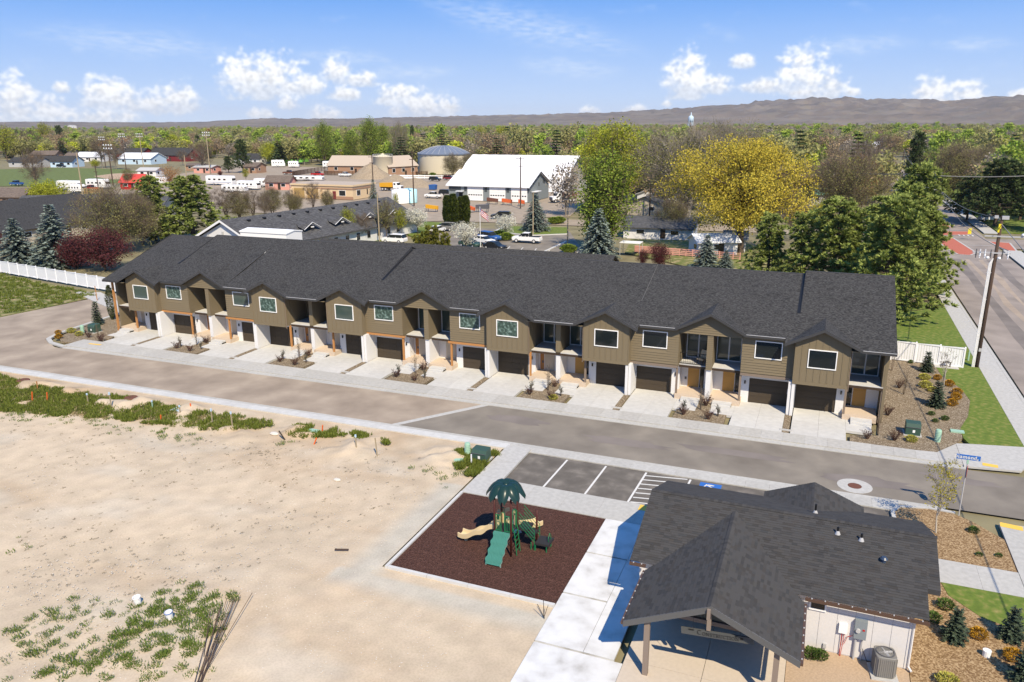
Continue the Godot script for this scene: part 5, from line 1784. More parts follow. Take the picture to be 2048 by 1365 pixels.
# A leafless young shrub: a bundle of thin rods with a few buds.
func twig_shrub(called: String, h: float, w: float, rods: int, bud: Color, buds: int, bark: String, fan := 1.0) -> Node3D:
	var t := Node3D.new()
	t.name = called
	var wood := Shape.new(); var crown := Shape.new()
	for k in rods:
		var a := k * 2.39996
		var d := Vector3(cos(a) * fan, R.randf_range(1.0, 2.4), sin(a) * fan).normalized()
		var e := d * h * R.randf_range(0.6, 1.05)
		e.x *= w / h * 1.1; e.z *= w / h * 1.1
		limb(wood, Vector3(cos(a), 0, sin(a)) * w * 0.06, e, 0.014, 0.006, 0.02, 2, 3)
		for j in 3:
			var p := e * R.randf_range(0.35, 0.9)
			var q := p + (d + rv(0.9)).normalized() * h * 0.2
			wood.tube(p, q, 0.008, 0.004, 3, false)
			for i in buds:
				var b := p.lerp(q, R.randf()) + rv(0.03)
				var s := rv(); var k2 := R.randf_range(0.7, 1.3)
				crown.leaf(b, s * 0.035, s.cross(rv()).normalized() * 0.022, Color(bud.r * k2, bud.g * k2, bud.b * k2))
	obj("stems", wood, M[bark], t)
	if buds:
		obj("buds", crown, M.leaf, t)
	return t


func plant(proto: Node3D, label: String, cat: String, x: float, z: float, turn := -1.0, group := "", size := Vector3.ONE, y := 0.0) -> Node3D:
	var n: String = proto.name
	var d: Node3D = proto.duplicate()
	d.name = named(self, n)
	add_child(d, true)
	d.position = Vector3(x, y, z)
	d.rotation.y = R.randf() * TAU if turn < 0.0 else turn
	d.scale = size
	tag(d, label, cat, group)
	return d

func details() -> void:
	vinyl_fence("vinyl_fence", "white vinyl privacy fence beside the right end of the townhouses with three panels", Vector2(6.9, 80.4), Vector2(12.95, 79.9), 3, 1.95)
	vinyl_fence("vinyl_fence", "long white vinyl fence along the back of the grassy lot at far left", Vector2(-140.0, 84.5), Vector2(-119.6, 81.4), 8, 1.85)
	vinyl_fence("vinyl_fence", "white vinyl fence running behind the left end of the townhouse row", Vector2(-119.4, 81.38), Vector2(-84.0, 75.9), 14, 1.85)
	power_pole()
	street_sign()
	boxes()
	bed_plants()
	stakes()
	weeds()


func vinyl_fence(called: String, label: String, a: Vector2, b: Vector2, n: int, h: float) -> void:
	var t := thing(called, label, "fence")
	for k in n + 1:
		var p := a.lerp(b, float(k) / n)
		var s := Shape.new()
		s.box(P(p.x - 0.065, p.y + 0.065, 0.0), P(p.x + 0.065, p.y - 0.065, h + 0.06))
		s.tube(P(p.x, p.y, h + 0.06), P(p.x, p.y, h + 0.13), 0.1, 0.0, 4, false)
		obj("post", s, M.vinyl, t)
		if k == n:
			break
		var q := a.lerp(b, float(k + 1) / n)
		var d := (q - p).normalized()
		var pan := part("panel", t)
		for y in [0.06, h - 0.12]:
			s = Shape.new()
			s.bar(P(p.x, p.y, y + 0.06), P(q.x, q.y, y + 0.06), 0.05, 0.14)
			obj("rail", s, M.vinyl, pan)
		for j in 9:
			var u := p + (q - p) * ((j + 0.04) / 9.0); var v := p + (q - p) * ((j + 0.96) / 9.0)
			s = Shape.new()
			var o := d.orthogonal() * 0.012
			s.quad(P(u.x + o.x, u.y + o.y, 0.1), P(v.x + o.x, v.y + o.y, 0.1), P(v.x + o.x, v.y + o.y, h - 0.06), P(u.x + o.x, u.y + o.y, h - 0.06))
			s.quad(P(u.x - o.x, u.y - o.y, 0.1), P(v.x - o.x, v.y - o.y, 0.1), P(v.x - o.x, v.y - o.y, h - 0.06), P(u.x - o.x, u.y - o.y, h - 0.06))
			obj("board", s, M.vinyl, pan)


func power_pole() -> void:
	var t := thing("utility_pole", "tall dark wooden utility pole with conduits and crossarm on the lawn by the street sidewalk", "utility pole", P(14.18, 80.66))
	var s := Shape.new()
	s.tube(Vector3(0, -0.2, 0), Vector3(0.1, 14.1, 0), 0.2, 0.13, 12)
	obj("pole", s, M.pole_wood, t, true)
	for k in 3:
		s = Shape.new()
		s.path([Vector3(-0.38 + k * 0.09, 0, 0.1), Vector3(-0.34 + k * 0.09, 9.8, 0.08), Vector3(-0.1, 10.3, 0.1)], 0.04, 6)
		obj("conduit", s, M.trim_white, t)
	for y in [1.5, 4.0, 6.5, 9.0]:
		s = Shape.new()
		s.cbox(Vector3(-0.25, y, 0.06), Vector3(0.4, 0.06, 0.08))
		obj("bracket", s, M.steel, t)
	for q in [[10.8, 2.6, -0.3], [12.3, 2.9, 0.6]]:
		s = Shape.new()
		s.cbox(Vector3(q[2], q[0], 0.16), Vector3(q[1] * 1.15, 0.12, 0.1))
		obj("crossarm", s, M.steel, t)
	for x in [-1.5, -1.2, -0.8, -0.35, 0.55, 1.0]:
		s = Shape.new()
		s.tube(Vector3(x, 10.3, 0.2), Vector3(x, 11.1, 0.2), 0.045, 0.045, 6)
		s.lathe([Vector2(0.09, 10.5), Vector2(0.05, 10.56), Vector2(0.09, 10.62), Vector2(0.05, 10.7), Vector2(0.09, 10.76)], 8, Vector3(x, 0, 0.2))
		obj("cutout", s, M.metal_white if int(x * 10) % 2 == 0 else M.dark_steel, t)
	for x in [-0.55, 0.35, 1.9]:
		s = Shape.new()
		s.ball(Vector3(x, 12.5 if x > 1 else 10.35, 0.2), Vector3(0.16, 0.14, 0.16), 10)
		obj("insulator", s, M.metal_white, t)
	s = Shape.new()
	s.cbox(Vector3(0.0, 13.2, 0.22), Vector3(0.2, 0.4, 0.12)); s.cbox(Vector3(-0.06, 12.8, 0.22), Vector3(0.14, 0.28, 0.12))
	obj("guard", s, M.guard_yellow, t)
	s = Shape.new()
	s.cbox(Vector3(0.35, 13.95, 0.05), Vector3(0.55, 0.3, 0.3)); s.cbox(Vector3(-0.35, 14.0, 0.05), Vector3(0.3, 0.25, 0.25))
	obj("terminal", s, M.steel, t)
	s = Shape.new()
	s.cbox(Vector3(0.05, 1.75, 0.2), Vector3(0.22, 0.3, 0.05))
	obj("tag", s, M.light_grey, t)
	var poles := [P(18.0, 189.0), P(21.0, 300.0)]
	for k in 2:
		var o := thing("utility_pole", ["leaning brown utility pole beside the street just past the red paving", "far utility pole on the left side of the street beyond the junction"][k], "utility pole", poles[k])
		s = Shape.new()
		s.tube(Vector3(0, -0.2, 0), Vector3(0.5, 13.2, 0), 0.2, 0.13, 8)
		obj("pole", s, M.pole_wood, o)
		s = Shape.new()
		s.cbox(Vector3(0.5, 11.6, 0.1), Vector3(6.0 if k == 0 else 2.6, 0.13, 0.13))
		obj("crossarm", s, M.dark_steel, o)
	wire("power_line", "power line sagging along the street between the utility poles", [P(14.3, 80.66, 13.9), P(18.4, 189, 12.8), P(21.4, 300, 12.8)], 2.2)
	wire("power_line", "lower cable strung along the street from the wooden utility pole", [P(15.3, 80.66, 11.0), P(20.0, 189, 11.4), P(22.8, 300, 11.4)], 2.6)
	wire("power_line", "thick pale cable crossing high over the street and the trees", [Vector3(-14.11, 9.00, -236.23), Vector3(14.70, 12.00, -176.91), Vector3(35.91, 12.00, -179.04)], 0.4, 0.09)
	wire("power_line", "cable from the wooden utility pole towards the clubhouse side", [P(14.3, 80.66, 13.4), P(16.5, -20, 13.0)], 3.0)
	for q in [[Vector3(29.50, 0.00, -312.96), 8.5, "grey street lamp on the far right kerb of the street"], [Vector3(34.42, 0.00, -199.64), 9.2, "tall street lamp at the junction beside the big pine"]]:
		var o := thing("street_lamp", q[2], "street lamp", q[0], 0.0, "lamps along the street")
		s = Shape.new()
		s.tube(Vector3.ZERO, Vector3(0, q[1], 0), 0.13, 0.08, 8)
		obj("pole", s, M.light_grey, o)
		s = Shape.new()
		s.tube(Vector3(0, q[1] - 0.1, 0), Vector3(-1.9, q[1] + 0.75, 0), 0.06, 0.05, 6)
		obj("arm", s, M.light_grey, o)
		s = Shape.new()
		s.cbox(Vector3(-2.2, q[1] + 0.8, 0), Vector3(0.8, 0.14, 0.3))
		obj("lamp_head", s, M.light_grey, o)
	var tr := thing("traffic_sign", "yellow hazard marker standing on the red paving of the junction", "sign", Vector3(25.70, 0.00, -173.65))
	s = Shape.new()
	s.tube(Vector3.ZERO, Vector3(0, 2.0, 0), 0.05, 0.05, 6)
	obj("post", s, M.steel, tr)
	s = Shape.new()
	s.cbox(Vector3(0, 1.5, 0.06), Vector3(0.6, 1.1, 0.05))
	obj("panel", s, M.guard_yellow, tr)


func wire(called: String, label: String, pts: Array, sag: float, r := 0.035) -> void:
	var s := Shape.new()
	for k in pts.size() - 1:
		var prev: Vector3 = pts[k]
		for j in range(1, 13):
			var t := j / 12.0
			var p: Vector3 = (pts[k] as Vector3).lerp(pts[k + 1], t) - Vector3.UP * sag * 4.0 * t * (1.0 - t)
			s.tube(prev, p, r, r, 4, false)
			prev = p
	tag(obj(called, s, M.wire), label, "cable")


func street_sign() -> void:
	var t := thing("street_sign", "blue street name sign reading Diamond Lp above a red stop sign at the lane mouth", "sign", P(9.75, 53.27 * 0.0 + 47.9, 0.02))
	t.position = Vector3(8.75, 0.00, -47.77)
	var s := Shape.new()
	s.tube(Vector3.ZERO, Vector3(0.0, 3.4, 0), 0.035, 0.035, 6)
	obj("post", s, M.steel, t)
	s = Shape.new()
	s.cbox(Vector3(0, 3.72, 0), Vector3(1.22, 0.29, 0.03))
	obj("name_plate", s, M.paint_blue, t)
	s = Shape.new()
	s.cbox(Vector3(0, 3.46, 0), Vector3(0.1, 0.24, 0.1))
	obj("bracket", s, M.mint, t)
	var font := SystemFont.new()
	font.font_names = PackedStringArray(["Droid Sans"])
	font.font_weight = 700
	for w in [["Diamond", 0.19, -0.14, 3.72], ["Lp", 0.1, 0.44, 3.66]]:
		var tx := TextMesh.new()
		tx.text = w[0]
		tx.font = font
		tx.font_size = 64
		tx.pixel_size = w[1] / 46.0
		tx.depth = 0.006
		var o := put("lettering", tx, M.paint_white, t)
		o.position = Vector3(w[2], w[3], 0.019)
	s = Shape.new()
	var poly := PackedVector2Array()
	for k in 8:
		poly.append(Vector2(cos(TAU * (k + 0.5) / 8), sin(TAU * (k + 0.5) / 8)) * 0.38)
	s.prism(poly, -0.008, 0.008)
	s.moved(0, Transform3D(Basis(Vector3.UP, PI / 2 - 0.18), Vector3(0.05, 2.85, 0)))
	obj("stop_sign", s, M.red, t)


func utility_box(called: String, label: String, at: Vector3, w: float, h: float, d: float, m: Material, turn := 0.0) -> Node3D:
	var t := thing(called, label, "utility box", at, turn)
	var s := Shape.new()
	s.cbox(Vector3(0, 0.03, 0), Vector3(w + 0.2, 0.12, d + 0.2))
	obj("pad", s, M.walk_concrete, t)
	s = Shape.new()
	s.prism(PackedVector2Array([Vector2(-d / 2, 0.08), Vector2(d / 2, 0.08), Vector2(d / 2, h * 0.72), Vector2(d * 0.36, h), Vector2(-d / 2, h)]), -w / 2, w / 2, 0.02)
	s.moved(0, Transform3D(Basis(Vector3(0, 0, 1), Vector3.UP, Vector3(-1, 0, 0)), Vector3.ZERO))
	obj("cabinet", s, m, t)
	s = Shape.new()
	s.cbox(Vector3(0, h * 0.72, 0.02 + d / 2), Vector3(w * 0.94, 0.03, 0.03))
	obj("lid_seam", s, M.dark_steel, t)
	s = Shape.new()
	s.cbox(Vector3(0.05, h * 0.42, d / 2 + 0.012), Vector3(0.16, 0.2, 0.01))
	obj("label", s, M.trim_white, t)
	return t


func pedestal(label: String, at: Vector3) -> void:
	var t := thing("pedestal", label, "pedestal", at)
	var s := Shape.new()
	s.lathe([Vector2(0.2, 0.0), Vector2(0.2, 0.78), Vector2(0.21, 0.8), Vector2(0.17, 0.93), Vector2(0.0, 0.95)], 14, Vector3.ZERO)
	obj("housing", s, M.mint, t)
	for k in 5:
		s = Shape.new()
		s.lathe([Vector2(0.202, 0.18 + k * 0.13), Vector2(0.222, 0.2 + k * 0.13), Vector2(0.202, 0.22 + k * 0.13)], 14, Vector3.ZERO)
		obj("rib", s, M.mint, t)


func boxes() -> void:
	utility_box("transformer", "dark green transformer box in the mulch bed right of the townhouses", P(7.25, 60.5), 1.0, 0.95, 0.9, M.green_box)
	utility_box("transformer", "dark green transformer box in tall weeds at the corner of the dirt lot", Vector3(-20.51, 0.00, -44.76), 1.1, 0.85, 0.9, M.green_box)
	utility_box("transformer", "dark green transformer box in the planted corner at the left end of the row", Vector3(-74.49, 0.00, -60.01), 1.0, 0.95, 0.9, M.green_box)
	pedestal("ribbed mint green pedestal in the mulch bed near the right lawn", Vector3(8.82, 0.00, -59.62))
	pedestal("ribbed mint green pedestal standing in weeds beside the dirt lot transformer", Vector3(-21.69, 0.00, -45.10))
	pedestal("ribbed mint green pedestal in the bed at the left end of the row", Vector3(-75.37, 0.00, -59.22))
	for q in [[Vector3(10.39, 0.00, -62.15), "pale green handhole lid at the lawn edge beside the sidewalk", 0.9, 0.5], [Vector3(-21.72, 0.00, -44.02), "flat green handhole lid in weeds left of the dirt lot transformer", 0.8, 0.5], [Vector3(-34.28, 0.00, -44.75), "teal plastic sheet lying in the grass beside the lane", 0.9, 0.5], [Vector3(-47.09, 0.00, -44.48), "pale teal board lying in the weeds of the dirt lot", 1.2, 0.7]]:
		var s := Shape.new()
		s.cbox(Vector3(0, 0.06, 0), Vector3(q[2], 0.12, q[3]))
		var o := obj("handhole", s, M.mint if q[2] < 1.0 else M.pale_blue)
		o.position = q[0]
		tag(o, q[1], "handhole")
	var v := thing("backflow_valve", "small pipe assembly on a concrete pad in front of the white fence", "valve", Vector3(11.58, 0.00, -79.65))
	var s := Shape.new()
	s.box(Vector3(-1.0, 0, -0.5), Vector3(1.0, 0.07, 0.5))
	obj("pad", s, M.walk_concrete, v)
	s = Shape.new()
	s.path([Vector3(-0.3, 0, 0), Vector3(-0.3, 0.5, 0), Vector3(0.3, 0.5, 0), Vector3(0.3, 0, 0)], 0.05, 8)
	s.cbox(Vector3(0, 0.52, 0), Vector3(0.3, 0.2, 0.2))
	obj("pipe", s, M.dark_steel, v)
	s = Shape.new()
	s.cbox(Vector3.ZERO + Vector3(0, 0.5, 0), Vector3(0.12, 1.0, 0.12))
	var o := obj("marker_post", s, M.mint)
	o.position = Vector3(13.79, 0.00, -82.72)
	tag(o, "short pale green marker post on the lawn left of the utility pole", "post")
	for q in [[Vector3(-65.66, 0.00, -44.91), "brown round manhole lid in the weeds at the far left of the dirt lot"], [Vector3(-52.83, 0.00, -45.01), "brown round manhole lid on a dirt mound beside the lane"]]:
		s = Shape.new()
		s.lathe([Vector2(0.55, -0.2), Vector2(0.55, 0.2), Vector2(0.5, 0.24), Vector2(0.0, 0.24)], 18, Vector3.ZERO)
		o = obj("manhole_riser", s, M.rust)
		o.position = q[0]
		tag(o, q[1], "manhole")
	for q in [[Vector3(-29.10, 0.00, -23.52), "white bucket among weeds, the upper one of two", false], [Vector3(-26.75, 0.00, -23.18), "white bucket with blue rim among weeds near the rods", true]]:
		var b := thing("bucket", q[1], "bucket", q[0])
		s = Shape.new()
		s.lathe([Vector2(0.0, 0.0), Vector2(0.15, 0.0), Vector2(0.18, 0.4), Vector2(0.165, 0.4), Vector2(0.14, 0.03), Vector2(0.0, 0.03)], 16, Vector3.ZERO)
		s.moved(0, Transform3D(Basis(Vector3.RIGHT, 0.15), Vector3.ZERO))
		obj("body", s, M.trim_white, b)
		s = Shape.new()
		s.lathe([Vector2(0.178, 0.36), Vector2(0.192, 0.37), Vector2(0.192, 0.41), Vector2(0.178, 0.41)], 16, Vector3.ZERO)
		s.moved(0, Transform3D(Basis(Vector3.RIGHT, 0.15), Vector3.ZERO))
		obj("rim", s, M.paint_blue if q[2] else M.trim_white, b)
	s = Shape.new()
	s.lathe([Vector2(0.0, 0.0), Vector2(0.16, 0.0), Vector2(0.17, 0.32), Vector2(0.0, 0.33)], 14, Vector3.ZERO)
	o = obj("plastic_cap", s, M.trim_white)
	o.position = Vector3(8.15, 0.00, -34.17)
	tag(o, "white plastic cap standing in the bark bed at bottom right", "cap")
	# bundle of rods in the lower left
	var rods := thing("rebar_bundle", "bundle of long rusty rods lying over the weeds at bottom left", "rods")
	for k in 12:
		s = Shape.new()
		var a: Vector3 = Vector3(-22.18, 0.00, -20.16); var b: Vector3 = Vector3(-24.91, 0.00, -24.83)
		if k > 7:
			b = Vector3(-24.51, 0.00, -25.55)
		if k == 3:
			a = Vector3(-23.26, 0.00, -21.46); b = Vector3(-25.23, 0.00, -23.70)
		s.tube(a + Vector3(R.randf_range(-0.12, 0.12), 0.06 + 0.03 * (k % 3), R.randf_range(-0.2, 0.2)), b + Vector3(R.randf_range(-0.35, 0.35), R.randf_range(0.1, 0.35), R.randf_range(-0.6, 0.6)), 0.016, 0.014, 5)
		obj("rod", s, M.rebar, rods)
	s = Shape.new()
	s.tube(Vector3.ZERO, Vector3(-0.05, 0.95, -0.05), 0.02, 0.015, 5); s.tube(Vector3(0.05, 0, 0.05), Vector3(-0.35, 0.6, -0.05), 0.02, 0.015, 5); s.tube(Vector3(0, 0, 0), Vector3(0.1, 0.5, -0.3), 0.015, 0.012, 5)
	o = obj("dead_stems", s, M.bark_dark)
	o.position = Vector3(-10.52, 0.00, -29.71)
	tag(o, "three thin dead stems at the lower right corner of the play area", "stems")
	s = Shape.new()
	s.tbox(Transform3D(Basis(Vector3.UP, 0.35), Vector3(0, 0.03, 0)), Vector3(0.75, 0.06, 0.1))
	o = obj("plank", s, M.pole_wood)
	o.position = Vector3(-22.73, 0.00, -31.28)
	tag(o, "short weathered plank lying alone on the bare dirt", "plank")
	for q in [[Vector3(-27.94, 0.00, -38.50), 0.28, "flat pale stone lying on the middle of the dirt lot"], [Vector3(-28.87, 0.00, -38.61) + Vector3(14.2, 0, 2.0), 0.35, "whitish lump of rock beside the play area walk"], [Vector3(-36.79, 0.00, -43.35), 0.4, "white lump of rubble by the lane kerb"]]:
		s = Shape.new()
		s.ball(Vector3.ZERO, Vector3(q[1], q[1] * 0.35, q[1] * 0.6), 8)
		o = obj("rock", s, M.stone)
		o.position = q[0]
		tag(o, q[2], "rock")


func stakes() -> void:
	var list := [[Vector3(-62.55, 0.00, -43.94), 0.8, "wood", 0.05], [Vector3(-60.18, 0.00, -41.62), 0.9, "cone", 0.2], [Vector3(-59.12, 0.00, -42.17), 0.8, "cone", 0.15], [Vector3(-55.38, 0.00, -42.98), 0.9, "pale_pole", 0.03], [Vector3(-52.57, 0.00, -42.82), 1.4, "pale_pole", -0.02], [Vector3(-49.45, 0.00, -44.05), 0.7, "mint", 0.02], [Vector3(-46.05, 0.00, -43.58), 0.9, "pale_pole", 0.0], [Vector3(-46.26, 0.00, -44.92), 0.6, "cone", 0.0], [Vector3(-42.38, 0.00, -43.08), 1.3, "pale_pole", 0.02], [Vector3(-40.59, 0.00, -43.24), 1.25, "pale_pole", -0.03], [Vector3(-46.78, 0.00, -42.26), 0.5, "cone", 0.1],
		[Vector3(-35.36, 0.00, -42.79), 0.6, "bark_dark", -0.5], [Vector3(-33.68, 0.00, -44.98), 0.55, "cone", 0.1], [Vector3(-32.91, 0.00, -42.86), 0.5, "cone", 0.3], [Vector3(-29.33, 0.00, -42.93), 1.2, "pale_pole", 0.0], [Vector3(-27.61, 0.00, -42.87), 1.25, "pale_pole", -0.08], [Vector3(-20.74, 0.00, -43.71), 0.8, "trim_white", 0.0], [Vector3(-88.11, 0.00, -72.09), 1.9, "wood", -0.05]]
	var words := ["weathered wooden survey stake at the far left of the dirt lot weeds", "leaning orange stake in the weeds at far left", "second leaning orange stake in the weeds at far left", "grey stake beside the first dirt mound", "tall pale stake by the brown manhole lid", "short green stake in the kerbside weeds", "pale stake next to the teal board", "short orange stake by the kerb", "tall grey stake on the small dirt pile", "tall pale stake at the right end of the grass strip", "short orange peg in the weeds", "dark stub leaning on the dirt mound", "orange stub in the short grass by the lane", "thin leaning orange wire by the dirt mound", "tall grey stake on the right dirt mound", "leaning pale stake rightmost on the dirt mound", "white post in front of the dirt lot transformer", "wooden stake in the grass at the left end of the row"]
	for k in list.size():
		var q: Array = list[k]
		var t := thing("survey_stake", words[k], "stake", q[0])
		var s := Shape.new()
		s.bar(Vector3(0, -0.1, 0), Vector3(q[3], q[1], 0.02), 0.07)
		obj("shaft", s, M[q[2]], t)
		if k in [3, 4, 5, 6, 8, 9, 14]:
			s = Shape.new()
			s.bar(Vector3(q[3] * 0.8, q[1] * 0.86, 0.02), Vector3(q[3] * 1.02, q[1] + 0.02, 0.02), 0.1)
			obj("painted_tip", s, M.pale_blue, t)


func bed_plants() -> void:
	var red := twig_shrub("bare_shrub", 1.0, 0.9, 26, Color(0.07, 0.025, 0.02), 3, "twig_red")
	var thin := twig_shrub("young_tree", 2.6, 0.8, 9, Color(0.12, 0.09, 0.05), 3, "twig", 0.35)
	var grey := twig_shrub("young_conifer", 1.2, 0.5, 12, Color(0.09, 0.11, 0.08), 6, "twig", 0.4)
	var yellow := dense_bush("round_shrub", 0.55, 1.0, [Color(0.33, 0.3, 0.05), Color(0.42, 0.4, 0.1)], 420, 0.07)
	var amber := dense_bush("round_shrub", 0.6, 0.9, [Color(0.32, 0.16, 0.015), Color(0.42, 0.24, 0.03)], 420, 0.07)
	var fir := spruce("young_spruce", 1.9, 1.25, [Color(0.04, 0.06, 0.04), Color(0.08, 0.105, 0.07)], 2.2, 0.16)
	var tuft := dense_bush("small_shrub", 0.35, 0.6, [Color(0.06, 0.1, 0.025), Color(0.09, 0.13, 0.035)], 160, 0.07)
	var C := 7.0 # the planted beds between paired entries, one for each pair
	for k in 5:
		var x := -7.875 - 12.95 * k
		var names := ["rightmost entry bed", "second entry bed from the right", "middle entry bed", "second entry bed from the left", "leftmost entry bed"]
		var tn: String = names[k]
		struct("mulch_bed", sheet([Vector2(x - 1.95, 57.37), Vector2(x + 1.95, 57.37), Vector2(x + 1.93, 59.46), Vector2(x + 0.54, 59.46), Vector2(x + 0.5, 62.04), Vector2(x - 0.5, 62.04), Vector2(x - 0.54, 59.46), Vector2(x - 1.93, 59.46)], 0.03, 0.2), M.mulch)
		plant(thin, "tall leafless young tree in the " + tn, "young tree", x - 0.15, -59.9, -1.0, "young trees in the entry beds")
		plant(red, "dark reddish bare shrub at the left of the " + tn, "shrub", x - 1.25, -58.3, -1.0, "bare shrubs in the entry beds", Vector3.ONE * R.randf_range(0.8, 1.0))
		plant(red, "dark reddish bare shrub near the walk in the " + tn, "shrub", x + 0.75, -58.0, -1.0, "bare shrubs in the entry beds", Vector3.ONE * R.randf_range(0.75, 1.0))
		plant(red, "reddish shrub close to the wall in the " + tn, "shrub", x + 0.1, -61.0, -1.0, "bare shrubs in the entry beds", Vector3.ONE * R.randf_range(0.9, 1.15))
		plant(grey, "thin upright grey green sapling at the left of the " + tn, "sapling", x - 1.35, -58.9, -1.0, "saplings in the entry beds")
		plant(grey, "thin upright grey green sapling at the right of the " + tn, "sapling", x + 1.35, -58.9, -1.0, "saplings in the entry beds", Vector3.ONE * R.randf_range(0.8, 1.05))
		if k == 1:
			plant(yellow, "low bright yellow shrub in the " + tn, "shrub", x + 1.0, -57.9, -1.0, "", Vector3.ONE * 0.8)
	var z: Vector3
	for q in [[fir, Vector3(9.71, 0.00, -77.46), 1.0, "young dark spruce near the white fence in the right mulch bed", "spruce"], [fir, Vector3(9.51, 0.00, -67.57), 1.12, "young dark spruce in the middle of the right mulch bed", "spruce"],
			[thin, Vector3(6.79, 0.00, -76.65), 1.0, "leafless young tree by the corner of the row near the fence", "young tree"], [thin, Vector3(7.33, 0.00, -69.80), 0.95, "leafless young tree in the middle of the right bed", "young tree"], [thin, Vector3(4.92, 0.00, -59.69), 0.75, "leafless young tree by the rightmost porch steps", "young tree"],
			[red, Vector3(7.09, 0.00, -71.50), 0.95, "dark bare shrub behind the right bed's young tree", "shrub"], [red, Vector3(5.81, 0.00, -63.97), 1.0, "dark bare shrub beside the rightmost porch", "shrub"], [red, Vector3(5.97, 0.00, -58.70), 1.0, "dark reddish shrub left of the right transformer", "shrub"], [red, Vector3(4.17, 0.00, -58.29), 0.9, "dark reddish shrub in front of the rightmost entry pad", "shrub"],
			[yellow, Vector3(9.32, 0.00, -74.83), 1.0, "pale yellow shrub behind its twin in the right bed", "shrub"], [yellow, Vector3(9.18, 0.00, -72.45), 1.1, "pale yellow shrub in front of its twin in the right bed", "shrub"], [yellow, Vector3(9.60, 0.00, -71.50), 0.8, "small pale yellow shrub left of the young spruce", "shrub"], [yellow, Vector3(7.09, 0.00, -58.94), 0.85, "yellow green shrub in front of the right transformer", "shrub"],
			[amber, Vector3(10.39, 0.00, -75.25), 0.8, "amber shrub nearest the valve pad", "shrub"], [amber, Vector3(11.15, 0.00, -73.64), 0.95, "amber shrub at the lawn's edge, topmost of four", "shrub"], [amber, Vector3(11.46, 0.00, -71.41), 0.95, "amber shrub at the lawn's edge, second of four", "shrub"], [amber, Vector3(11.22, 0.00, -70.00), 0.95, "amber shrub at the lawn's edge, third of four", "shrub"], [amber, Vector3(10.74, 0.00, -68.29), 0.95, "amber shrub at the lawn's edge, lowest of four", "shrub"],
			[tuft, Vector3(8.97, 0.00, -65.33), 0.9, "small green shrub, left one of three in the bed", "shrub"], [tuft, Vector3(9.10, 0.00, -63.79), 0.8, "small green shrub, middle one of three in the bed", "shrub"], [tuft, Vector3(9.83, 0.00, -64.52), 1.0, "small green shrub, right one of three in the bed", "shrub"], [tuft, Vector3(8.60, 0.00, -79.85), 0.9, "small green shrub under the white fence", "shrub"],
			[fir, Vector3(6.99, 0.00, -34.87), 0.85, "dark young spruce beside the clubhouse, left one of three", "spruce"], [fir, Vector3(9.35, 0.00, -35.88), 0.85, "dark young spruce at the lawn's lower edge by the right frame", "spruce"], [fir, Vector3(9.26, 0.00, -32.90), 0.85, "dark young spruce at the lower right corner", "spruce"],
			[amber, Vector3(8.02, 0.00, -35.43), 0.85, "amber shrub between two young spruces at bottom right", "shrub"], [amber, Vector3(9.16, 0.00, -34.29), 0.9, "orange shrub near the white cap at bottom right", "shrub"], [tuft, Vector3(6.93, 0.00, -37.39), 1.3, "green shrub by the clubhouse corner", "shrub"], [tuft, Vector3(6.28, 0.00, -36.10), 1.2, "small green shrub against the clubhouse wall", "shrub"], [yellow, Vector3(6.37, 0.00, -31.53), 0.9, "pale yellow shrub at the bottom edge right of the air conditioner", "shrub"],
			[tuft, Vector3(9.24, 0.00, -45.92), 1.0, "small green plant in the kerbed bark island", "shrub"], [tuft, Vector3(10.10, 0.00, -43.52), 0.6, "tiny green plant at the right of the bark island", "shrub"], [tuft, Vector3(9.16, 0.00, -43.25), 0.6, "tiny green plant at the foot of the bark island", "shrub"],
			[tuft, Vector3(1.50, 0.00, -31.38), 1.1, "leafy green weed against the white clubhouse wall", "weed"], [tuft, Vector3(1.14, 0.00, -31.31), 1.2, "smaller leafy weed beside the porch gutter", "weed"],
			[amber, Vector3(-75.82, 0.00, -56.61), 0.9, "amber shrub at the left tip of the left bed", "shrub"], [amber, Vector3(-77.55, 0.00, -57.93), 0.8, "second amber shrub at the left tip of the left bed", "shrub"], [yellow, Vector3(-76.76, 0.00, -58.91), 1.0, "yellow green shrub in the left bed", "shrub"], [yellow, Vector3(-74.82, 0.00, -58.31), 0.9, "yellow green shrub before the mint pedestal in the left bed", "shrub"], [red, Vector3(-73.13, 0.00, -58.08), 1.0, "dark bare shrub before the left transformer", "shrub"], [red, Vector3(-70.66, 0.00, -57.54), 1.05, "dark bare shrub right of the left transformer", "shrub"], [thin, Vector3(-71.42, 0.00, -57.88), 0.8, "leafless young tree in the left bed", "young tree"]]:
		z = q[1]
		plant(q[0], q[3], q[4], z.x, z.z, -1.0, "", Vector3.ONE * q[2])
	var col := dense_bush("columnar_tree", 4.2, 1.0, [Color(0.06, 0.075, 0.035), Color(0.12, 0.13, 0.06)], 700, 0.12)
	z = Vector3(-77.38, 0.00, -64.99)
	plant(col, "slim upright evergreen beside the corner post of the row", "tree", z.x, z.z)
	z = Vector3(-77.03, 0.00, -62.60)
	plant(spruce("slim_spruce", 2.8, 1.2, [Color(0.07, 0.09, 0.06), Color(0.12, 0.14, 0.09)], 1.6, 0.2), "thin young spruce behind the left transformer", "tree", z.x, z.z)
	z = Vector3(7.31, 0.00, -45.04)
	plant(broadleaf("young_yellow_tree", {"h": 4.6, "w": 2.3, "low": 0.33, "clumps": 26, "leaves": 34, "size": 0.085, "cols": [Color(0.3, 0.26, 0.03), Color(0.42, 0.37, 0.06)], "twigs": 5, "bark": "bark_pale", "girth": 0.045, "spread": 0.16}), "slender young tree with sparse yellow leaves in the bark island", "tree", z.x, z.z)
	z = Vector3(10.00, 0.00, -69.52)
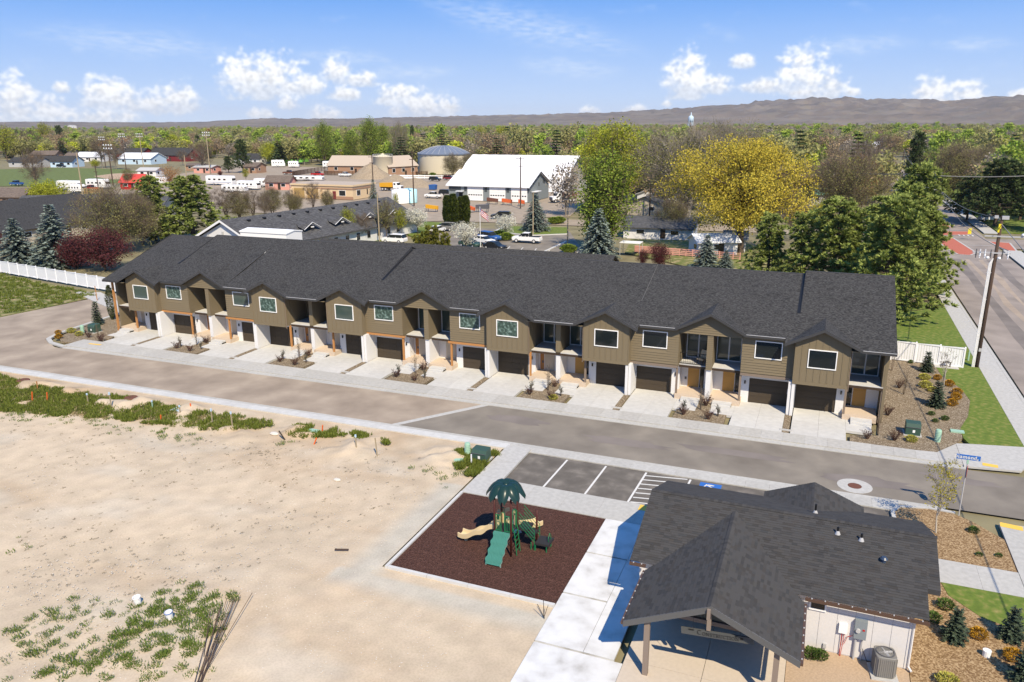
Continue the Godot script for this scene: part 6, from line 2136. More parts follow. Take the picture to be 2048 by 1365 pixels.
	plant(broadleaf("young_bare_tree", {"h": 4.4, "w": 1.7, "low": 0.55, "clumps": 12, "leaves": 8, "size": 0.06, "cols": [Color(0.16, 0.09, 0.06), Color(0.2, 0.12, 0.07)], "twigs": 6, "bark": "bark_pale", "girth": 0.045, "spread": 0.2}), "thin bare young tree in front of the right white fence", "tree", z.x, z.z)


func tuft_mesh(blades: int, h: float, w: float, a: Color, b: Color) -> ArrayMesh:
	var s := Shape.new()
	for k in blades:
		var d := rv(); d.y = absf(d.y) + 0.8; d = d.normalized()
		var o := rv(w * 0.5); o.y = 0.0
		var k2 := R.randf_range(0.7, 1.3)
		var c := a.lerp(b, R.randf())
		var side := d.cross(rv()).normalized() * h * 0.09
		s.leaf(o + d * h * 0.45, d * h * 0.5 * R.randf_range(0.6, 1.2), side, Color(c.r * k2, c.g * k2, c.b * k2))
	var m := s.mesh()
	m.surface_set_material(0, M.leaf)
	return m


func scatter(called: String, label: String, cat: String, m: Mesh, polys: Array, lo: float, hi: float, patchy: float, sd: int, freq := 0.45) -> void:
	var n := FastNoiseLite.new()
	n.seed = sd; n.frequency = freq; n.fractal_octaves = 3
	var spots: Array[Transform3D] = []
	for q in polys:
		var poly := PackedVector2Array(q[0])
		var box := Rect2(poly[0], Vector2.ZERO)
		for p in poly:
			box = box.expand(p)
		for k in q[1]:
			var p := Vector2(R.randf_range(box.position.x, box.end.x), R.randf_range(box.position.y, box.end.y))
			if not Geometry2D.is_point_in_polygon(p, poly):
				continue
			var edge := 9.0
			for j in poly.size():
				edge = minf(edge, p.distance_to(Geometry2D.get_closest_point_to_segment(p, poly[j], poly[(j + 1) % poly.size()])))
			if n.get_noise_2d(p.x, p.y) + minf(0.0, edge - 1.2) * 0.35 < patchy - R.randf() * 0.25:
				continue
			var sz := R.randf_range(lo, hi)
			spots.append(Transform3D(Basis(Vector3.UP, R.randf() * TAU).scaled(Vector3(sz, sz * R.randf_range(0.7, 1.2), sz)), P(p.x, p.y, -0.04 if q.size() < 3 else q[2])))
	var mm := MultiMesh.new()
	mm.transform_format = MultiMesh.TRANSFORM_3D
	mm.mesh = m
	mm.instance_count = spots.size()
	for k in spots.size():
		mm.set_instance_transform(k, spots[k])
	var o := MultiMeshInstance3D.new()
	o.name = named(self, called)
	o.multimesh = mm
	add_child(o, true)
	o.set_meta("kind", "stuff")
	tag(o, label, cat)


func weeds() -> void:
	var green := tuft_mesh(16, 0.34, 0.3, Color(0.11, 0.15, 0.02), Color(0.22, 0.24, 0.06))
	var low := tuft_mesh(16, 0.2, 0.34, Color(0.1, 0.16, 0.03), Color(0.19, 0.24, 0.06))
	var dull := tuft_mesh(10, 0.13, 0.22, Color(0.1, 0.09, 0.05), Color(0.17, 0.14, 0.08))
	var straw := tuft_mesh(14, 0.26, 0.34, Color(0.28, 0.23, 0.11), Color(0.4, 0.33, 0.19))
	var strip1 := [Vector2(-71.30, 45.83), Vector2(-64.68, 44.85), Vector2(-59.13, 44.85), Vector2(-53.70, 45.20), Vector2(-46.42, 44.98), Vector2(-38.93, 45.55), Vector2(-37.67, 44.27), Vector2(-39.92, 42.75), Vector2(-42.39, 41.78), Vector2(-45.64, 41.59), Vector2(-50.10, 40.96), Vector2(-55.84, 39.87), Vector2(-61.41, 38.88)]
	scatter("kerbside_grass", "tall green weeds growing along the kerb of the dirt lot", "weeds", green, [[strip1, 7500], [[Vector2(-36.45, 45.40), Vector2(-32.65, 45.81), Vector2(-31.29, 45.09), Vector2(-33.59, 43.38), Vector2(-35.44, 43.47)], 500], [[Vector2(-31.67, 45.67), Vector2(-28.72, 45.79), Vector2(-27.83, 44.66), Vector2(-29.98, 44.40)], 500], [[Vector2(-22.92, 45.63), Vector2(-20.11, 46.27), Vector2(-19.56, 45.85), Vector2(-19.91, 42.06), Vector2(-21.15, 42.38)], 1500]], 0.6, 1.3, -0.22, 4)
	scatter("dry_grass", "dry straw coloured tufts among the green weeds along the kerb", "grass", straw, [[strip1, 4000]], 0.5, 1.2, -0.1, 41)
	scatter("lot_weeds", "low green weeds scattered in patches over the bare dirt", "weeds", low, [[[Vector2(-29.90, 22.89), Vector2(-28.38, 26.49), Vector2(-25.02, 25.93), Vector2(-23.02, 22.64), Vector2(-24.48, 20.63), Vector2(-26.68, 20.82)], 2600], [[Vector2(-29.45, 17.49), Vector2(-29.76, 20.33), Vector2(-27.87, 23.07), Vector2(-23.45, 19.88)], 2000], [[Vector2(-24.22, 19.57), Vector2(-26.05, 22.19), Vector2(-24.33, 23.46), Vector2(-21.91, 20.49)], 800], [[Vector2(-30.03, 17.26), Vector2(-33.74, 19.92), Vector2(-32.73, 23.33), Vector2(-29.72, 23.62), Vector2(-28.68, 18.96)], 900],
		[[Vector2(-42.18, 25.96), Vector2(-40.05, 26.50), Vector2(-37.17, 24.01), Vector2(-38.65, 23.43)], 140], [[Vector2(-47.29, 41.72), Vector2(-41.82, 41.17), Vector2(-40.11, 39.36), Vector2(-44.55, 39.08)], 260], [[Vector2(-24.77, 41.79), Vector2(-22.49, 43.98), Vector2(-20.68, 42.16), Vector2(-20.47, 39.91), Vector2(-21.81, 39.76)], 420], [[Vector2(-61.43, 39.74), Vector2(-51.84, 41.08), Vector2(-44.66, 41.11), Vector2(-43.16, 39.13), Vector2(-54.10, 38.50), Vector2(-58.73, 37.81)], 600], [[Vector2(-36.95, 43.08), Vector2(-34.28, 43.11), Vector2(-33.28, 40.64), Vector2(-36.06, 41.43)], 120]], 0.4, 1.35, 0.16, 9, 1.3)
	scatter("dry_weeds", "tiny dry weeds dotting the bare dirt lot", "weeds", dull, [[[Vector2(-59.78, 38.56), Vector2(-23.25, 45.50), Vector2(-20.90, 39.37), Vector2(-30.03, 17.26)], 4200], [[Vector2(-30.03, 17.26), Vector2(-45.73, 28.50), Vector2(-25.75, 27.53), Vector2(-19.59, 21.42)], 700], [[Vector2(-39.06, 41.23), Vector2(-32.37, 42.88), Vector2(-29.30, 36.43), Vector2(-35.64, 35.47)], 500]], 0.3, 0.85, 0.14, 15, 0.8)
	var lot_grass := [Vector2(-92, 58), Vector2(-90.5, 75.0), Vector2(-118, 80.5), Vector2(-160, 87), Vector2(-160, 40), Vector2(-100, 50)]
	struct("grassy_lot", sheet(lot_grass, -0.06, 0.1), M.lot_green)
	scatter("lot_grass", "rough green grass in the lot at far left", "grass", green, [[lot_grass, 12000, -0.06]], 0.8, 1.6, -0.12, 19)
	var chip := Shape.new()
	chip.ball(Vector3(0, 0.01, 0), Vector3(0.026, 0.014, 0.02), 6)
	var cm := chip.mesh()
	cm.surface_set_material(0, M.stone)
	scatter("gravel_on_dirt", "pale pebbles scattered over the bare dirt lot", "gravel", cm, [[[Vector2(-59.78, 38.56), Vector2(-27.87, 43.69), Vector2(-20.90, 39.37), Vector2(-19.78, 30.39), Vector2(-30.03, 17.26)], 9000], [[Vector2(-30.03, 17.26), Vector2(-40.09, 24.46), Vector2(-20.97, 29.42), Vector2(-12.08, 28.13), Vector2(-12.66, 24.18)], 3000]], 0.5, 1.5, -0.1, 25)

# A house with a pitched roof: ridge along x (or along z when turned), parts wall, roof slopes, windows, door.
func house(called: String, label: String, cat: String, at: Vector3, turn: float, w: float, d: float, hw: float, rise: float, wall: Material, roof: Material, o := {}) -> Node3D:
	var t := thing(called, label, cat, at, turn, o.get("group", ""))
	var s := Shape.new()
	s.prism(PackedVector2Array([Vector2(-d / 2, -0.3), Vector2(d / 2, -0.3), Vector2(d / 2, hw), Vector2(0, hw + rise), Vector2(-d / 2, hw)]), -w / 2, w / 2)
	s.moved(0, Transform3D(Basis(Vector3(0, 0, 1), Vector3.UP, Vector3(-1, 0, 0)), Vector3.ZERO))
	obj("wall", s, wall, t)
	var ov: float = o.get("eave", 0.5)
	var k := rise / (d / 2)
	var rf := part("roof", t)
	for sg in [-1.0, 1.0]:
		s = Shape.new()
		var y0 := hw - k * ov
		var A := Vector3(-w / 2 - ov, y0 + 0.12, sg * (d / 2 + ov)); var B := Vector3(w / 2 + ov, y0 + 0.12, sg * (d / 2 + ov))
		var C := Vector3(w / 2 + ov, hw + rise + 0.12, 0); var D := Vector3(-w / 2 - ov, hw + rise + 0.12, 0)
		var len := Vector2(d / 2 + ov, rise + k * ov).length()
		s.quad_uv(A, B, C, D, Vector2(0, 0), Vector2(w, 0), Vector2(w, len), Vector2(0, len))
		var dn := Vector3(0, -0.18, 0)
		s.quad_uv(A + dn, B + dn, B, A, Vector2.ZERO, Vector2.ZERO, Vector2.ZERO, Vector2.ZERO)
		s.quad_uv(B + dn, C + dn, C, B, Vector2.ZERO, Vector2.ZERO, Vector2.ZERO, Vector2.ZERO)
		s.quad_uv(D + dn, A + dn, A, D, Vector2.ZERO, Vector2.ZERO, Vector2.ZERO, Vector2.ZERO)
		s.quad_uv(A + dn, D + dn, C + dn, B + dn, Vector2.ZERO, Vector2.ZERO, Vector2.ZERO, Vector2.ZERO)
		obj("roof_slope", s, roof, rf)
	var n: int = o.get("windows", 3)
	for sg in [-1.0, 1.0]:
		for j in n:
			var x := -w / 2 + w * (j + 0.5) / n
			opening(t, "window", Vector3(x, hw * 0.56, sg * d / 2), 0.0 if sg > 0 else PI, minf(1.5, w / n * 0.5), hw * 0.36)
	for sg in [-1.0, 1.0]:
		opening(t, "window", Vector3(sg * w / 2, hw * 0.56, d * 0.2), sg * PI / 2, 1.3, hw * 0.36)
	if o.get("door", true):
		var s2 := Shape.new()
		s2.cbox(Vector3(w * 0.08, 1.05, d / 2 + 0.03), Vector3(1.0, 2.1, 0.06))
		obj("door", s2, M.dark_brown, t)
	if o.get("garage", false):
		var s2 := Shape.new()
		s2.cbox(Vector3(w / 2 + 0.03, 1.15, -d * 0.12), Vector3(0.06, 2.2, d * 0.45))
		obj("garage_door", s2, M.trim_white, t)
	if o.get("chimney", false):
		var s2 := Shape.new()
		s2.cbox(Vector3(w * 0.2, hw + rise * 0.9, d * 0.1), Vector3(0.7, 1.8, 0.7))
		obj("chimney", s2, M.tan_brick, rf)
	return t


func opening(t: Node, called: String, at: Vector3, turn: float, w: float, h: float) -> void:
	var p := part(called, t, at, turn)
	var s := Shape.new()
	s.cbox(Vector3(0, 0, 0.02), Vector3(w + 0.2, h + 0.2, 0.06))
	obj("frame", s, M.trim_white, p)
	s = Shape.new()
	s.cbox(Vector3(0, 0, 0.045), Vector3(w, h, 0.05))
	obj("pane", s, M.glass_dark, p)


func cone(a: Vector2, k: float) -> Vector2:
	return a * k


# Vehicles: bodies drawn from a side outline with rounded edges, x forward.
func vehicle(kind: String, label: String, cat: String, at: Vector3, turn: float, body: Material) -> Node3D:
	var t := thing(kind, label, cat, at, turn)
	var len := 4.6; var w := 1.8; var r := 0.33
	var low := PackedVector2Array(); var cab := PackedVector2Array(); var wheels := [1.4, -1.4]
	match kind:
		"pickup":
			len = 5.7; w = 1.95; r = 0.39
			low = PackedVector2Array([Vector2(-2.85, 0.5), Vector2(2.75, 0.45), Vector2(2.85, 0.75), Vector2(2.75, 1.05), Vector2(1.5, 1.18), Vector2(-2.8, 1.18), Vector2(-2.85, 0.9)])
			cab = PackedVector2Array([Vector2(-0.9, 1.17), Vector2(1.55, 1.17), Vector2(0.75, 1.85), Vector2(-0.7, 1.88)])
			wheels = [1.85, -1.75]
		"suv", "minivan":
			len = 4.9; w = 1.9; r = 0.36
			low = PackedVector2Array([Vector2(-2.4, 0.4), Vector2(2.35, 0.38), Vector2(2.45, 0.7), Vector2(2.3, 0.95), Vector2(1.2, 1.08), Vector2(-2.4, 1.1), Vector2(-2.46, 0.8)])
			cab = PackedVector2Array([Vector2(-2.38, 1.09), Vector2(1.3, 1.09), Vector2(0.55, 1.7), Vector2(-2.1, 1.72)])
			wheels = [1.5, -1.45]
		"car":
			low = PackedVector2Array([Vector2(-2.25, 0.36), Vector2(2.25, 0.34), Vector2(2.32, 0.6), Vector2(2.2, 0.78), Vector2(1.1, 0.92), Vector2(-2.2, 0.96), Vector2(-2.3, 0.7)])
			cab = PackedVector2Array([Vector2(-1.9, 0.95), Vector2(1.2, 0.92), Vector2(0.4, 1.42), Vector2(-1.25, 1.42)])
	var s := Shape.new()
	s.prism(low, -w / 2, w / 2, 0.1)
	obj("body", s, body, t)
	s = Shape.new()
	s.prism(cab, -w / 2 + 0.1, w / 2 - 0.1, 0.16)
	obj("windows", s, M.glass_dark, t)
	s = Shape.new()
	var top: float = cab[2].y
	s.prism(PackedVector2Array([Vector2(cab[3].x - 0.02, top - 0.05), Vector2(cab[2].x + 0.02, top - 0.06), Vector2(cab[2].x - 0.06, top + 0.03), Vector2(cab[3].x + 0.1, top + 0.04)]), -w / 2 + 0.2, w / 2 - 0.2, 0.03)
	obj("roof", s, body, t)
	for sg in [-1.0, 1.0]:
		s = Shape.new()
		for x in [cab[3].x + 0.05, (cab[2].x + cab[3].x) / 2, cab[2].x - 0.1]:
			s.bar(Vector3(x + (0.25 if x > cab[2].x - 0.2 else 0.0), low[4].y, sg * (w / 2 - 0.1)), Vector3(x, top, sg * (w / 2 - 0.22)), 0.07)
		obj("pillars", s, body, t)
	if kind == "pickup":
		s = Shape.new()
		s.cbox(Vector3(-1.85, 1.15, 0), Vector3(1.75, 0.1, w - 0.3))
		obj("bed", s, M.black, t)
	wheel_set(t, wheels, w, r)
	for sg in [-1.0, 1.0]:
		s = Shape.new()
		s.cbox(Vector3(len / 2 - 0.12, low[3].y - 0.16, sg * (w / 2 - 0.3)), Vector3(0.2, 0.16, 0.36))
		obj("headlight", s, M.light_grey, t)
		s = Shape.new()
		s.cbox(Vector3(-len / 2 + 0.06, low[5].y - 0.2, sg * (w / 2 - 0.2)), Vector3(0.1, 0.24, 0.22))
		obj("tail_light", s, M.red, t)
	return t


func wheel_set(t: Node, xs: Array, w: float, r: float) -> void:
	for x in xs:
		for sg in [-1.0, 1.0]:
			var p := part("wheel", t, Vector3(x, r, sg * (w / 2 - 0.1)))
			var s := Shape.new()
			s.tube(Vector3(0, 0, -0.11), Vector3(0, 0, 0.11), r, r, 12)
			obj("tyre", s, M.tyre, p)
			s = Shape.new()
			s.tube(Vector3(0, 0, -0.125), Vector3(0, 0, 0.125), r * 0.58, r * 0.58, 10)
			obj("rim", s, M.chrome, p)


func trailer(label: String, at: Vector3, turn: float, len: float, h: float, motor := false) -> void:
	var t := thing("motorhome" if motor else "camper_trailer", label, "motorhome" if motor else "trailer", at, turn)
	var s := Shape.new()
	var f := len / 2
	s.prism(PackedVector2Array([Vector2(-f, 0.55), Vector2(f - 0.1, 0.5), Vector2(f, 1.5), Vector2(f - (0.25 if motor else 0.7), h - 0.1), Vector2(f - 0.9, h), Vector2(-f + 0.2, h), Vector2(-f, h - 0.3)]), -1.2, 1.2, 0.1)
	obj("body", s, M.trim_white, t)
	for sg in [-1.0, 1.0]:
		for k in 4:
			s = Shape.new()
			s.cbox(Vector3(-f + len * (0.15 + k * 0.19), h * 0.62, sg * 1.21), Vector3(len * 0.09, 0.55, 0.03))
			obj("window", s, M.glass_dark, t)
		s = Shape.new()
		s.cbox(Vector3(0, 1.05, sg * 1.205), Vector3(len * 0.94, 0.14, 0.02))
		obj("stripe", s, M.blue if motor else M.light_grey, t)
	s = Shape.new()
	s.cbox(Vector3(f - 0.18, h * 0.6, 0), Vector3(0.3, h * 0.3, 2.0))
	obj("windscreen", s, M.glass_dark, t)
	s = Shape.new()
	s.cbox(Vector3(-len * 0.1, h + 0.1, 0), Vector3(0.8, 0.22, 0.7))
	obj("roof_unit", s, M.light_grey, t)
	wheel_set(t, [f * 0.7, -f * 0.4] if motor else [-0.1, -0.95], 2.4, 0.4)
	if not motor:
		s = Shape.new()
		s.bar(Vector3(f, 0.5, 0.5), Vector3(f + 1.2, 0.5, 0), 0.1); s.bar(Vector3(f, 0.5, -0.5), Vector3(f + 1.2, 0.5, 0), 0.1)
		obj("drawbar", s, M.black, t)


func truck(label: String, at: Vector3, turn: float, cabm: Material, bedm: Material) -> void:
	var t := thing("dump_truck", label, "truck", at, turn)
	var s := Shape.new()
	s.prism(PackedVector2Array([Vector2(1.2, 0.8), Vector2(4.1, 0.7), Vector2(4.2, 1.6), Vector2(2.9, 1.75), Vector2(2.5, 2.75), Vector2(1.2, 2.8)]), -1.15, 1.15, 0.12)
	obj("cab", s, cabm, t)
	s = Shape.new()
	s.cbox(Vector3(2.72, 2.2, 0), Vector3(0.3, 0.75, 1.9)); s.cbox(Vector3(1.9, 2.25, 0), Vector3(0.7, 0.6, 2.33))
	obj("windows", s, M.glass_dark, t)
	s = Shape.new()
	s.prism(PackedVector2Array([Vector2(-4.0, 1.2), Vector2(1.0, 1.2), Vector2(1.0, 2.7), Vector2(-4.0, 2.5)]), -1.25, 1.25, 0.05)
	obj("dump_box", s, bedm, t)
	s = Shape.new()
	s.cbox(Vector3(-0.2, 0.95, 0), Vector3(7.8, 0.3, 1.0))
	obj("frame", s, M.black, t)
	s = Shape.new()
	s.cbox(Vector3(4.18, 1.1, 0), Vector3(0.16, 0.8, 1.6))
	obj("grille", s, M.dark_steel, t)
	wheel_set(t, [3.2, -1.6, -2.8], 2.4, 0.52)


func gable_shop() -> void:
	var t := thing("maintenance_shop", "grey metal shop with white roof and three white overhead doors", "workshop")
	var s0 := -106.0; var s1 := -80.6; var p0 := 211.4; var p1 := 229.0; var hw := 4.5; var hr := 8.2
	var pm := (p0 + p1) / 2
	var s := Shape.new()
	s.prism(PackedVector2Array([Vector2(-p0, 0), Vector2(-p0, hw), Vector2(-pm, hr), Vector2(-p1, hw), Vector2(-p1, 0)]), -s1, -s0)
	s.moved(0, Transform3D(Basis(Vector3(0, 0, 1), Vector3.UP, Vector3(-1, 0, 0)), Vector3.ZERO))
	obj("wall", s, M.shop_grey, t)
	var rf := part("roof", t)
	for q in [[p0 - 0.7, -1], [p1 + 0.7, 1]]:
		s = Shape.new()
		var e: float = q[0]
		s.quad(P(s0 - 0.7, e, hw - 0.1), P(s1 + 0.7, e, hw - 0.1), P(s1 + 0.7, pm, hr + 0.18), P(s0 - 0.7, pm, hr + 0.18))
		s.quad(P(s0 - 0.7, e, hw - 0.35), P(s1 + 0.7, e, hw - 0.35), P(s1 + 0.7, e, hw - 0.1), P(s0 - 0.7, e, hw - 0.1))
		var sl := obj("roof_slope", s, M.metal_white, rf)
		for k in 42:
			var x := s0 - 0.6 + k * (s1 - s0 + 1.2) / 41.0
			s = Shape.new()
			s.bar(P(x, e, hw - 0.07), P(x, pm, hr + 0.21), 0.07)
			obj("seam", s, M.metal_white, sl)
	s = Shape.new()
	for x in [s1 + 0.72]:
		s.quad(P(x, p0 - 0.7, hw - 0.45), P(x, pm, hr - 0.15), P(x, pm, hr + 0.2), P(x, p0 - 0.7, hw - 0.1))
		s.quad(P(x, p1 + 0.7, hw - 0.45), P(x, pm, hr - 0.15), P(x, pm, hr + 0.2), P(x, p1 + 0.7, hw - 0.1))
	obj("rake_trim", s, M.shop_trim, rf)
	for k in 3:
		var x: float = [-97.3, -90.2, -83.4][k]
		var dr := part("overhead_door", t)
		for j in 5:
			s = Shape.new()
			s.box(P(x - 2.5, p0, 0.05 + j * 0.84), P(x + 2.5, p0 - 0.08, 0.87 + j * 0.84))
			obj("door_panel", s, M.trim_white, dr)
		for j in 6:
			s = Shape.new()
			s.cbox(P(x - 1.95 + j * 0.78, p0 - 0.1, 1.75), Vector3(0.45, 0.32, 0.06))
			obj("pane", s, M.glass_dark, dr)
	for k in 5:
		s = Shape.new()
		var x: float = [-103.2, -100.4, -93.8, -86.8, -80.75][k]
		s.box(P(x - (2.6 if k == 0 else 0.5), p0, 2.7), P(x + (1.2 if k == 0 else 0.3), p0 - 0.06, 4.3))
		obj("dark_cladding", s, M.shop_trim, t)
	for q in [P(-102.0, p0 - 0.6, 2.75), P(s1 + 0.7, p0 + 5.0, 2.8)]:
		s = Shape.new()
		s.cbox(q, Vector3(2.2, 0.18, 1.6) if q.x < -90 else Vector3(1.4, 0.18, 4.5))
		obj("canopy", s, M.metal_white, t)
	s = Shape.new()
	s.box(P(-102.6, p0, 0), P(-101.4, p0 - 0.06, 2.2))
	obj("door", s, M.black, t)
	for q in [[p0 + 4.4, 5.2], [p0 + 6.0, 6.2], [p0 + 8.8, 7.0], [p0 + 8.8, 4.6], [p0 + 12.5, 5.2], [p0 + 13.6, 5.0]]:
		s = Shape.new()
		s.cbox(P(s1 + 0.05, q[0], q[1]), Vector3(0.1, 1.0, 0.35))
		obj("wall_lamp", s, M.black, t)
	# fabric storage building behind
	t = thing("fabric_building", "huge white fabric arch storage building behind the grey shop", "storage building")
	var prof := [Vector2(246.0, 0), Vector2(246.2, 4.2), Vector2(247.2, 6.2), Vector2(251.2, 8.9), Vector2(257.0, 11.4), Vector2(262.8, 8.9), Vector2(266.8, 6.2), Vector2(267.8, 4.2), Vector2(268.0, 0)]
	var cov := part("cover", t)
	for b in 9:
		var x0 := -119.0 + b * 4.4; var x1 := x0 + 4.4
		s = Shape.new()
		for k in prof.size() - 1:
			var a: Vector2 = prof[k]; var c: Vector2 = prof[k + 1]
			var sag := Vector2(0.12, -0.14) if k in [1, 2, 3] else Vector2.ZERO
			var xm := (x0 + x1) / 2
			s.quad(P(x0, a.x, a.y), P(xm, a.x + sag.x, a.y + sag.y * 0.6), P(xm, c.x + sag.x, c.y + sag.y * 0.6), P(x0, c.x, c.y))
			s.quad(P(xm, a.x + sag.x, a.y + sag.y * 0.6), P(x1, a.x, a.y), P(x1, c.x, c.y), P(xm, c.x + sag.x, c.y + sag.y * 0.6))
		obj("fabric_panel", s, M.fabric_white, cov)
	s = Shape.new()
	var poly := PackedVector2Array()
	for q in prof:
		poly.append(Vector2(-q.x, q.y))
	s.prism(poly, 0.0, 0.2)
	s.moved(0, Transform3D(Basis(Vector3(0, 0, 1), Vector3.UP, Vector3(-1, 0, 0)), Vector3(-80.6, 0, 0)))
	obj("end_wall", s, M.arch_inside, t)
	s = Shape.new()
	for k in 5:
		s.cbox(P(-79.5, 250.0 + k * 3.4, 1.1 + 0.2 * sin(k * 2.0)), Vector3(1.6, 2.4, 3.3))
	obj("salt_bin_wall", s, M.light_grey, t)


func church() -> void:
	var t := thing("community_hall", "long grey shingled hall with small dormers and white walls behind the townhouses", "hall", P(-90.6, 124.0), -0.1)
	var w := 45.0; var d := 17.0; var hw := 2.9; var rise := 4.1
	var s := Shape.new()
	s.prism(PackedVector2Array([Vector2(-d / 2 + 0.8, 0), Vector2(d / 2 - 0.8, 0), Vector2(d / 2 - 0.8, hw), Vector2(0, hw + rise - 0.5), Vector2(-d / 2 + 0.8, hw)]), -w / 2, w / 2)
	obj("wall", s, M.white_wall, t)
	var rf := part("roof", t)
	for sg in [-1.0, 1.0]:
		s = Shape.new()
		s.quad_uv(Vector3(sg * d / 2, hw, w / 2 + 0.6), Vector3(sg * d / 2, hw, -w / 2 - 0.6), Vector3(0, hw + rise, -w / 2 - 0.6), Vector3(0, hw + rise, w / 2 + 0.6), Vector2(0, 0), Vector2(w, 0), Vector2(w, 9.4), Vector2(0, 9.4))
		s.quad_uv(Vector3(sg * d / 2, hw - 0.3, w / 2 + 0.6), Vector3(sg * d / 2, hw - 0.3, -w / 2 - 0.6), Vector3(sg * d / 2, hw, -w / 2 - 0.6), Vector3(sg * d / 2, hw, w / 2 + 0.6), Vector2(0, 0), Vector2(0, 0), Vector2(0, 0), Vector2(0, 0))
		obj("roof_slope", s, M.grey_roof, rf)
		s = Shape.new()
		s.quad(Vector3(sg * d / 2, hw - 0.35, w / 2 + 0.62), Vector3(0, hw + rise - 0.35, w / 2 + 0.62), Vector3(0, hw + rise + 0.04, w / 2 + 0.62), Vector3(sg * d / 2, hw + 0.04, w / 2 + 0.62))
		obj("rake_board", s, M.trim_white, rf)
	for k in 4:
		var z := 8.5 - k * 8.2
		var dm := part("dormer", rf, Vector3(5.6, 4.3, z))
		for sg in [-1.0, 1.0]:
			s = Shape.new()
			s.quad_uv(Vector3(1.2, 1.15, 0), Vector3(1.2, 0.0, sg * 2.2), Vector3(-0.2, 0.5, sg * 2.2), Vector3(-3.0, 1.15, 0), Vector2(0, 2), Vector2(0, 0), Vector2(1.5, 0), Vector2(4, 2))
			obj("dormer_slope", s, M.grey_roof, dm)
		s = Shape.new()
		s.bar(Vector3(1.22, 1.12, 0), Vector3(1.22, 0.0, 2.2), 0.07); s.bar(Vector3(1.22, 1.12, 0), Vector3(1.22, 0.0, -2.2), 0.07)
		s.bar(Vector3(1.15, 0.3, 0.3), Vector3(1.15, 0.3, -0.3), 0.2)
		obj("dormer_trim", s, M.trim_white, dm)
	for k in 11:
		s = Shape.new()
		s.cbox(Vector3(1.3, hw + rise - 0.5, 18.0 - k * 3.6), Vector3(0.5, 0.3, 0.5))
		obj("roof_vent", s, M.black, rf)
	for k in 9:
		opening(t, "window", Vector3(d / 2 - 0.8, 1.5, 10.0 - k * 3.2), PI / 2, 1.0, 1.3)
	s = Shape.new()
	for x in [-3.5, 0.0, 3.5]:
		s.cbox(Vector3(x, 2.8, w / 2 + 0.15), Vector3(0.25, 4.5 - absf(x) * 0.4, 0.3))
	obj("gable_trim", s, M.light_grey, t)
	house("utility_shed", "low white flat block against the end of the grey shingled hall", "shed", P(-83.0, 101.5), 0.0, 9.0, 4.0, 5.6, 0.3, M.trim_white, M.trim_white, {"windows": 0, "door": false, "eave": 0.1})


func tanks() -> void:
	var t := thing("water_tank", "tall cream steel tank with domed top beside the gravel pile", "tank", P(-182.0, 300.0))
	var s := Shape.new()
	s.lathe([Vector2(4.3, 0), Vector2(4.3, 8.1), Vector2(4.45, 8.2), Vector2(4.2, 8.3), Vector2(0.6, 9.1), Vector2(0.5, 9.5), Vector2(0.0, 9.6)], 36, Vector3.ZERO)
	obj("shell", s, M.tank_cream, t, true)
	s = Shape.new()
	for k in 24:
		var a := TAU * k / 24
		s.tube(Vector3(cos(a) * 4.3, 8.2, sin(a) * 4.3), Vector3(cos(a) * 4.3, 9.2, sin(a) * 4.3), 0.05, 0.05, 3, false)
		s.tube(Vector3(cos(a) * 4.3, 9.2, sin(a) * 4.3), Vector3(cos(a + TAU / 24) * 4.3, 9.2, sin(a + TAU / 24) * 4.3), 0.05, 0.05, 3, false)
	obj("railing", s, M.light_grey, t)
	t = thing("water_tank", "wide cream water reservoir with a blue grey domed roof", "tank", P(-166.0, 327.0))
	s = Shape.new()
	s.lathe([Vector2(11.6, 0), Vector2(11.6, 8.6)], 48, Vector3.ZERO)
	obj("shell", s, M.tank_cream, t, true)
	s = Shape.new()
	s.lathe([Vector2(12.0, 8.3), Vector2(12.0, 8.8), Vector2(9.2, 10.3), Vector2(6.0, 11.5), Vector2(2.8, 12.1), Vector2(0.0, 12.25)], 24, Vector3.ZERO)
	var dome := obj("dome", s, M.tank_blue, t)
	for k in 24:
		var a := TAU * k / 24
		s = Shape.new()
		s.path([Vector3(cos(a) * 11.9, 8.85, sin(a) * 11.9), Vector3(cos(a) * 9.2, 10.34, sin(a) * 9.2), Vector3(cos(a) * 6.0, 11.54, sin(a) * 6.0), Vector3(cos(a) * 2.8, 12.14, sin(a) * 2.8)], 0.07, 4)
		obj("rib", s, M.steel, dome)
	s = Shape.new()
	s.tube(Vector3(-11.9, 0, 2), Vector3(-11.9, 9.2, 2), 0.5, 0.5, 8)
	obj("ladder_cage", s, M.light_grey, t)
	for q in [[Vector3(-115.00, 0.00, -198.48), M.trim_white, "round white water tank beside the blue one near the hall", 2.6], [Vector3(-113.52, 0.00, -200.54), M.aqua, "round pale blue water tank right of the white one", 2.4]]:
		t = thing("water_tank", q[2], "tank", q[0])
		s = Shape.new()
		s.lathe([Vector2(q[3], 0), Vector2(q[3], 3.7), Vector2(q[3] * 0.5, 4.0), Vector2(0.0, 4.05)], 24, Vector3.ZERO)
		obj("shell", s, q[1], t, true)
	t = thing("water_tower", "distant pale water tower standing on legs before the hills", "water tower", P(-331, 1969))
	s = Shape.new()
	s.lathe([Vector2(0, 20), Vector2(5, 22), Vector2(6.5, 26), Vector2(6.5, 32), Vector2(4, 35), Vector2(1.2, 36), Vector2(1.0, 42), Vector2(0, 44)], 16, Vector3.ZERO)
	obj("tank", s, M.pale_blue, t, true)
	for k in 6:
		s = Shape.new()
		var a := TAU * k / 6
		s.tube(Vector3(cos(a) * 8, 0, sin(a) * 8), Vector3(cos(a) * 6, 26, sin(a) * 6), 0.8, 0.6, 5)
		obj("leg", s, M.pale_blue, t)


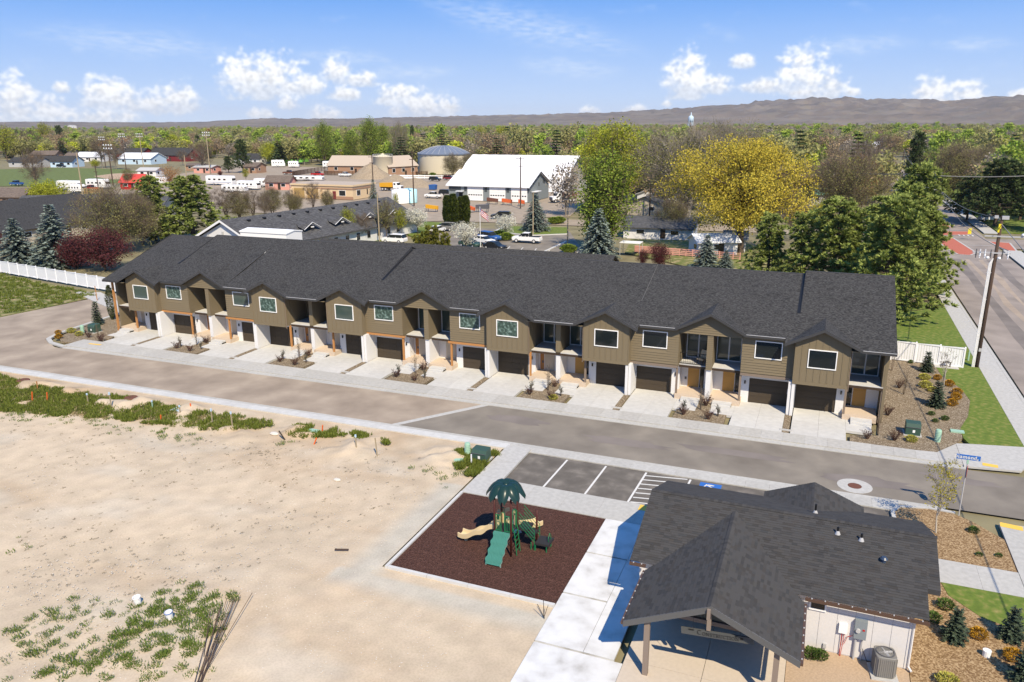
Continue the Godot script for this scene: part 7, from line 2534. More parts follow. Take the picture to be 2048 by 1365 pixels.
func depot() -> void:
	# the flat-roofed cream building
	var t := thing("cream_building", "flat roofed cream building with brown band, two tan garage doors and a red door", "building")
	var a := Vector2(-155.29, 202.50); var s := Shape.new()
	s.box(P(-155.5, 214.0, 0), P(-133.2, 201.5, 3.9))
	obj("wall", s, M.cream, t)
	s = Shape.new()
	s.box(P(-155.8, 214.3, 3.9), P(-132.9, 201.2, 4.35))
	obj("parapet", s, M.cream, t)
	s = Shape.new()
	s.box(P(-155.3, 213.8, 4.36), P(-133.4, 201.7, 4.38))
	obj("flat_roof", s, M.tan_roof, t)
	s = Shape.new()
	s.box(P(-147.0, 201.5, 3.0), P(-133.1, 201.35, 3.35)); s.box(P(-133.2, 213.9, 3.0), P(-133.05, 201.5, 3.35))
	obj("brown_band", s, M.tan_brick, t)
	s = Shape.new()
	s.box(P(-141.5, 201.5, 0.0), P(-133.1, 201.38, 0.9))
	obj("plinth", s, M.tan_brick, t)
	for x in [-152.4, -147.4]:
		var d := part("garage_door", t)
		for k in 4:
			s = Shape.new()
			s.box(P(x - 2.1, 201.5, 0.05 + k * 0.75), P(x + 2.1, 201.4, 0.78 + k * 0.75))
			obj("door_panel", s, M.gold_wood, d)
	for x in [-155.2, -149.9, -144.8]:
		s = Shape.new()
		s.box(P(x - 0.4, 201.5, 0), P(x + 0.4, 200.9, 3.0))
		obj("pier", s, M.cream, t)
	s = Shape.new()
	s.box(P(-140.3, 201.5, 0), P(-139.2, 201.35, 2.4))
	obj("door", s, M.barn_red, t)
	opening(t, "window", P(-136.9, 201.5, 1.9), 0.0, 2.2, 1.5)
	opening(t, "window", P(-133.2, 204.6, 1.9), PI / 2, 1.9, 1.5)
	s = Shape.new()
	s.cbox(P(-133.15, 209.5, 1.9), Vector3(0.1, 1.6, 0.5))
	obj("sign_letters", s, M.dark_brown, t)
	# gravel and earth heaps
	for q in [[Vector3(-180.22, 0.00, -287.03), 10.0, 6.4, "tall brown gravel heap in front of the cream tank"], [Vector3(-156.16, 0.00, -265.62), 8.0, 3.6, "lower end of the brown gravel heap behind the dump truck"], [Vector3(-141.63, 0.00, -255.10), 9.5, 3.2, "wide low gravel heap right of the dump truck"]]:
		s = Shape.new()
		var n := FastNoiseLite.new()
		n.seed = 3; n.frequency = 0.25
		var rows := []
		for i in 9:
			var line := []
			for j in 25:
				var an := TAU * j / 24
				var r: float = q[1] * i / 8.0
				line.append(Vector3(cos(an) * r, q[2] * pow(1.0 - i / 8.0, 0.9) * (1.0 + 0.3 * n.get_noise_2d(cos(an) * r, sin(an) * r)) - 0.2, sin(an) * r * 0.8))
			rows.append(line)
		for i in 8:
			for j in 24:
				s.quad(rows[i][j], rows[i + 1][j], rows[i + 1][j + 1], rows[i][j + 1])
		var o := obj("gravel_heap", s, M.gravel, self, true)
		o.position = q[0]
		tag(o, q[3], "heap")
	truck("yellow dump truck with white cab parked before the gravel heaps", Vector3(-139.75, 0.00, -235.15), 0.0, M.trim_white, M.yellow)
	truck("white truck with red bed parked outside the fabric building", Vector3(-71.72, 0.00, -216.79), -2.3, M.trim_white, M.rust)
	vehicle("pickup", "white pickup parked left of the grey shop", "pickup", Vector3(-113.28, 0.00, -215.39), PI, M.trim_white)
	vehicle("suv", "dark car half hidden behind the white pickup by the shop", "car", Vector3(-114.12, 0.00, -225.93), 0.1, M.paint_dark)
	vehicle("suv", "dark car parked before the white board fence behind the shop", "car", Vector3(-146.37, 0.00, -280.02), 0.0, M.paint_dark)
	vehicle("suv", "dark red car parked near the white board fence", "car", Vector3(-143.55, 0.00, -286.79), 0.0, M.barn_red)
	s = Shape.new()
	s.prism(PackedVector2Array([Vector2(-1.1, 0), Vector2(1.1, 0), Vector2(1.3, 1.5), Vector2(0.6, 1.7), Vector2(-1.3, 1.6)]), -0.9, 0.9, 0.05)
	var o := obj("dumpster", s, M.blue)
	o.position = Vector3(-128.13, 0.00, -243.46)
	tag(o, "blue waste dumpster standing left of the grey shop", "dumpster")
	# snow ploughs and spreaders laid up in the yard
	for q in [[Vector3(-96.10, 0.00, -181.64), M.yellow, "yellow snow plough blade laid up by the yard fence", 4.2, 0.0], [Vector3(-86.00, 0.00, -184.01), M.orange, "orange spreader chute behind the clipped columns", 2.6, 0.2], [Vector3(-83.19, 0.00, -185.01), M.dark_steel, "tilted dark conveyor chute in the shop yard", 4.4, -0.35], [Vector3(-88.88, 0.00, -204.67), M.rust, "rust brown spreader on a stand in the shop yard", 4.0, 0.0], [Vector3(-83.94, 0.00, -203.48), M.orange, "orange spreader on a stand in the middle of the yard", 3.6, 0.0], [Vector3(-84.99, 0.00, -212.13), M.steel, "grey spreader on a stand before the shop doors", 3.8, 0.0], [Vector3(-79.13, 0.00, -202.32), M.orange, "small orange hopper beside the utility pole in the yard", 2.0, 0.0]]:
		var t2 := thing("yard_machine", q[2], "machine", q[0])
		s = Shape.new()
		s.prism(PackedVector2Array([Vector2(-q[3] / 2, 1.0), Vector2(q[3] / 2, 0.7 - q[4]), Vector2(q[3] / 2, 1.8 - q[4] * 2.0), Vector2(-q[3] / 2, 2.2)]), -0.6, 0.6, 0.05)
		t2.scale = Vector3.ONE * 0.8
		obj("hopper", s, q[1], t2)
		for x in [-0.4, 0.4]:
			s = Shape.new()
			s.bar(Vector3(q[3] * x, 0, 0.6), Vector3(q[3] * x, 1.0, 0.6), 0.14); s.bar(Vector3(q[3] * x, 0, -0.6), Vector3(q[3] * x, 1.0, -0.6), 0.14)
			obj("stand", s, M.dark_steel, t2)
	vehicle("suv", "black vehicle parked in the yard behind the white blossom tree", "car", Vector3(-73.21, 0.00, -173.61), PI + 0.2, M.paint_dark)
	board_fence()


func board_fence() -> void:
	for q in [[Vector2(-169.42, 284.30), Vector2(-142.21, 293.27), "white_fence", "white two rail board fence behind the gravel heaps", M.trim_white, 12, 1.6, 2], [Vector2(-220.41, 287.22), Vector2(-234.01, 338.55), "brown_fence", "dark brown board fence round the trailer yard", M.brown_fence, 12, 2.0, 5], [Vector2(-211.02, 297.33), Vector2(-188.58, 297.59), "brown_fence", "brown board fence between the trailers and the cream tank", M.brown_fence, 12, 1.8, 5], [Vector2(-183.31, 299.30), Vector2(-160.63, 324.63), "brown_fence", "brown slatted fence at the foot of the water reservoir", M.brown_fence, 16, 1.4, 4], [Vector2(-230.25, 189.61), Vector2(-227.40, 194.60), "wood_fence", "short new wooden fence beside the red pickup", M.gold_wood, 5, 1.9, 6], [Vector2(-31.24, 135.03), Vector2(-13.07, 133.51), "wood_fence", "low weathered fence behind the right half of the row", M.pink, 16, 1.2, 4]]:
		var t := thing(q[2], q[3], "fence")
		var a: Vector2 = q[0]; var b: Vector2 = q[1]
		for k in q[5] + 1:
			var p := a.lerp(b, float(k) / q[5])
			var s := Shape.new()
			s.cbox(P(p.x, p.y, q[6] / 2), Vector3(0.15, q[6], 0.15))
			obj("post", s, q[4], t)
		for k in q[7]:
			var y: float = q[6] * (k + 0.6) / q[7]
			var s := Shape.new()
			s.bar(P(a.x, a.y, y), P(b.x, b.y, y), q[6] / q[7] * 0.85, 0.06)
			obj("board", s, q[4], t)


func neighbourhood() -> void:
	struct("shop_yard", sheet([Vector2(-132.39, 166.18), Vector2(-99.23, 161.04), Vector2(-87.04, 163.37), Vector2(-59.20, 184.16), Vector2(-68.48, 232.73), Vector2(-86.29, 273.81), Vector2(-154.05, 308.84), Vector2(-195.97, 295.18), Vector2(-189.35, 238.97)], -0.13), M.shop_ground)
	struct("gravel_yard", sheet([Vector2(-214.22, 181.98), Vector2(-132.39, 166.18), Vector2(-195.97, 295.18), Vector2(-236.40, 351.93), Vector2(-313.55, 354.01), Vector2(-257.96, 231.54)], -0.14), M.shop_ground)
	struct("cross_street", sheet([Vector2(-330, 168), Vector2(-80, 177), Vector2(18, 181), Vector2(18, 171), Vector2(-80, 166), Vector2(-330, 158)], -0.11), M.shop_ground)
	struct("car_park", sheet([Vector2(-67.56, 124.51), Vector2(-81.66, 155.57), Vector2(-50.50, 157.27), Vector2(-36.47, 124.75), Vector2(-47.04, 110.97), Vector2(-76.99, 121.01)], -0.1), M.asphalt)
	struct("car_park_lawn", sheet([Vector2(-65.73, 152.53), Vector2(-66.91, 160.94), Vector2(-53.01, 163.26), Vector2(-50.04, 154.16), Vector2(-56.56, 149.39)], 0.0, 0.2), M.lawn)
	struct("car_park_lawn", sheet([Vector2(-80.29, 140.67), Vector2(-87.70, 162.11), Vector2(-79.95, 160.94), Vector2(-77.79, 148.12), Vector2(-74.63, 136.67)], 0.0, 0.2), M.lawn)
	struct("hall_lawn", sheet([Vector2(-88.28, 131.64), Vector2(-85.65, 138.71), Vector2(-74.85, 121.81), Vector2(-77.15, 117.93)], 0.0, 0.2), M.lawn)
	struct("back_lawn", sheet([Vector2(-32.89, 134.41), Vector2(-35.83, 150.97), Vector2(-15.50, 155.61), Vector2(-3.78, 136.98), Vector2(-9.79, 116.47)], -0.05, 0.1), M.lot_green)
	var kerb := setting("kerb")
	for q in [[Vector2(-65.42, 151.81), Vector2(-56.30, 148.70)], [Vector2(-56.30, 148.70), Vector2(-49.81, 153.45)], [Vector2(-65.42, 151.81), Vector2(-66.91, 160.94)], [Vector2(-46.58, 129.32), Vector2(-46.72, 143.38)]]:
		obj("kerb_stone", strip(q[0], q[1], 0.4, 0.06, 0.2), M.concrete, kerb)
	var lines := setting("car_park_markings")
	for k in 7:
		var p := Vector2(-54.85, 134.30) + Vector2(k * 2.75, -0.3 * k)
		obj("stall_line", strip(p, p + Vector2(1.2, -5.0), 0.14, -0.09), M.paint_white, lines)
	struct("sports_field", sheet([Vector2(-302.69, 200.65), Vector2(-271.08, 211.33), Vector2(-264.08, 232.27), Vector2(-295.73, 277.30), Vector2(-339.09, 305.54), Vector2(-388.47, 304.61), Vector2(-410.70, 273.78)], -0.12), M.field_grass)
	struct("infield_dirt", sheet([Vector2(-307.19, 258.95), Vector2(-313.81, 275.31), Vector2(-305.75, 289.87), Vector2(-280.94, 274.65), Vector2(-263.80, 246.97), Vector2(-284.19, 246.43)], -0.1), M.dirt_plain)
	church()
	tanks()
	depot()
	gable_shop()
	# row of low roofs right behind the townhouses
	house("low_row_house", "long single storey house with dark roof right behind the townhouses", "house", P(-47.5, 97.0), 0.0, 44.0, 11.0, 2.9, 2.75, M.beige, M.row_roof, {"windows": 7})
	house("dark_roof_house", "wide house with black shingle roof behind the white fence at far left", "house", P(-158.0, 112.0), PI / 2 + 0.06, 34.0, 24.0, 2.6, 4.6, M.beige, M.row_roof, {"windows": 5})
	house("dark_roof_house", "house with grey black roof behind the bare willow", "house", P(-168, 142), 0.5, 34.0, 15.0, 3.0, 2.5, M.beige, M.grey_roof, {"windows": 4})
	house("brown_house", "small brown house with weathered grey roof at the left edge", "house", Vector3(-218.08, 0.00, -156.07), 0.2, 14.0, 9.0, 2.8, 2.0, M.tan_brick, M.brown_roof, {"windows": 2})
	house("white_house", "white single storey house dappled by tree shade behind the row", "house", P(-31.5, 159.0), 0.06, 13.5, 11.0, 2.1, 1.5, M.white_wall, M.grey_roof, {"windows": 2, "eave": 0.6})
	house("tan_house", "tan house with brown gable and white garage behind the dappled white house", "house", P(-42.5, 198.0), 1.5, 9.0, 9.0, 2.6, 1.7, M.beige, M.grey_roof, {"windows": 2, "garage": true})
	house("white_house", "white house with low arched gable farther behind the tan house", "house", P(-46.0, 224.0), 1.4, 10.0, 8.0, 2.7, 1.5, M.white_wall, M.light_grey, {"windows": 2})
	house("white_shed", "white shed partly hidden by blue spruce behind the row", "shed", Vector3(-18.46, 0.00, -139.79), 0.5, 7.0, 5.0, 2.3, 1.0, M.white_wall, M.metal_white, {"windows": 1})
	house("white_shed", "white wall end of a shed seen under the yellow maple", "shed", Vector3(-15.10, 0.00, -144.02), 0.1, 3.5, 4.0, 2.4, 1.0, M.white_wall, M.light_grey, {"windows": 1})
	house("green_roof_house", "pale house with light green metal roof among trees on the right", "house", Vector3(-5.14, 0.00, -238.67), 0.9, 12.0, 9.0, 2.8, 2.0, M.light_grey, M.green_roof, {"windows": 2})
	house("white_house", "white house with dark roof seen between trees left of the far street", "house", P(29.0, 487.0) + Vector3(-16, 0, 0), 0.1, 12.0, 10.0, 4.5, 3.0, M.white_wall, M.row_roof, {"windows": 2})
	var n := 0
	# houses beyond the field and yard: place, turn, width, depth, wall height, rise, wall, roof, words
	for q in [[Vector3(-390.83, 0.00, -314.13), 0.25, 13.0, 10.0, 3.0, 2.6, "pale_blue", "row_roof", "pale blue house with dark gable roof across the sports field"], [Vector3(-411.67, 0.00, -307.69), 0.1, 20.0, 9.0, 2.8, 2.0, "light_grey", "row_roof", "long grey house with dark roof at the left behind the field"], [Vector3(-415.43, 0.00, -322.85), 0.2, 14.0, 9.0, 2.8, 2.2, "beige", "row_roof", "low house with dark roof left of the pale blue house"], [Vector3(-489.68, 0.00, -379.43), 0.4, 16.0, 11.0, 3.0, 2.4, "tan_brick", "brown_roof", "tan house with brown roof in the second row beyond the field"], [Vector3(-507.08, 0.00, -406.75), 0.3, 15.0, 11.0, 3.2, 2.6, "light_grey", "grey_roof", "grey house with pointed gable in the second row"], [Vector3(-440.20, 0.00, -365.02), 0.3, 18.0, 11.0, 2.8, 2.2, "beige", "brown_roof", "wide tan house behind the pale blue house"], [Vector3(-432.83, 0.00, -367.20), 0.2, 18.0, 12.0, 2.8, 2.6, "white_wall", "metal_white", "house with bright white metal roof beyond the field"],
			[Vector3(-376.41, 0.00, -352.13), 0.15, 22.0, 14.0, 3.2, 2.8, "pale_blue", "metal_white", "pale blue building with white metal roof behind the field lights"], [Vector3(-444.61, 0.00, -408.06), 0.1, 26.0, 13.0, 3.4, 3.2, "barn_red", "row_roof", "dark purple gabled building behind the pale blue building"], [Vector3(-386.15, 0.00, -387.86), 0.05, 30.0, 15.0, 3.6, 4.2, "barn_red", "row_roof", "barn red building with dark roof and white gable vents"], [Vector3(-312.48, 0.00, -371.45), 0.0, 18.0, 10.0, 3.0, 2.6, "white_wall", "row_roof", "white house with dark roof right of the two dark pines"], [Vector3(-302.83, 0.00, -399.10), 0.2, 12.0, 9.0, 3.0, 2.8, "lime_green", "light_grey", "small bright lime green house beside the poplars"], [Vector3(-180.45, 0.00, -307.24), 1.2, 16.0, 12.0, 4.2, 4.0, "tan_brick", "tan_roof", "tan brick house with pale roof right of the cream tank"], [Vector3(-206.59, 0.00, -317.57), 0.15, 24.0, 12.0, 3.6, 4.0, "tan_brick", "tan_roof", "long tan house behind the cream tank"], [Vector3(-228.06, 0.00, -408.86), 0.0, 20.0, 9.0, 3.2, 2.0, "white_wall", "metal_white", "long white house between the two water tanks"],
			[Vector3(-242.47, 0.00, -498.48), 0.0, 26.0, 12.0, 5.0, 2.0, "white_wall", "metal_white", "white warehouse behind the reservoir"], [Vector3(-254.78, 0.00, -672.56), 0.0, 46.0, 12.0, 6.0, 3.0, "pale_blue", "brown_roof", "long pale blue building in the distance above the fabric building"], [Vector3(-209.43, 0.00, -563.47), 0.0, 34.0, 12.0, 5.0, 2.0, "aqua", "pale_blue", "low pale aqua building in front of the long pale blue one"], [Vector3(-115.44, 0.00, -414.60), 0.3, 26.0, 20.0, 6.0, 6.0, "fabric_white", "fabric_white", "second white storage building behind the tall poplar"], [Vector3(-303.71, 0.00, -883.68), 0.0, 60.0, 10.0, 5.0, 2.0, "light_grey", "metal_white", "long low grey shed on the horizon right of centre"], [Vector3(-2295.98, 0.00, -1883.26), 0.0, 20.0, 16.0, 18.0, 2.0, "white_wall", "light_grey", "tall white tower block in the distant left tree belt"],
			[Vector3(-275.59, 0.00, -295.46), 0.1, 10.0, 7.0, 2.6, 0.8, "pink", "light_grey", "open picnic shelter with pale metal roof by the field"], [Vector3(-295.54, 0.00, -310.17), 0.1, 9.0, 6.0, 2.4, 0.8, "tan_brick", "brown_roof", "brown park shelter behind the pale picnic shelter"], [Vector3(-281.63, 0.00, -267.27), 0.2, 9.0, 6.0, 2.6, 1.0, "white_wall", "light_grey", "white dugout shed with grey roof by the infield"], [Vector3(-231.89, 0.00, -212.58), 0.25, 8.0, 6.0, 2.6, 2.4, "red", "red_roof", "small building with bright red roof near the field"], [Vector3(-180.25, 0.00, -227.89), 0.2, 9.0, 5.5, 2.8, 1.8, "pink", "brown_roof", "pinkish shed with brown roof beside the trailers"], [Vector3(-253.53, 0.00, -302.53), 0.1, 7.0, 8.0, 3.0, 1.6, "tan_brick", "brown_roof", "brown brick park building right of the pines"],
			[Vector3(105.00, 0.00, -710.65), 0.3, 18.0, 12.0, 3.5, 2.8, "white_wall", "light_grey", "white house at the far right behind the trees"], [Vector3(90.86, 0.00, -504.49), 0.2, 22.0, 14.0, 3.6, 3.4, "beige", "grey_roof", "house with grey roof at the right edge behind the big pines"], [Vector3(7.83, 0.00, -479.59), 0.5, 14.0, 10.0, 3.0, 2.0, "white_wall", "metal_white", "white roofed house among bare trees right of the maple"], [Vector3(23.68, 0.00, -714.25), 0.2, 20.0, 10.0, 3.4, 2.2, "white_wall", "metal_white", "distant white house left of the far street"], [Vector3(-4.40, 0.00, -319.06), 0.4, 12.0, 9.0, 2.8, 2.0, "white_wall", "metal_white", "white roofed house behind the yellow maple"]]:
		house("house", q[8], "house", q[0], q[1], q[2], q[3], q[4], q[5], M[q[6]], M[q[7]], {"windows": 3 if q[2] > 12 else 2})
	# parked vehicles
	vehicle("pickup", "white pickup in the car park behind the row", "pickup", Vector3(-53.44, 0.00, -139.51), PI, M.trim_white)
	vehicle("minivan", "white minivan parked beside the grey hall", "van", Vector3(-77.16, 0.00, -130.05), PI, M.trim_white)
	vehicle("suv", "bright blue car in the middle of the car park", "car", Vector3(-61.28, 0.00, -139.42), -0.35, M.blue)
	vehicle("car", "white car between the blue and dark cars", "car", Vector3(-60.69, 0.00, -135.46), -0.35, M.trim_white)
	vehicle("car", "dark teal car under the white blossom tree", "car", Vector3(-61.37, 0.00, -130.58), -0.3, M.green_box)
	vehicle("car", "dark blue car right of the flagpole base", "car", Vector3(-55.84, 0.00, -129.49), -0.3, M.paint_dark)
	vehicle("suv", "silver grey SUV left of the blossom tree", "car", Vector3(-75.94, 0.00, -149.65), PI - 0.05, M.ac_grey)
	vehicle("car", "white car peeping out behind the young pine", "car", Vector3(-76.20, 0.00, -146.20), PI / 2, M.trim_white)
	vehicle("suv", "light silver car driving away on the street", "car", Vector3(24.70, 0.00, -252.21), PI / 2 - 0.1, M.chrome)
	vehicle("car", "dark car far down the street", "car", Vector3(29.62, 0.00, -327.82), PI / 2, M.paint_dark)
	vehicle("car", "white car at the kerb under the pines right of the street", "car", Vector3(34.32, 0.00, -207.28), 0.2, M.trim_white)
	vehicle("pickup", "dark blue pickup by the sports field at far left", "pickup", Vector3(-287.71, 0.00, -208.25), PI, M.blue)
	vehicle("pickup", "red pickup beside the white trailers at left", "pickup", Vector3(-240.15, 0.00, -200.76), PI, M.red)
	vehicle("suv", "black car under the pale blue house's carport", "car", Vector3(-385.22, 0.00, -305.62), 0.2, M.paint_dark)
	vehicle("pickup", "red pickup in the gravel yard", "pickup", Vector3(-209.75, 0.00, -290.69), 0.1, M.red)
	vehicle("pickup", "dark red truck beside the orange machine in the gravel yard", "pickup", Vector3(-228.47, 0.00, -295.31), 0.1, M.rust)
	vehicle("pickup", "green truck behind the cream building", "pickup", Vector3(-215.83, 0.00, -318.60), 0.0, M.teal)
	vehicle("pickup", "white truck behind the cream building", "pickup", Vector3(-196.21, 0.00, -291.68), 0.0, M.trim_white)
	trailer("long white motorhome with blue stripe parked by the field", Vector3(-213.98, 0.00, -235.69), 0.05, 12.0, 3.4, true)
	trailer("white camper trailer right of the motorhome", Vector3(-189.70, 0.00, -222.43), 0.05, 8.5, 3.0)
	trailer("white camper trailer beside the pinkish shed", Vector3(-191.61, 0.00, -233.33), 0.05, 8.0, 3.0)
	trailer("low white trailer in front of the motorhome", Vector3(-187.26, 0.00, -212.53), 0.1, 9.0, 2.4)
	trailer("white and blue camper behind the lime bush at left", Vector3(-249.23, 0.00, -199.86), 0.1, 9.5, 3.2)
	trailer("white camper partly behind the red pickup", Vector3(-245.05, 0.00, -208.09), 0.1, 9.0, 3.3)
	trailer("dark fronted white camper below the first one", Vector3(-237.51, 0.00, -193.17), 0.1, 6.0, 2.7)
	trailer("white fifth wheel camper with dark base in the gravel yard", Vector3(-273.56, 0.00, -345.32), 0.6, 7.0, 3.6)
	trailer("white box trailer right of the fifth wheel camper", Vector3(-262.46, 0.00, -343.82), 0.4, 5.5, 3.2)
	trailer("white camper trailer before the poplars", Vector3(-240.78, 0.00, -345.75), 0.1, 8.5, 3.4)
	trailer("long flat white trailer in front of the red machines", Vector3(-197.01, 0.00, -266.11), 0.15, 14.0, 1.8)
	trailer("small white camper among the trees at the orange bush", Vector3(-235.51, 0.00, -228.43), 0.1, 6.0, 2.8)
	# poles and lamps
	for q in [[Vector3(-80.23, 0.00, -129.61), 9.4, "pale lamp pole in front of the hall", "pale_pole"], [Vector3(-55.98, 0.00, -149.60), 8.5, "pale lamp pole on the lawn before the blue spruce", "pale_pole"], [Vector3(-44.58, 0.00, -137.45), 8.6, "pale lamp pole at the right of the car park", "pale_pole"]]:
		var t := thing("lamp_pole", q[2], "lamp pole", q[0])
		var s := Shape.new()
		s.tube(Vector3.ZERO, Vector3(0, q[1], 0), 0.13, 0.1, 8)
		obj("pole", s, M[q[3]], t)
		s = Shape.new()
		s.cbox(Vector3(-0.35, q[1], 0), Vector3(0.7, 0.14, 0.3))
		obj("lamp_head", s, M.dark_steel, t)
	for q in [[Vector3(-107.33, 0.00, -192.33), 15.0, "brown utility pole beside the pale water tanks"], [Vector3(-77.02, 0.00, -196.20), 13.5, "utility pole with crossarms in front of the shop"], [Vector3(-40.87, 0.00, -190.75), 11.0, "brown utility pole between the white houses"], [Vector3(-141.39, 0.00, -226.26), 12.0, "utility pole beside the gravel heap"], [Vector3(-234.03, 0.00, -198.55), 9.0, "short brown pole beside the red pickup"]]:
		var t := thing("utility_pole", q[2], "utility pole", q[0])
		var s := Shape.new()
		s.tube(Vector3.ZERO, Vector3(0, q[1], 0), 0.2, 0.14, 7)
		obj("pole", s, M.pole_wood, t)
		for y in [0.5, 2.4]:
			s = Shape.new()
			s.cbox(Vector3(0, q[1] - y, 0.15), Vector3(2.6 if y < 1.0 else 1.8, 0.16, 0.14))
			obj("crossarm", s, M.pole_wood, t)
	for q in [[Vector3(-224.24, 0.00, -184.00), 15.5, "pale pole of the field lights nearest the camera"], [Vector3(-249.74, 0.00, -218.55), 17.0, "tall dark field light pole left of the red roof"], [Vector3(-325.95, 0.00, -305.07), 20.0, "field light pole in front of the pale blue building"], [Vector3(-331.15, 0.00, -298.92), 20.0, "field light pole beside the bare tree by the infield"], [Vector3(-268.87, 0.00, -289.78), 21.0, "pale field light pole behind the picnic shelter"], [Vector3(-357.15, 0.00, -309.43), 18.0, "field light pole at the far edge of the field"], [Vector3(-234.20, 0.00, -239.49), 12.0, "slim dark pole in front of the shelters"]]:
		var t := thing("floodlight_pole", q[2], "floodlight", q[0])
		var s := Shape.new()
		q[1] *= 0.88
		s.tube(Vector3.ZERO, Vector3(0, q[1], 0), 0.24, 0.15, 7)
		obj("pole", s, M.pale_pole if n % 2 == 0 else M.pole_wood, t)
		n += 1
		if n == 7 or n == 1:
			continue
		s = Shape.new()
		s.cbox(Vector3(0, q[1] - 0.4, 0), Vector3(4.2, 0.1, 0.1)); s.cbox(Vector3(0, q[1] - 1.6, 0), Vector3(4.2, 0.1, 0.1))
		obj("crossarm", s, M.light_grey, t)
		for k in 8:
			s = Shape.new()
			s.ball(Vector3(-1.9 + (k % 4) * 1.27, q[1] - 0.1 - 1.2 * (k / 4), 0.2), Vector3(0.26, 0.26, 0.2), 8)
			obj("lamp", s, M.metal_white, t)
	# flag
	var f := thing("flagpole", "white flagpole flying the stars and stripes in the car park", "flag", Vector3(-58.80, 0.00, -129.63))
	var s := Shape.new()
	s.tube(Vector3.ZERO, Vector3(0, 7.6, 0), 0.06, 0.04, 8)
	obj("pole", s, M.trim_white, f)
	for k in 7:
		s = Shape.new()
		for j in 4:
			var x0 := j * 0.42; var x1 := x0 + 0.42
			var y0 := 7.3 - k * 0.16 - x0 * 0.75; var y1 := 7.3 - k * 0.16 - x1 * 0.75
			s.quad(Vector3(x0, y0 - 0.16, 0.1 * sin(x0 * 4)), Vector3(x1, y1 - 0.16, 0.1 * sin(x1 * 4)), Vector3(x1, y1, 0.1 * sin(x1 * 4)), Vector3(x0, y0, 0.1 * sin(x0 * 4)))
		obj("stripe", s, M.red if k % 2 == 0 else M.trim_white, f)
	s = Shape.new()
	s.quad(Vector3(0.0, 6.75, 0.03), Vector3(0.7, 6.25, 0.06), Vector3(0.7, 6.8, 0.06), Vector3(0.0, 7.32, 0.03))
	obj("canton", s, M.blue, f)
	var can := thing("shade_canopy", "small white flat canopy on posts behind the row", "canopy", Vector3(-31.26, 0.00, -132.15))
	s = Shape.new()
	s.cbox(Vector3(0, 2.2, 0), Vector3(3.6, 0.12, 2.4))
	obj("top", s, M.trim_white, can)
	for q in [[-1.7, 1.1], [1.7, 1.1], [-1.7, -1.1], [1.7, -1.1]]:
		s = Shape.new()
		s.tube(Vector3(q[0], 0, q[1]), Vector3(q[0], 2.2, q[1]), 0.05, 0.05, 5)
		obj("leg", s, M.light_grey, can)

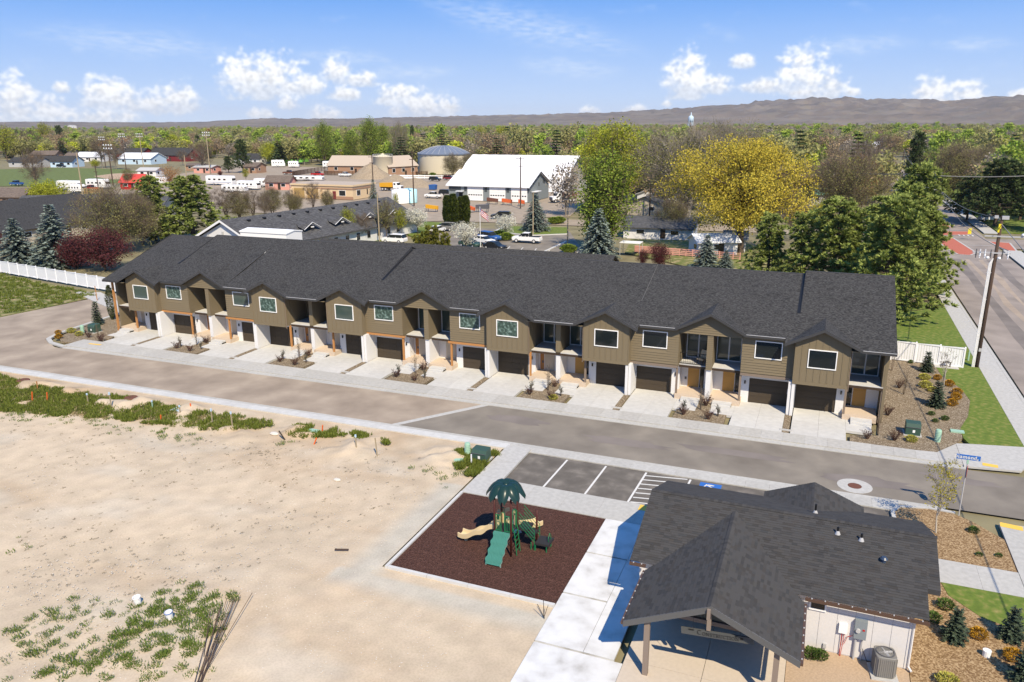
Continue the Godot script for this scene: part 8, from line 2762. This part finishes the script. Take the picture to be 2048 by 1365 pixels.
func vegetation() -> void:
	var LIME := [Color(0.253, 0.286, 0.023), Color(0.380, 0.386, 0.046)]
	var GREEN := [Color(0.144, 0.217, 0.030), Color(0.245, 0.296, 0.053)]
	var OLIVE := [Color(0.182, 0.175, 0.061), Color(0.260, 0.245, 0.095)]
	var BUD := [Color(0.213, 0.150, 0.085), Color(0.275, 0.202, 0.117)]
	var GREY := [Color(0.180, 0.150, 0.117), Color(0.240, 0.206, 0.163)]
	var PINE := [Color(0.153, 0.205, 0.048), Color(0.341, 0.381, 0.112)]
	var DARK := [Color(0.055, 0.085, 0.034), Color(0.117, 0.152, 0.060)]
	var BLUE := [Color(0.132, 0.174, 0.156), Color(0.252, 0.300, 0.264)]
	var PLUM := [Color(0.075, 0.020, 0.025), Color(0.130, 0.045, 0.045)]
	var WHITE := [Color(0.620, 0.600, 0.450), Color(0.780, 0.770, 0.680)]
	var GOLD := [Color(0.396, 0.310, 0.036), Color(0.620, 0.511, 0.084)]
	var AMBER := [Color(0.330, 0.150, 0.040), Color(0.420, 0.220, 0.080)]

	# --- trees close behind the row: prototypes of about ten metres, scaled to the height seen
	var blue := spruce("blue_spruce", 10.0, 8.0, BLUE, 1.0, 0.46)
	var blue2 := spruce("blue_spruce", 10.0, 9.0, BLUE, 1.0, 0.46)
	var pines := [pine("pine_tree", 12.0, 8.6, PINE, 22, 6, 0.4), pine("pine_tree", 12.0, 8.6, PINE, 22, 6, 0.4)]
	var dpine := pine("pine_tree", 12.0, 10.5, DARK, 20, 6, 0.45, 0.16)
	var plum := broadleaf("plum_tree", {"h": 6.0, "w": 7.5, "low": 0.03, "clumps": 60, "leaves": 130, "size": 0.17, "cols": PLUM, "twigs": 3, "stems": 4, "girth": 0.1, "bark": "bark_dark", "twig": "bark_dark"})
	var willow := broadleaf("budding_tree", {"h": 10.0, "w": 11.5, "low": 0.05, "clumps": 90, "leaves": 120, "size": 0.15, "cols": OLIVE, "twigs": 26, "stems": 4, "girth": 0.16, "rise": 0.7})
	var bare := [broadleaf("bare_tree", {"h": 10.0, "w": 9.0, "low": 0.2, "clumps": 50, "leaves": 26, "size": 0.13, "cols": BUD, "twigs": 26, "girth": 0.2, "rise": 0.6, "bark": "bark_grey"}), broadleaf("bare_tree", {"h": 10.0, "w": 7.0, "low": 0.12, "clumps": 40, "leaves": 20, "size": 0.13, "cols": GREY, "twigs": 26, "stems": 3, "girth": 0.13, "rise": 0.8})]
	var sycamore := broadleaf("sycamore_tree", {"h": 14.0, "w": 15.0, "low": 0.15, "clumps": 100, "leaves": 100, "size": 0.2, "cols": OLIVE, "twigs": 20, "stems": 3, "girth": 0.36, "rise": 0.5, "bark": "bark_pale", "twig": "bark_grey"})
	var poplar := broadleaf("poplar_tree", {"h": 16.0, "w": 8.0, "low": 0.05, "clumps": 110, "leaves": 110, "size": 0.24, "cols": GREEN, "twigs": 4, "stems": 3, "girth": 0.28, "egg": 0.1, "spread": 0.16, "rise": 1.2, "flat": 1.5})
	var lime_poplar := broadleaf("poplar_tree", {"h": 16.0, "w": 8.5, "low": 0.1, "clumps": 100, "leaves": 90, "size": 0.24, "cols": LIME, "twigs": 6, "stems": 3, "girth": 0.28, "egg": 0.25, "spread": 0.15, "rise": 1.2, "flat": 1.4})
	var maple := broadleaf("maple_tree", {"h": 17.0, "w": 22.0, "low": 0.16, "clumps": 130, "leaves": 330, "size": 0.21, "cols": GOLD, "twigs": 3, "girth": 0.55, "egg": 0.2, "spread": 0.1, "rough": 0.3, "bark": "bark_brown", "twig": "bark_brown"})
	var young := broadleaf("green_tree", {"h": 8.0, "w": 5.5, "low": 0.22, "clumps": 46, "leaves": 70, "size": 0.17, "cols": LIME, "twigs": 8, "girth": 0.13})
	var young2 := broadleaf("green_tree", {"h": 8.0, "w": 6.0, "low": 0.25, "clumps": 46, "leaves": 45, "size": 0.17, "cols": OLIVE, "twigs": 14, "girth": 0.13})
	var blossom := broadleaf("blossom_tree", {"h": 5.5, "w": 5.6, "low": 0.2, "clumps": 46, "leaves": 80, "size": 0.14, "cols": WHITE, "twigs": 4, "girth": 0.1, "spread": 0.14, "bark": "bark_dark", "twig": "bark_dark"})
	var bush := broadleaf("lime_bush", {"h": 5.0, "w": 8.5, "low": 0.04, "clumps": 46, "leaves": 120, "size": 0.22, "cols": LIME, "stems": 4, "girth": 0.1})
	var orange := broadleaf("orange_tree", {"h": 9.0, "w": 9.0, "low": 0.1, "clumps": 46, "leaves": 60, "size": 0.22, "cols": AMBER, "twigs": 6, "stems": 3, "girth": 0.12, "rise": 0.9})
	var column := dense_bush("clipped_column", 9.0, 2.6, [Color(0.05, 0.07, 0.012), Color(0.1, 0.12, 0.025)], 2600, 0.3, 0.32)

	for q in [[blue, -123.1, -87.2, 7.8, 1.25, "blue spruce at far left behind the white fence"], [blue, -116.2, -88.8, 10.2, 1.1, "taller blue spruce right of the first one at far left"],
			[plum, -105.8, -88.9, 6.7, 1.25, "dark purple plum tree at the left end of the roof"], [plum, -142.2, -96.8, 3.7, 0.8, "purple plum tree cut by the left edge"], [plum, -111.5, -88.6, 5.3, 1.1, "smaller purple plum between spruce and the larger plum"],
			[willow, -118.4, -102.6, 12.2, 1.05, "wide budding willow like tree above the left roof end"], [willow, -121.3, -111.0, 9.4, 0.75, "budding bush tree right of the wide budding tree"],
			[pines[0], -124.1, -117.0, 12.7, 1.3, "dark green pine left of its twin above the roof"], [pines[1], -117.9, -120.7, 12.8, 1.9, "broad green pine right of its twin above the roof"],
			[bush, -206.1, -157.4, 7.3, 1.0, "round lime green bush in front of the trailers"], [bare[0], -250.8, -188.6, 14.4, 0.8, "dark bare tree standing before the sports field"], [orange, -221.4, -218.5, 8.1, 1.0, "orange budding tree beside the infield"], [young2, -232.5, -210.1, 7.7, 0.9, "small olive tree left of the red roof"],
			[bare[1], -133.9, -148.5, 8.0, 1.4, "grey bare thicket behind the hall's left end"], [bare[1], -129.6, -152.2, 7.2, 1.2, "second grey bare thicket behind the hall"], [willow, -129.1, -159.0, 7.4, 0.8, "yellowish budding tree before the pinkish shed"], [bare[1], -128.0, -174.1, 7.6, 1.2, "leafless multi-stemmed tree before the cream building"], [willow, -131.1, -149.5, 7.3, 0.9, "pale budding thicket behind the white gable of the hall"], [bare[1], -138.9, -148.9, 6.9, 1.3, "grey bare tree right of the broad green pine"], [willow, -126.5, -164.6, 5.5, 0.9, "budding thicket between the hall roof and the cream building"], [willow, -125.6, -177.6, 5.0, 0.8, "low budding thicket before the cream building"], [bare[0], -125.4, -151.6, 6.4, 0.9, "small bare tree over the hall roof"], [bare[1], -129.9, -167.1, 6.0, 1.2, "leafless bush left of the cream building's doors"],
			[young, -85.5, -127.0, 7.1, 0.8, "upright lime green tree in front of the hall's eave"], [bare[0], -82.8, -128.0, 5.8, 0.75, "leafless tree before the hall windows"], [young2, -80.7, -133.0, 8.2, 0.9, "olive green tree behind the lamp pole"], [young, -80.1, -137.7, 6.2, 0.8, "lime tree left of the first blossom tree"], [blue, -112.4, -179.7, 8.2, 0.6, "narrow blue spruce right of the cream building"], [young, -95.5, -162.4, 6.8, 0.45, "slim lime tree beside the white water tank"],
			[blossom, -79.0, -142.7, 5.8, 1.0, "white blossom tree behind the young pine"], [blossom, -60.1, -126.1, 5.6, 1.05, "white blossom tree above the parked dark cars"], [blossom, -59.0, -142.4, 5.3, 1.0, "white blossom tree right of the flag"],
			[blue2, -57.7, -155.5, 8.0, 1.0, "blue spruce on the car park lawn"], [blue2, -35.5, -126.2, 8.7, 1.0, "big blue spruce right of the car park"],
			[lime_poplar, -49.1, -190.1, 22.9, 1.3, "tall lime green poplar rising behind the blue spruce"], [lime_poplar, -56.6, -199.5, 21.5, 1.1, "second lime poplar left of the tallest one"], [poplar, -36.6, -133.0, 18.0, 1.35, "dense dark green poplar in front of the lime poplars"],
			[sycamore, -29.2, -176.5, 20.7, 1.2, "large pale limbed budding tree left of the yellow maple"], [willow, -48.2, -231.4, 17.9, 1.2, "broad budding tree between poplars and pale limbed tree"], [willow, -29.3, -159.4, 7.6, 0.9, "green ivy clad thicket beside the pale limbed tree"], [young, -8.4, -216.7, 12.7, 1.3, "green tree just right of the yellow maple"], [willow, 3.5, -198.2, 15.9, 1.1, "budding tree behind the large pines"], [young, -1.2, -162.3, 8.2, 1.1, "lime tree behind the large pines"], [sycamore, -30.2, -237.7, 21.8, 1.2, "tall budding tree behind the yellow maple"], [maple, -13.9, -141.5, 21.0, 0.98, "huge yellow leaved maple behind the row"],
			[pines[0], -7.2, -111.7, 10.4, 1.25, "green pine just left of the large pine group"], [pines[1], 1.2, -106.5, 13.3, 1.35, "large green pine behind the right roof"], [pines[0], -2.6, -108.3, 11.2, 1.2, "green pine between two larger ones"], [pines[1], 6.9, -97.3, 14.6, 1.3, "large green pine at the right end of the roof"], [pines[0], 11.2, -120.5, 17.0, 1.0, "tall slim pine at the kerb of the street"], [pines[1], 9.1, -112.7, 15.0, 1.2, "tall broad pine beside the street kerb"], [pines[0], 12.5, -114.0, 11.2, 1.2, "shorter pine overhanging the street walk"], [pines[1], 4.8, -107.8, 12.1, 1.35, "green pine in the middle of the right group"],
			[blue, -17.0, -122.3, 5.6, 1.2, "low grey blue spruce behind the right roof"], [blue, -13.9, -121.2, 3.5, 1.2, "small grey blue spruce beside the low one"], [plum, -24.2, -121.9, 3.9, 0.85, "small purple plum behind the right roof"], [plum, -27.0, -122.3, 2.7, 0.6, "smallest purple plum near the white canopy"],
			[dpine, 33.8, -197.6, 14.5, 1.5, "big dark pine right of the street junction"], [dpine, 29.8, -207.7, 10.2, 1.4, "dark pine behind the junction street lamp"], [dpine, 41.0, -211.7, 12.4, 1.4, "dark pine cut by the right edge"], [pines[0], 30.1, -258.8, 7.8, 1.0, "green pine farther up the street's right side"],
			[willow, 33.0, -268.1, 16.0, 1.0, "broad pale olive tree right of the street"], [willow, 45.5, -300.7, 14.1, 1.0, "pale olive tree behind the big dark pine"], [young, 30.5, -285.4, 8.6, 1.2, "lime bush tree at the right kerb up the street"],
			[dpine, 24.1, -283.2, 19.1, 0.6, "dark feathery conifer rising over the street"], [bare[0], 10.6, -252.0, 19.4, 0.8, "rusty budding tree left of the street"], [orange, 7.3, -222.3, 13.9, 0.7, "rust brown budding tree behind the large pines"], [young, 0.7, -208.0, 13.2, 0.8, "lime green tree right of the yellow maple"], [willow, -7.2, -217.2, 11.4, 0.9, "budding tree behind the maple's right side"], [bare[0], -6.6, -160.3, 9.6, 0.9, "bare tree between maple and pines"],
			[poplar, -261.4, -369.9, 23.2, 1.1, "left poplar of the tall green group"], [poplar, -247.4, -374.2, 18.1, 1.3, "middle poplar of the tall green group"], [poplar, -231.1, -368.6, 25.1, 1.2, "tallest poplar of the green group"], [poplar, -241.2, -398.9, 22.2, 0.9, "right poplar of the tall green group"], [sycamore, -208.6, -360.6, 22.2, 0.5, "white stemmed bare tree right of the poplars"],
			[willow, -153.0, -309.2, 9.3, 0.9, "budding tree in front of the reservoir"], [willow, -145.8, -311.5, 9.7, 0.9, "second budding tree beside the reservoir"], [dpine, -265.8, -298.6, 7.6, 1.1, "dark pine in front by the park building"], [dpine, -259.1, -300.8, 15.3, 0.9, "tall dark pine by the park building"], [bare[0], -277.9, -294.7, 14.5, 1.1, "large budding tree behind the picnic shelter"], [bare[0], -340.0, -345.9, 8.2, 1.0, "dark bare tree left of the barn red building"], [young, -219.3, -255.8, 5.3, 1.0, "small lime tree before the park building"], [plum, -251.6, -277.1, 2.2, 1.0, "dark red shrub by the picnic shelter"], [bush, -297.3, -370.2, 12.2, 0.7, "round lime tree among the yard trailers"], [bush, -442.4, -442.5, 16.0, 0.6, "golden round tree behind the barn red building"],
			[bush, -366.9, -311.3, 4.4, 0.8, "green bush before the white roofed house"], [bare[0], -343.7, -304.1, 12.5, 1.0, "dark bare tree at the far edge of the field"], [bare[0], -362.9, -312.6, 16.8, 0.9, "budding tree behind the field's left light"], [young, -664.5, -514.8, 24.9, 1.1, "tall green tree above the far left houses"], [dpine, -650.0, -518.5, 21.8, 0.8, "dark conifer beside the tall green tree"], [young, -577.8, -475.6, 15.9, 1.2, "round green tree behind the pale blue house"], [bare[0], -608.0, -456.4, 18.8, 1.0, "grey bare tree at the far left"], [young, -488.8, -350.6, 22.7, 1.2, "green tree at the left edge of the frame"],
			[dpine, -191.1, -530.3, 16.3, 0.8, "dark conifer behind the fabric building"], [lime_poplar, -227.3, -502.7, 19.9, 1.2, "green poplar behind the reservoir"], [lime_poplar, -206.1, -492.2, 20.6, 1.2, "second green poplar behind the fabric building"], [dpine, -244.1, -515.6, 18.9, 0.4, "slim dark conifer left of the green poplars"], [dpine, -333.7, -599.0, 20.5, 0.5, "dark conifer right of the white stemmed tree"]]:
		var w: Node3D = q[0]
		var proto_h: float = HEIGHTS[w.name] if HEIGHTS.has(w.name) else 10.0
		var k: float = q[3] / proto_h
		var wide: float = k * q[4]
		plant(w, q[5], "tree", q[1], q[2], -1.0, "", Vector3(wide, k, wide))
	var k := 0
	for q in [[-77.8, -154.2, 7.0], [-76.2, -153.9, 7.4], [-75.8, -156.8, 6.5], [-74.4, -156.4, 6.9]]:
		plant(column, ["leftmost of the four clipped green columns by the car park", "second from the left of the four clipped green columns", "third from the left of the four clipped green columns", "rightmost of the four clipped green columns by the car park"][k], "tree", q[0], q[1], -1.0, "clipped columns", Vector3.ONE * (q[2] / 9.0))
		k += 1
	var yp := pine("young_pine", 6.0, 6.5, [Color(0.14, 0.15, 0.02), Color(0.22, 0.21, 0.04)], 12, 4, 0.4)
	for q in [[-61.3, -115.5, 5.7, 1.0, "yellow green young pine over the ridge of the row"], [-63.3, -114.7, 4.4, 1.0, "lower yellow green pine left of the taller one"], [-58.7, -115.4, 4.7, 0.8, "yellow green pine in front of the dark cars"]]:
		plant(yp, q[4], "tree", q[0], q[1], -1.0, "", Vector3.ONE * (q[2] / 6.0) * Vector3(q[3], 1, q[3]))
	var hedge := dense_bush("low_hedge", 1.4, 3.0, GREEN, 900, 0.2)
	for q in [[Vector3(-60.86, 0.00, -143.22), "rounded shrub under the third blossom tree"], [Vector3(-58.49, 0.00, -141.17), "second rounded shrub under the third blossom tree"], [Vector3(-42.26, 0.00, -130.93), "clipped hedge at the corner of the car park"], [Vector3(-58.08, 0.00, -168.88), "small shrub at the yard entrance"], [Vector3(-57.31, 0.00, -170.14), "second small shrub at the yard entrance"], [Vector3(-161.33, 0.00, -306.46), "dark shrub before the reservoir"]]:
		var z: Vector3 = q[0]
		plant(hedge, q[1], "shrub", z.x, z.z)
	far_belt(LIME, GREEN, OLIVE, BUD, GREY, DARK, AMBER)


const HEIGHTS := {"blue_spruce": 10.0, "pine_tree": 12.0, "plum_tree": 6.0, "budding_tree": 10.0, "bare_tree": 10.0, "sycamore_tree": 14.0, "poplar_tree": 16.0, "maple_tree": 17.0, "green_tree": 8.0, "blossom_tree": 5.5, "lime_bush": 5.0, "orange_tree": 9.0}


# The town's trees: the nearer ones one by one, the far-off ones as one mass.
func far_belt(lime: Array, green: Array, olive: Array, bud: Array, grey: Array, dark: Array, amber: Array) -> void:
	var kinds := []
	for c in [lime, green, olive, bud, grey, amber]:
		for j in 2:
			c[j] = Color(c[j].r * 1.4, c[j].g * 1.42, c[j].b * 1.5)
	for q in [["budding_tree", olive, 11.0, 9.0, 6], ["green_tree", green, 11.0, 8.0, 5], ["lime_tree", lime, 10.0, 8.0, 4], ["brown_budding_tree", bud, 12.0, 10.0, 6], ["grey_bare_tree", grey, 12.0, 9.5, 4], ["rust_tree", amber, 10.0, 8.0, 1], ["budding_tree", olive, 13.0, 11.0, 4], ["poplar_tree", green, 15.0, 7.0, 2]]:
		var airy: bool = q[0] in ["brown_budding_tree", "grey_bare_tree", "rust_tree"]
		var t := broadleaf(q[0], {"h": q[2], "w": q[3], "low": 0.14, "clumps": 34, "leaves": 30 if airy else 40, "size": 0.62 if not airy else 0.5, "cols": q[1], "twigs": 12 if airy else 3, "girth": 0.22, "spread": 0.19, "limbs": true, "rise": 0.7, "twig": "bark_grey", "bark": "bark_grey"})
		for j in q[4]:
			kinds.append(t)
	var con := [spruce("dark_conifer", 13.0, 6.0, dark, 0.35, 0.95), spruce("dark_conifer", 12.0, 7.5, dark, 0.35, 1.0)]
	kinds.append(con[0]); kinds.append(con[1]); kinds.append(con[0])
	var words := {"budding_tree": "olive budding tree", "green_tree": "fresh green tree", "lime_tree": "lime green tree", "brown_budding_tree": "brown budding tree", "grey_bare_tree": "grey bare tree", "rust_tree": "rust coloured tree", "poplar_tree": "tall narrow green tree", "dark_conifer": "dark conifer"}
	var keep := [PackedVector2Array([Vector2(-480, 270), Vector2(-330, 250), Vector2(-250, 320), Vector2(-330, 400), Vector2(-420, 420), Vector2(-520, 380)]), PackedVector2Array([Vector2(-420, 190), Vector2(-300, 180), Vector2(-130, 150), Vector2(-60, 165), Vector2(-66, 275), Vector2(-110, 290), Vector2(-140, 345), Vector2(-215, 345), Vector2(-250, 400), Vector2(-300, 330), Vector2(-420, 310)]), PackedVector2Array([Vector2(12, 0), Vector2(35, 0), Vector2(36, 330), Vector2(38, 800), Vector2(14, 800), Vector2(14, 330)])]
	var count := 0
	var tries := 0
	var spots := {}
	while count < 300 and tries < 20000:
		tries += 1
		var b := deg_to_rad(R.randf_range(-35.5, 35.5) - 22.1)
		var d := sqrt(R.randf_range(190.0 * 190.0, 500.0 * 500.0))
		var x := sin(b) * d; var p := cos(b) * d
		if p < 165 or (x > -60 and x < 12 and p < 200):
			continue
		var out := true
		for poly in keep:
			if Geometry2D.is_point_in_polygon(Vector2(x, p), poly):
				out = false
		var cell := Vector2i(int(x / 11.0), int(p / 11.0))
		if not out or spots.has(cell):
			continue
		spots[cell] = true
		var t: Node3D = kinds[R.randi() % kinds.size()]
		var sz := R.randf_range(0.9, 1.6)
		var deg := rad_to_deg(b) + 22.1
		var zone := ""
		for q in [[-30.0, "behind the far left houses"], [-24.5, "beyond the sports field"], [-18.0, "behind the picnic shelters"], [-11.0, "around the tall green poplars"], [-4.0, "behind the water tanks"], [3.0, "behind the fabric building"], [8.5, "behind the tall lime poplars"], [15.0, "behind the pale limbed trees"], [20.0, "behind the yellow maple"], [26.0, "left of the far street"], [99.0, "right of the far street"]]:
			if deg < q[0]:
				zone = q[1]
				break
		var tall := "small " if sz < 1.08 else ("large " if sz > 1.4 else "")
		var deep := "near the front of the town" if d < 270.0 else ("midway into the town" if d < 400.0 else "deep in the town")
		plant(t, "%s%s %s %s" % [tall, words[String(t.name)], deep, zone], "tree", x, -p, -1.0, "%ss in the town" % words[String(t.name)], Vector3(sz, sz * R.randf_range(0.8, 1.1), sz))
		count += 1
	# the rest of the town's trees run on to the foot of the hills
	var lists := {}
	for k in 9000:
		var b := deg_to_rad(R.randf_range(-38.0, 38.0) - 22.1)
		var d := sqrt(R.randf_range(420.0 * 420.0, 2600.0 * 2600.0))
		if k % 3 == 0:
			d = R.randf_range(420.0, 1100.0)
		var x := sin(b) * d; var p := cos(b) * d
		var clear := true
		for poly in keep:
			if Geometry2D.is_point_in_polygon(Vector2(x, p), poly):
				clear = false
		if not clear:
			continue
		var t: Node3D = kinds[R.randi() % kinds.size()]
		if not lists.has(t):
			lists[t] = []
		var sz := R.randf_range(0.85, 1.45)
		lists[t].append(Transform3D(Basis(Vector3.UP, R.randf() * TAU).scaled(Vector3(sz * 1.15, sz * R.randf_range(0.75, 1.05), sz * 1.15)), Vector3(x, -0.2, -p)))
	for t in lists:
		for piece in ["crown", "trunk"]:
			var src: MeshInstance3D = (t as Node).get_node(piece)
			var mm := MultiMesh.new()
			mm.transform_format = MultiMesh.TRANSFORM_3D
			mm.mesh = src.mesh
			mm.instance_count = lists[t].size()
			for k in lists[t].size():
				mm.set_instance_transform(k, lists[t][k])
			var o := MultiMeshInstance3D.new()
			o.name = named(self, "distant_trees")
			o.multimesh = mm
			add_child(o, true)
			o.set_meta("kind", "stuff")
			tag(o, "far tree belt of %ss reaching to the hills" % words[String(t.name)], "trees")
	# small far houses showing between the crowns
	var roofs := ["row_roof", "grey_roof", "metal_white", "brown_roof", "light_grey", "metal_white"]
	var walls := ["white_wall", "beige", "pale_blue", "white_wall", "tan_brick"]
	var protos := []
	for j in 6:
		var h := house("far_house", "", "house", Vector3.ZERO, 0.0, 13.0 + j, 9.0, 3.0, 2.4, M[walls[j % 5]], M[roofs[j]], {"windows": 2})
		remove_child(h)
		protos.append(h)
	for j in 60:
		var b := deg_to_rad(R.randf_range(-35.0, 35.0) - 22.1)
		var d := R.randf_range(360.0, 1300.0)
		var x := sin(b) * d; var p := cos(b) * d
		var out := true
		for poly in keep:
			if Geometry2D.is_point_in_polygon(Vector2(x, p), poly):
				out = false
		if not out:
			continue
		var i := R.randi() % 6
		var zone := "left" if b < deg_to_rad(-34.0) else ("middle" if b < deg_to_rad(-14.0) else "right")
		var desc: String = ["white house with dark roof", "beige house with grey roof", "pale blue house with white roof", "white house with brown roof", "brick house with pale roof", "white house with white metal roof"][i]
		var big := 1.0 if d < 700 else 1.6
		plant(protos[i], "small %s %s among trees at the %s" % [desc, ["nearer the yard", "midway out", "near the horizon"][0 if d < 600 else (1 if d < 950 else 2)], zone], "house", x, -p, R.randf_range(-0.3, 0.3) + (PI / 2 if R.randf() < 0.4 else 0.0), "%ss in the far %s" % [desc, zone], Vector3.ONE * big)
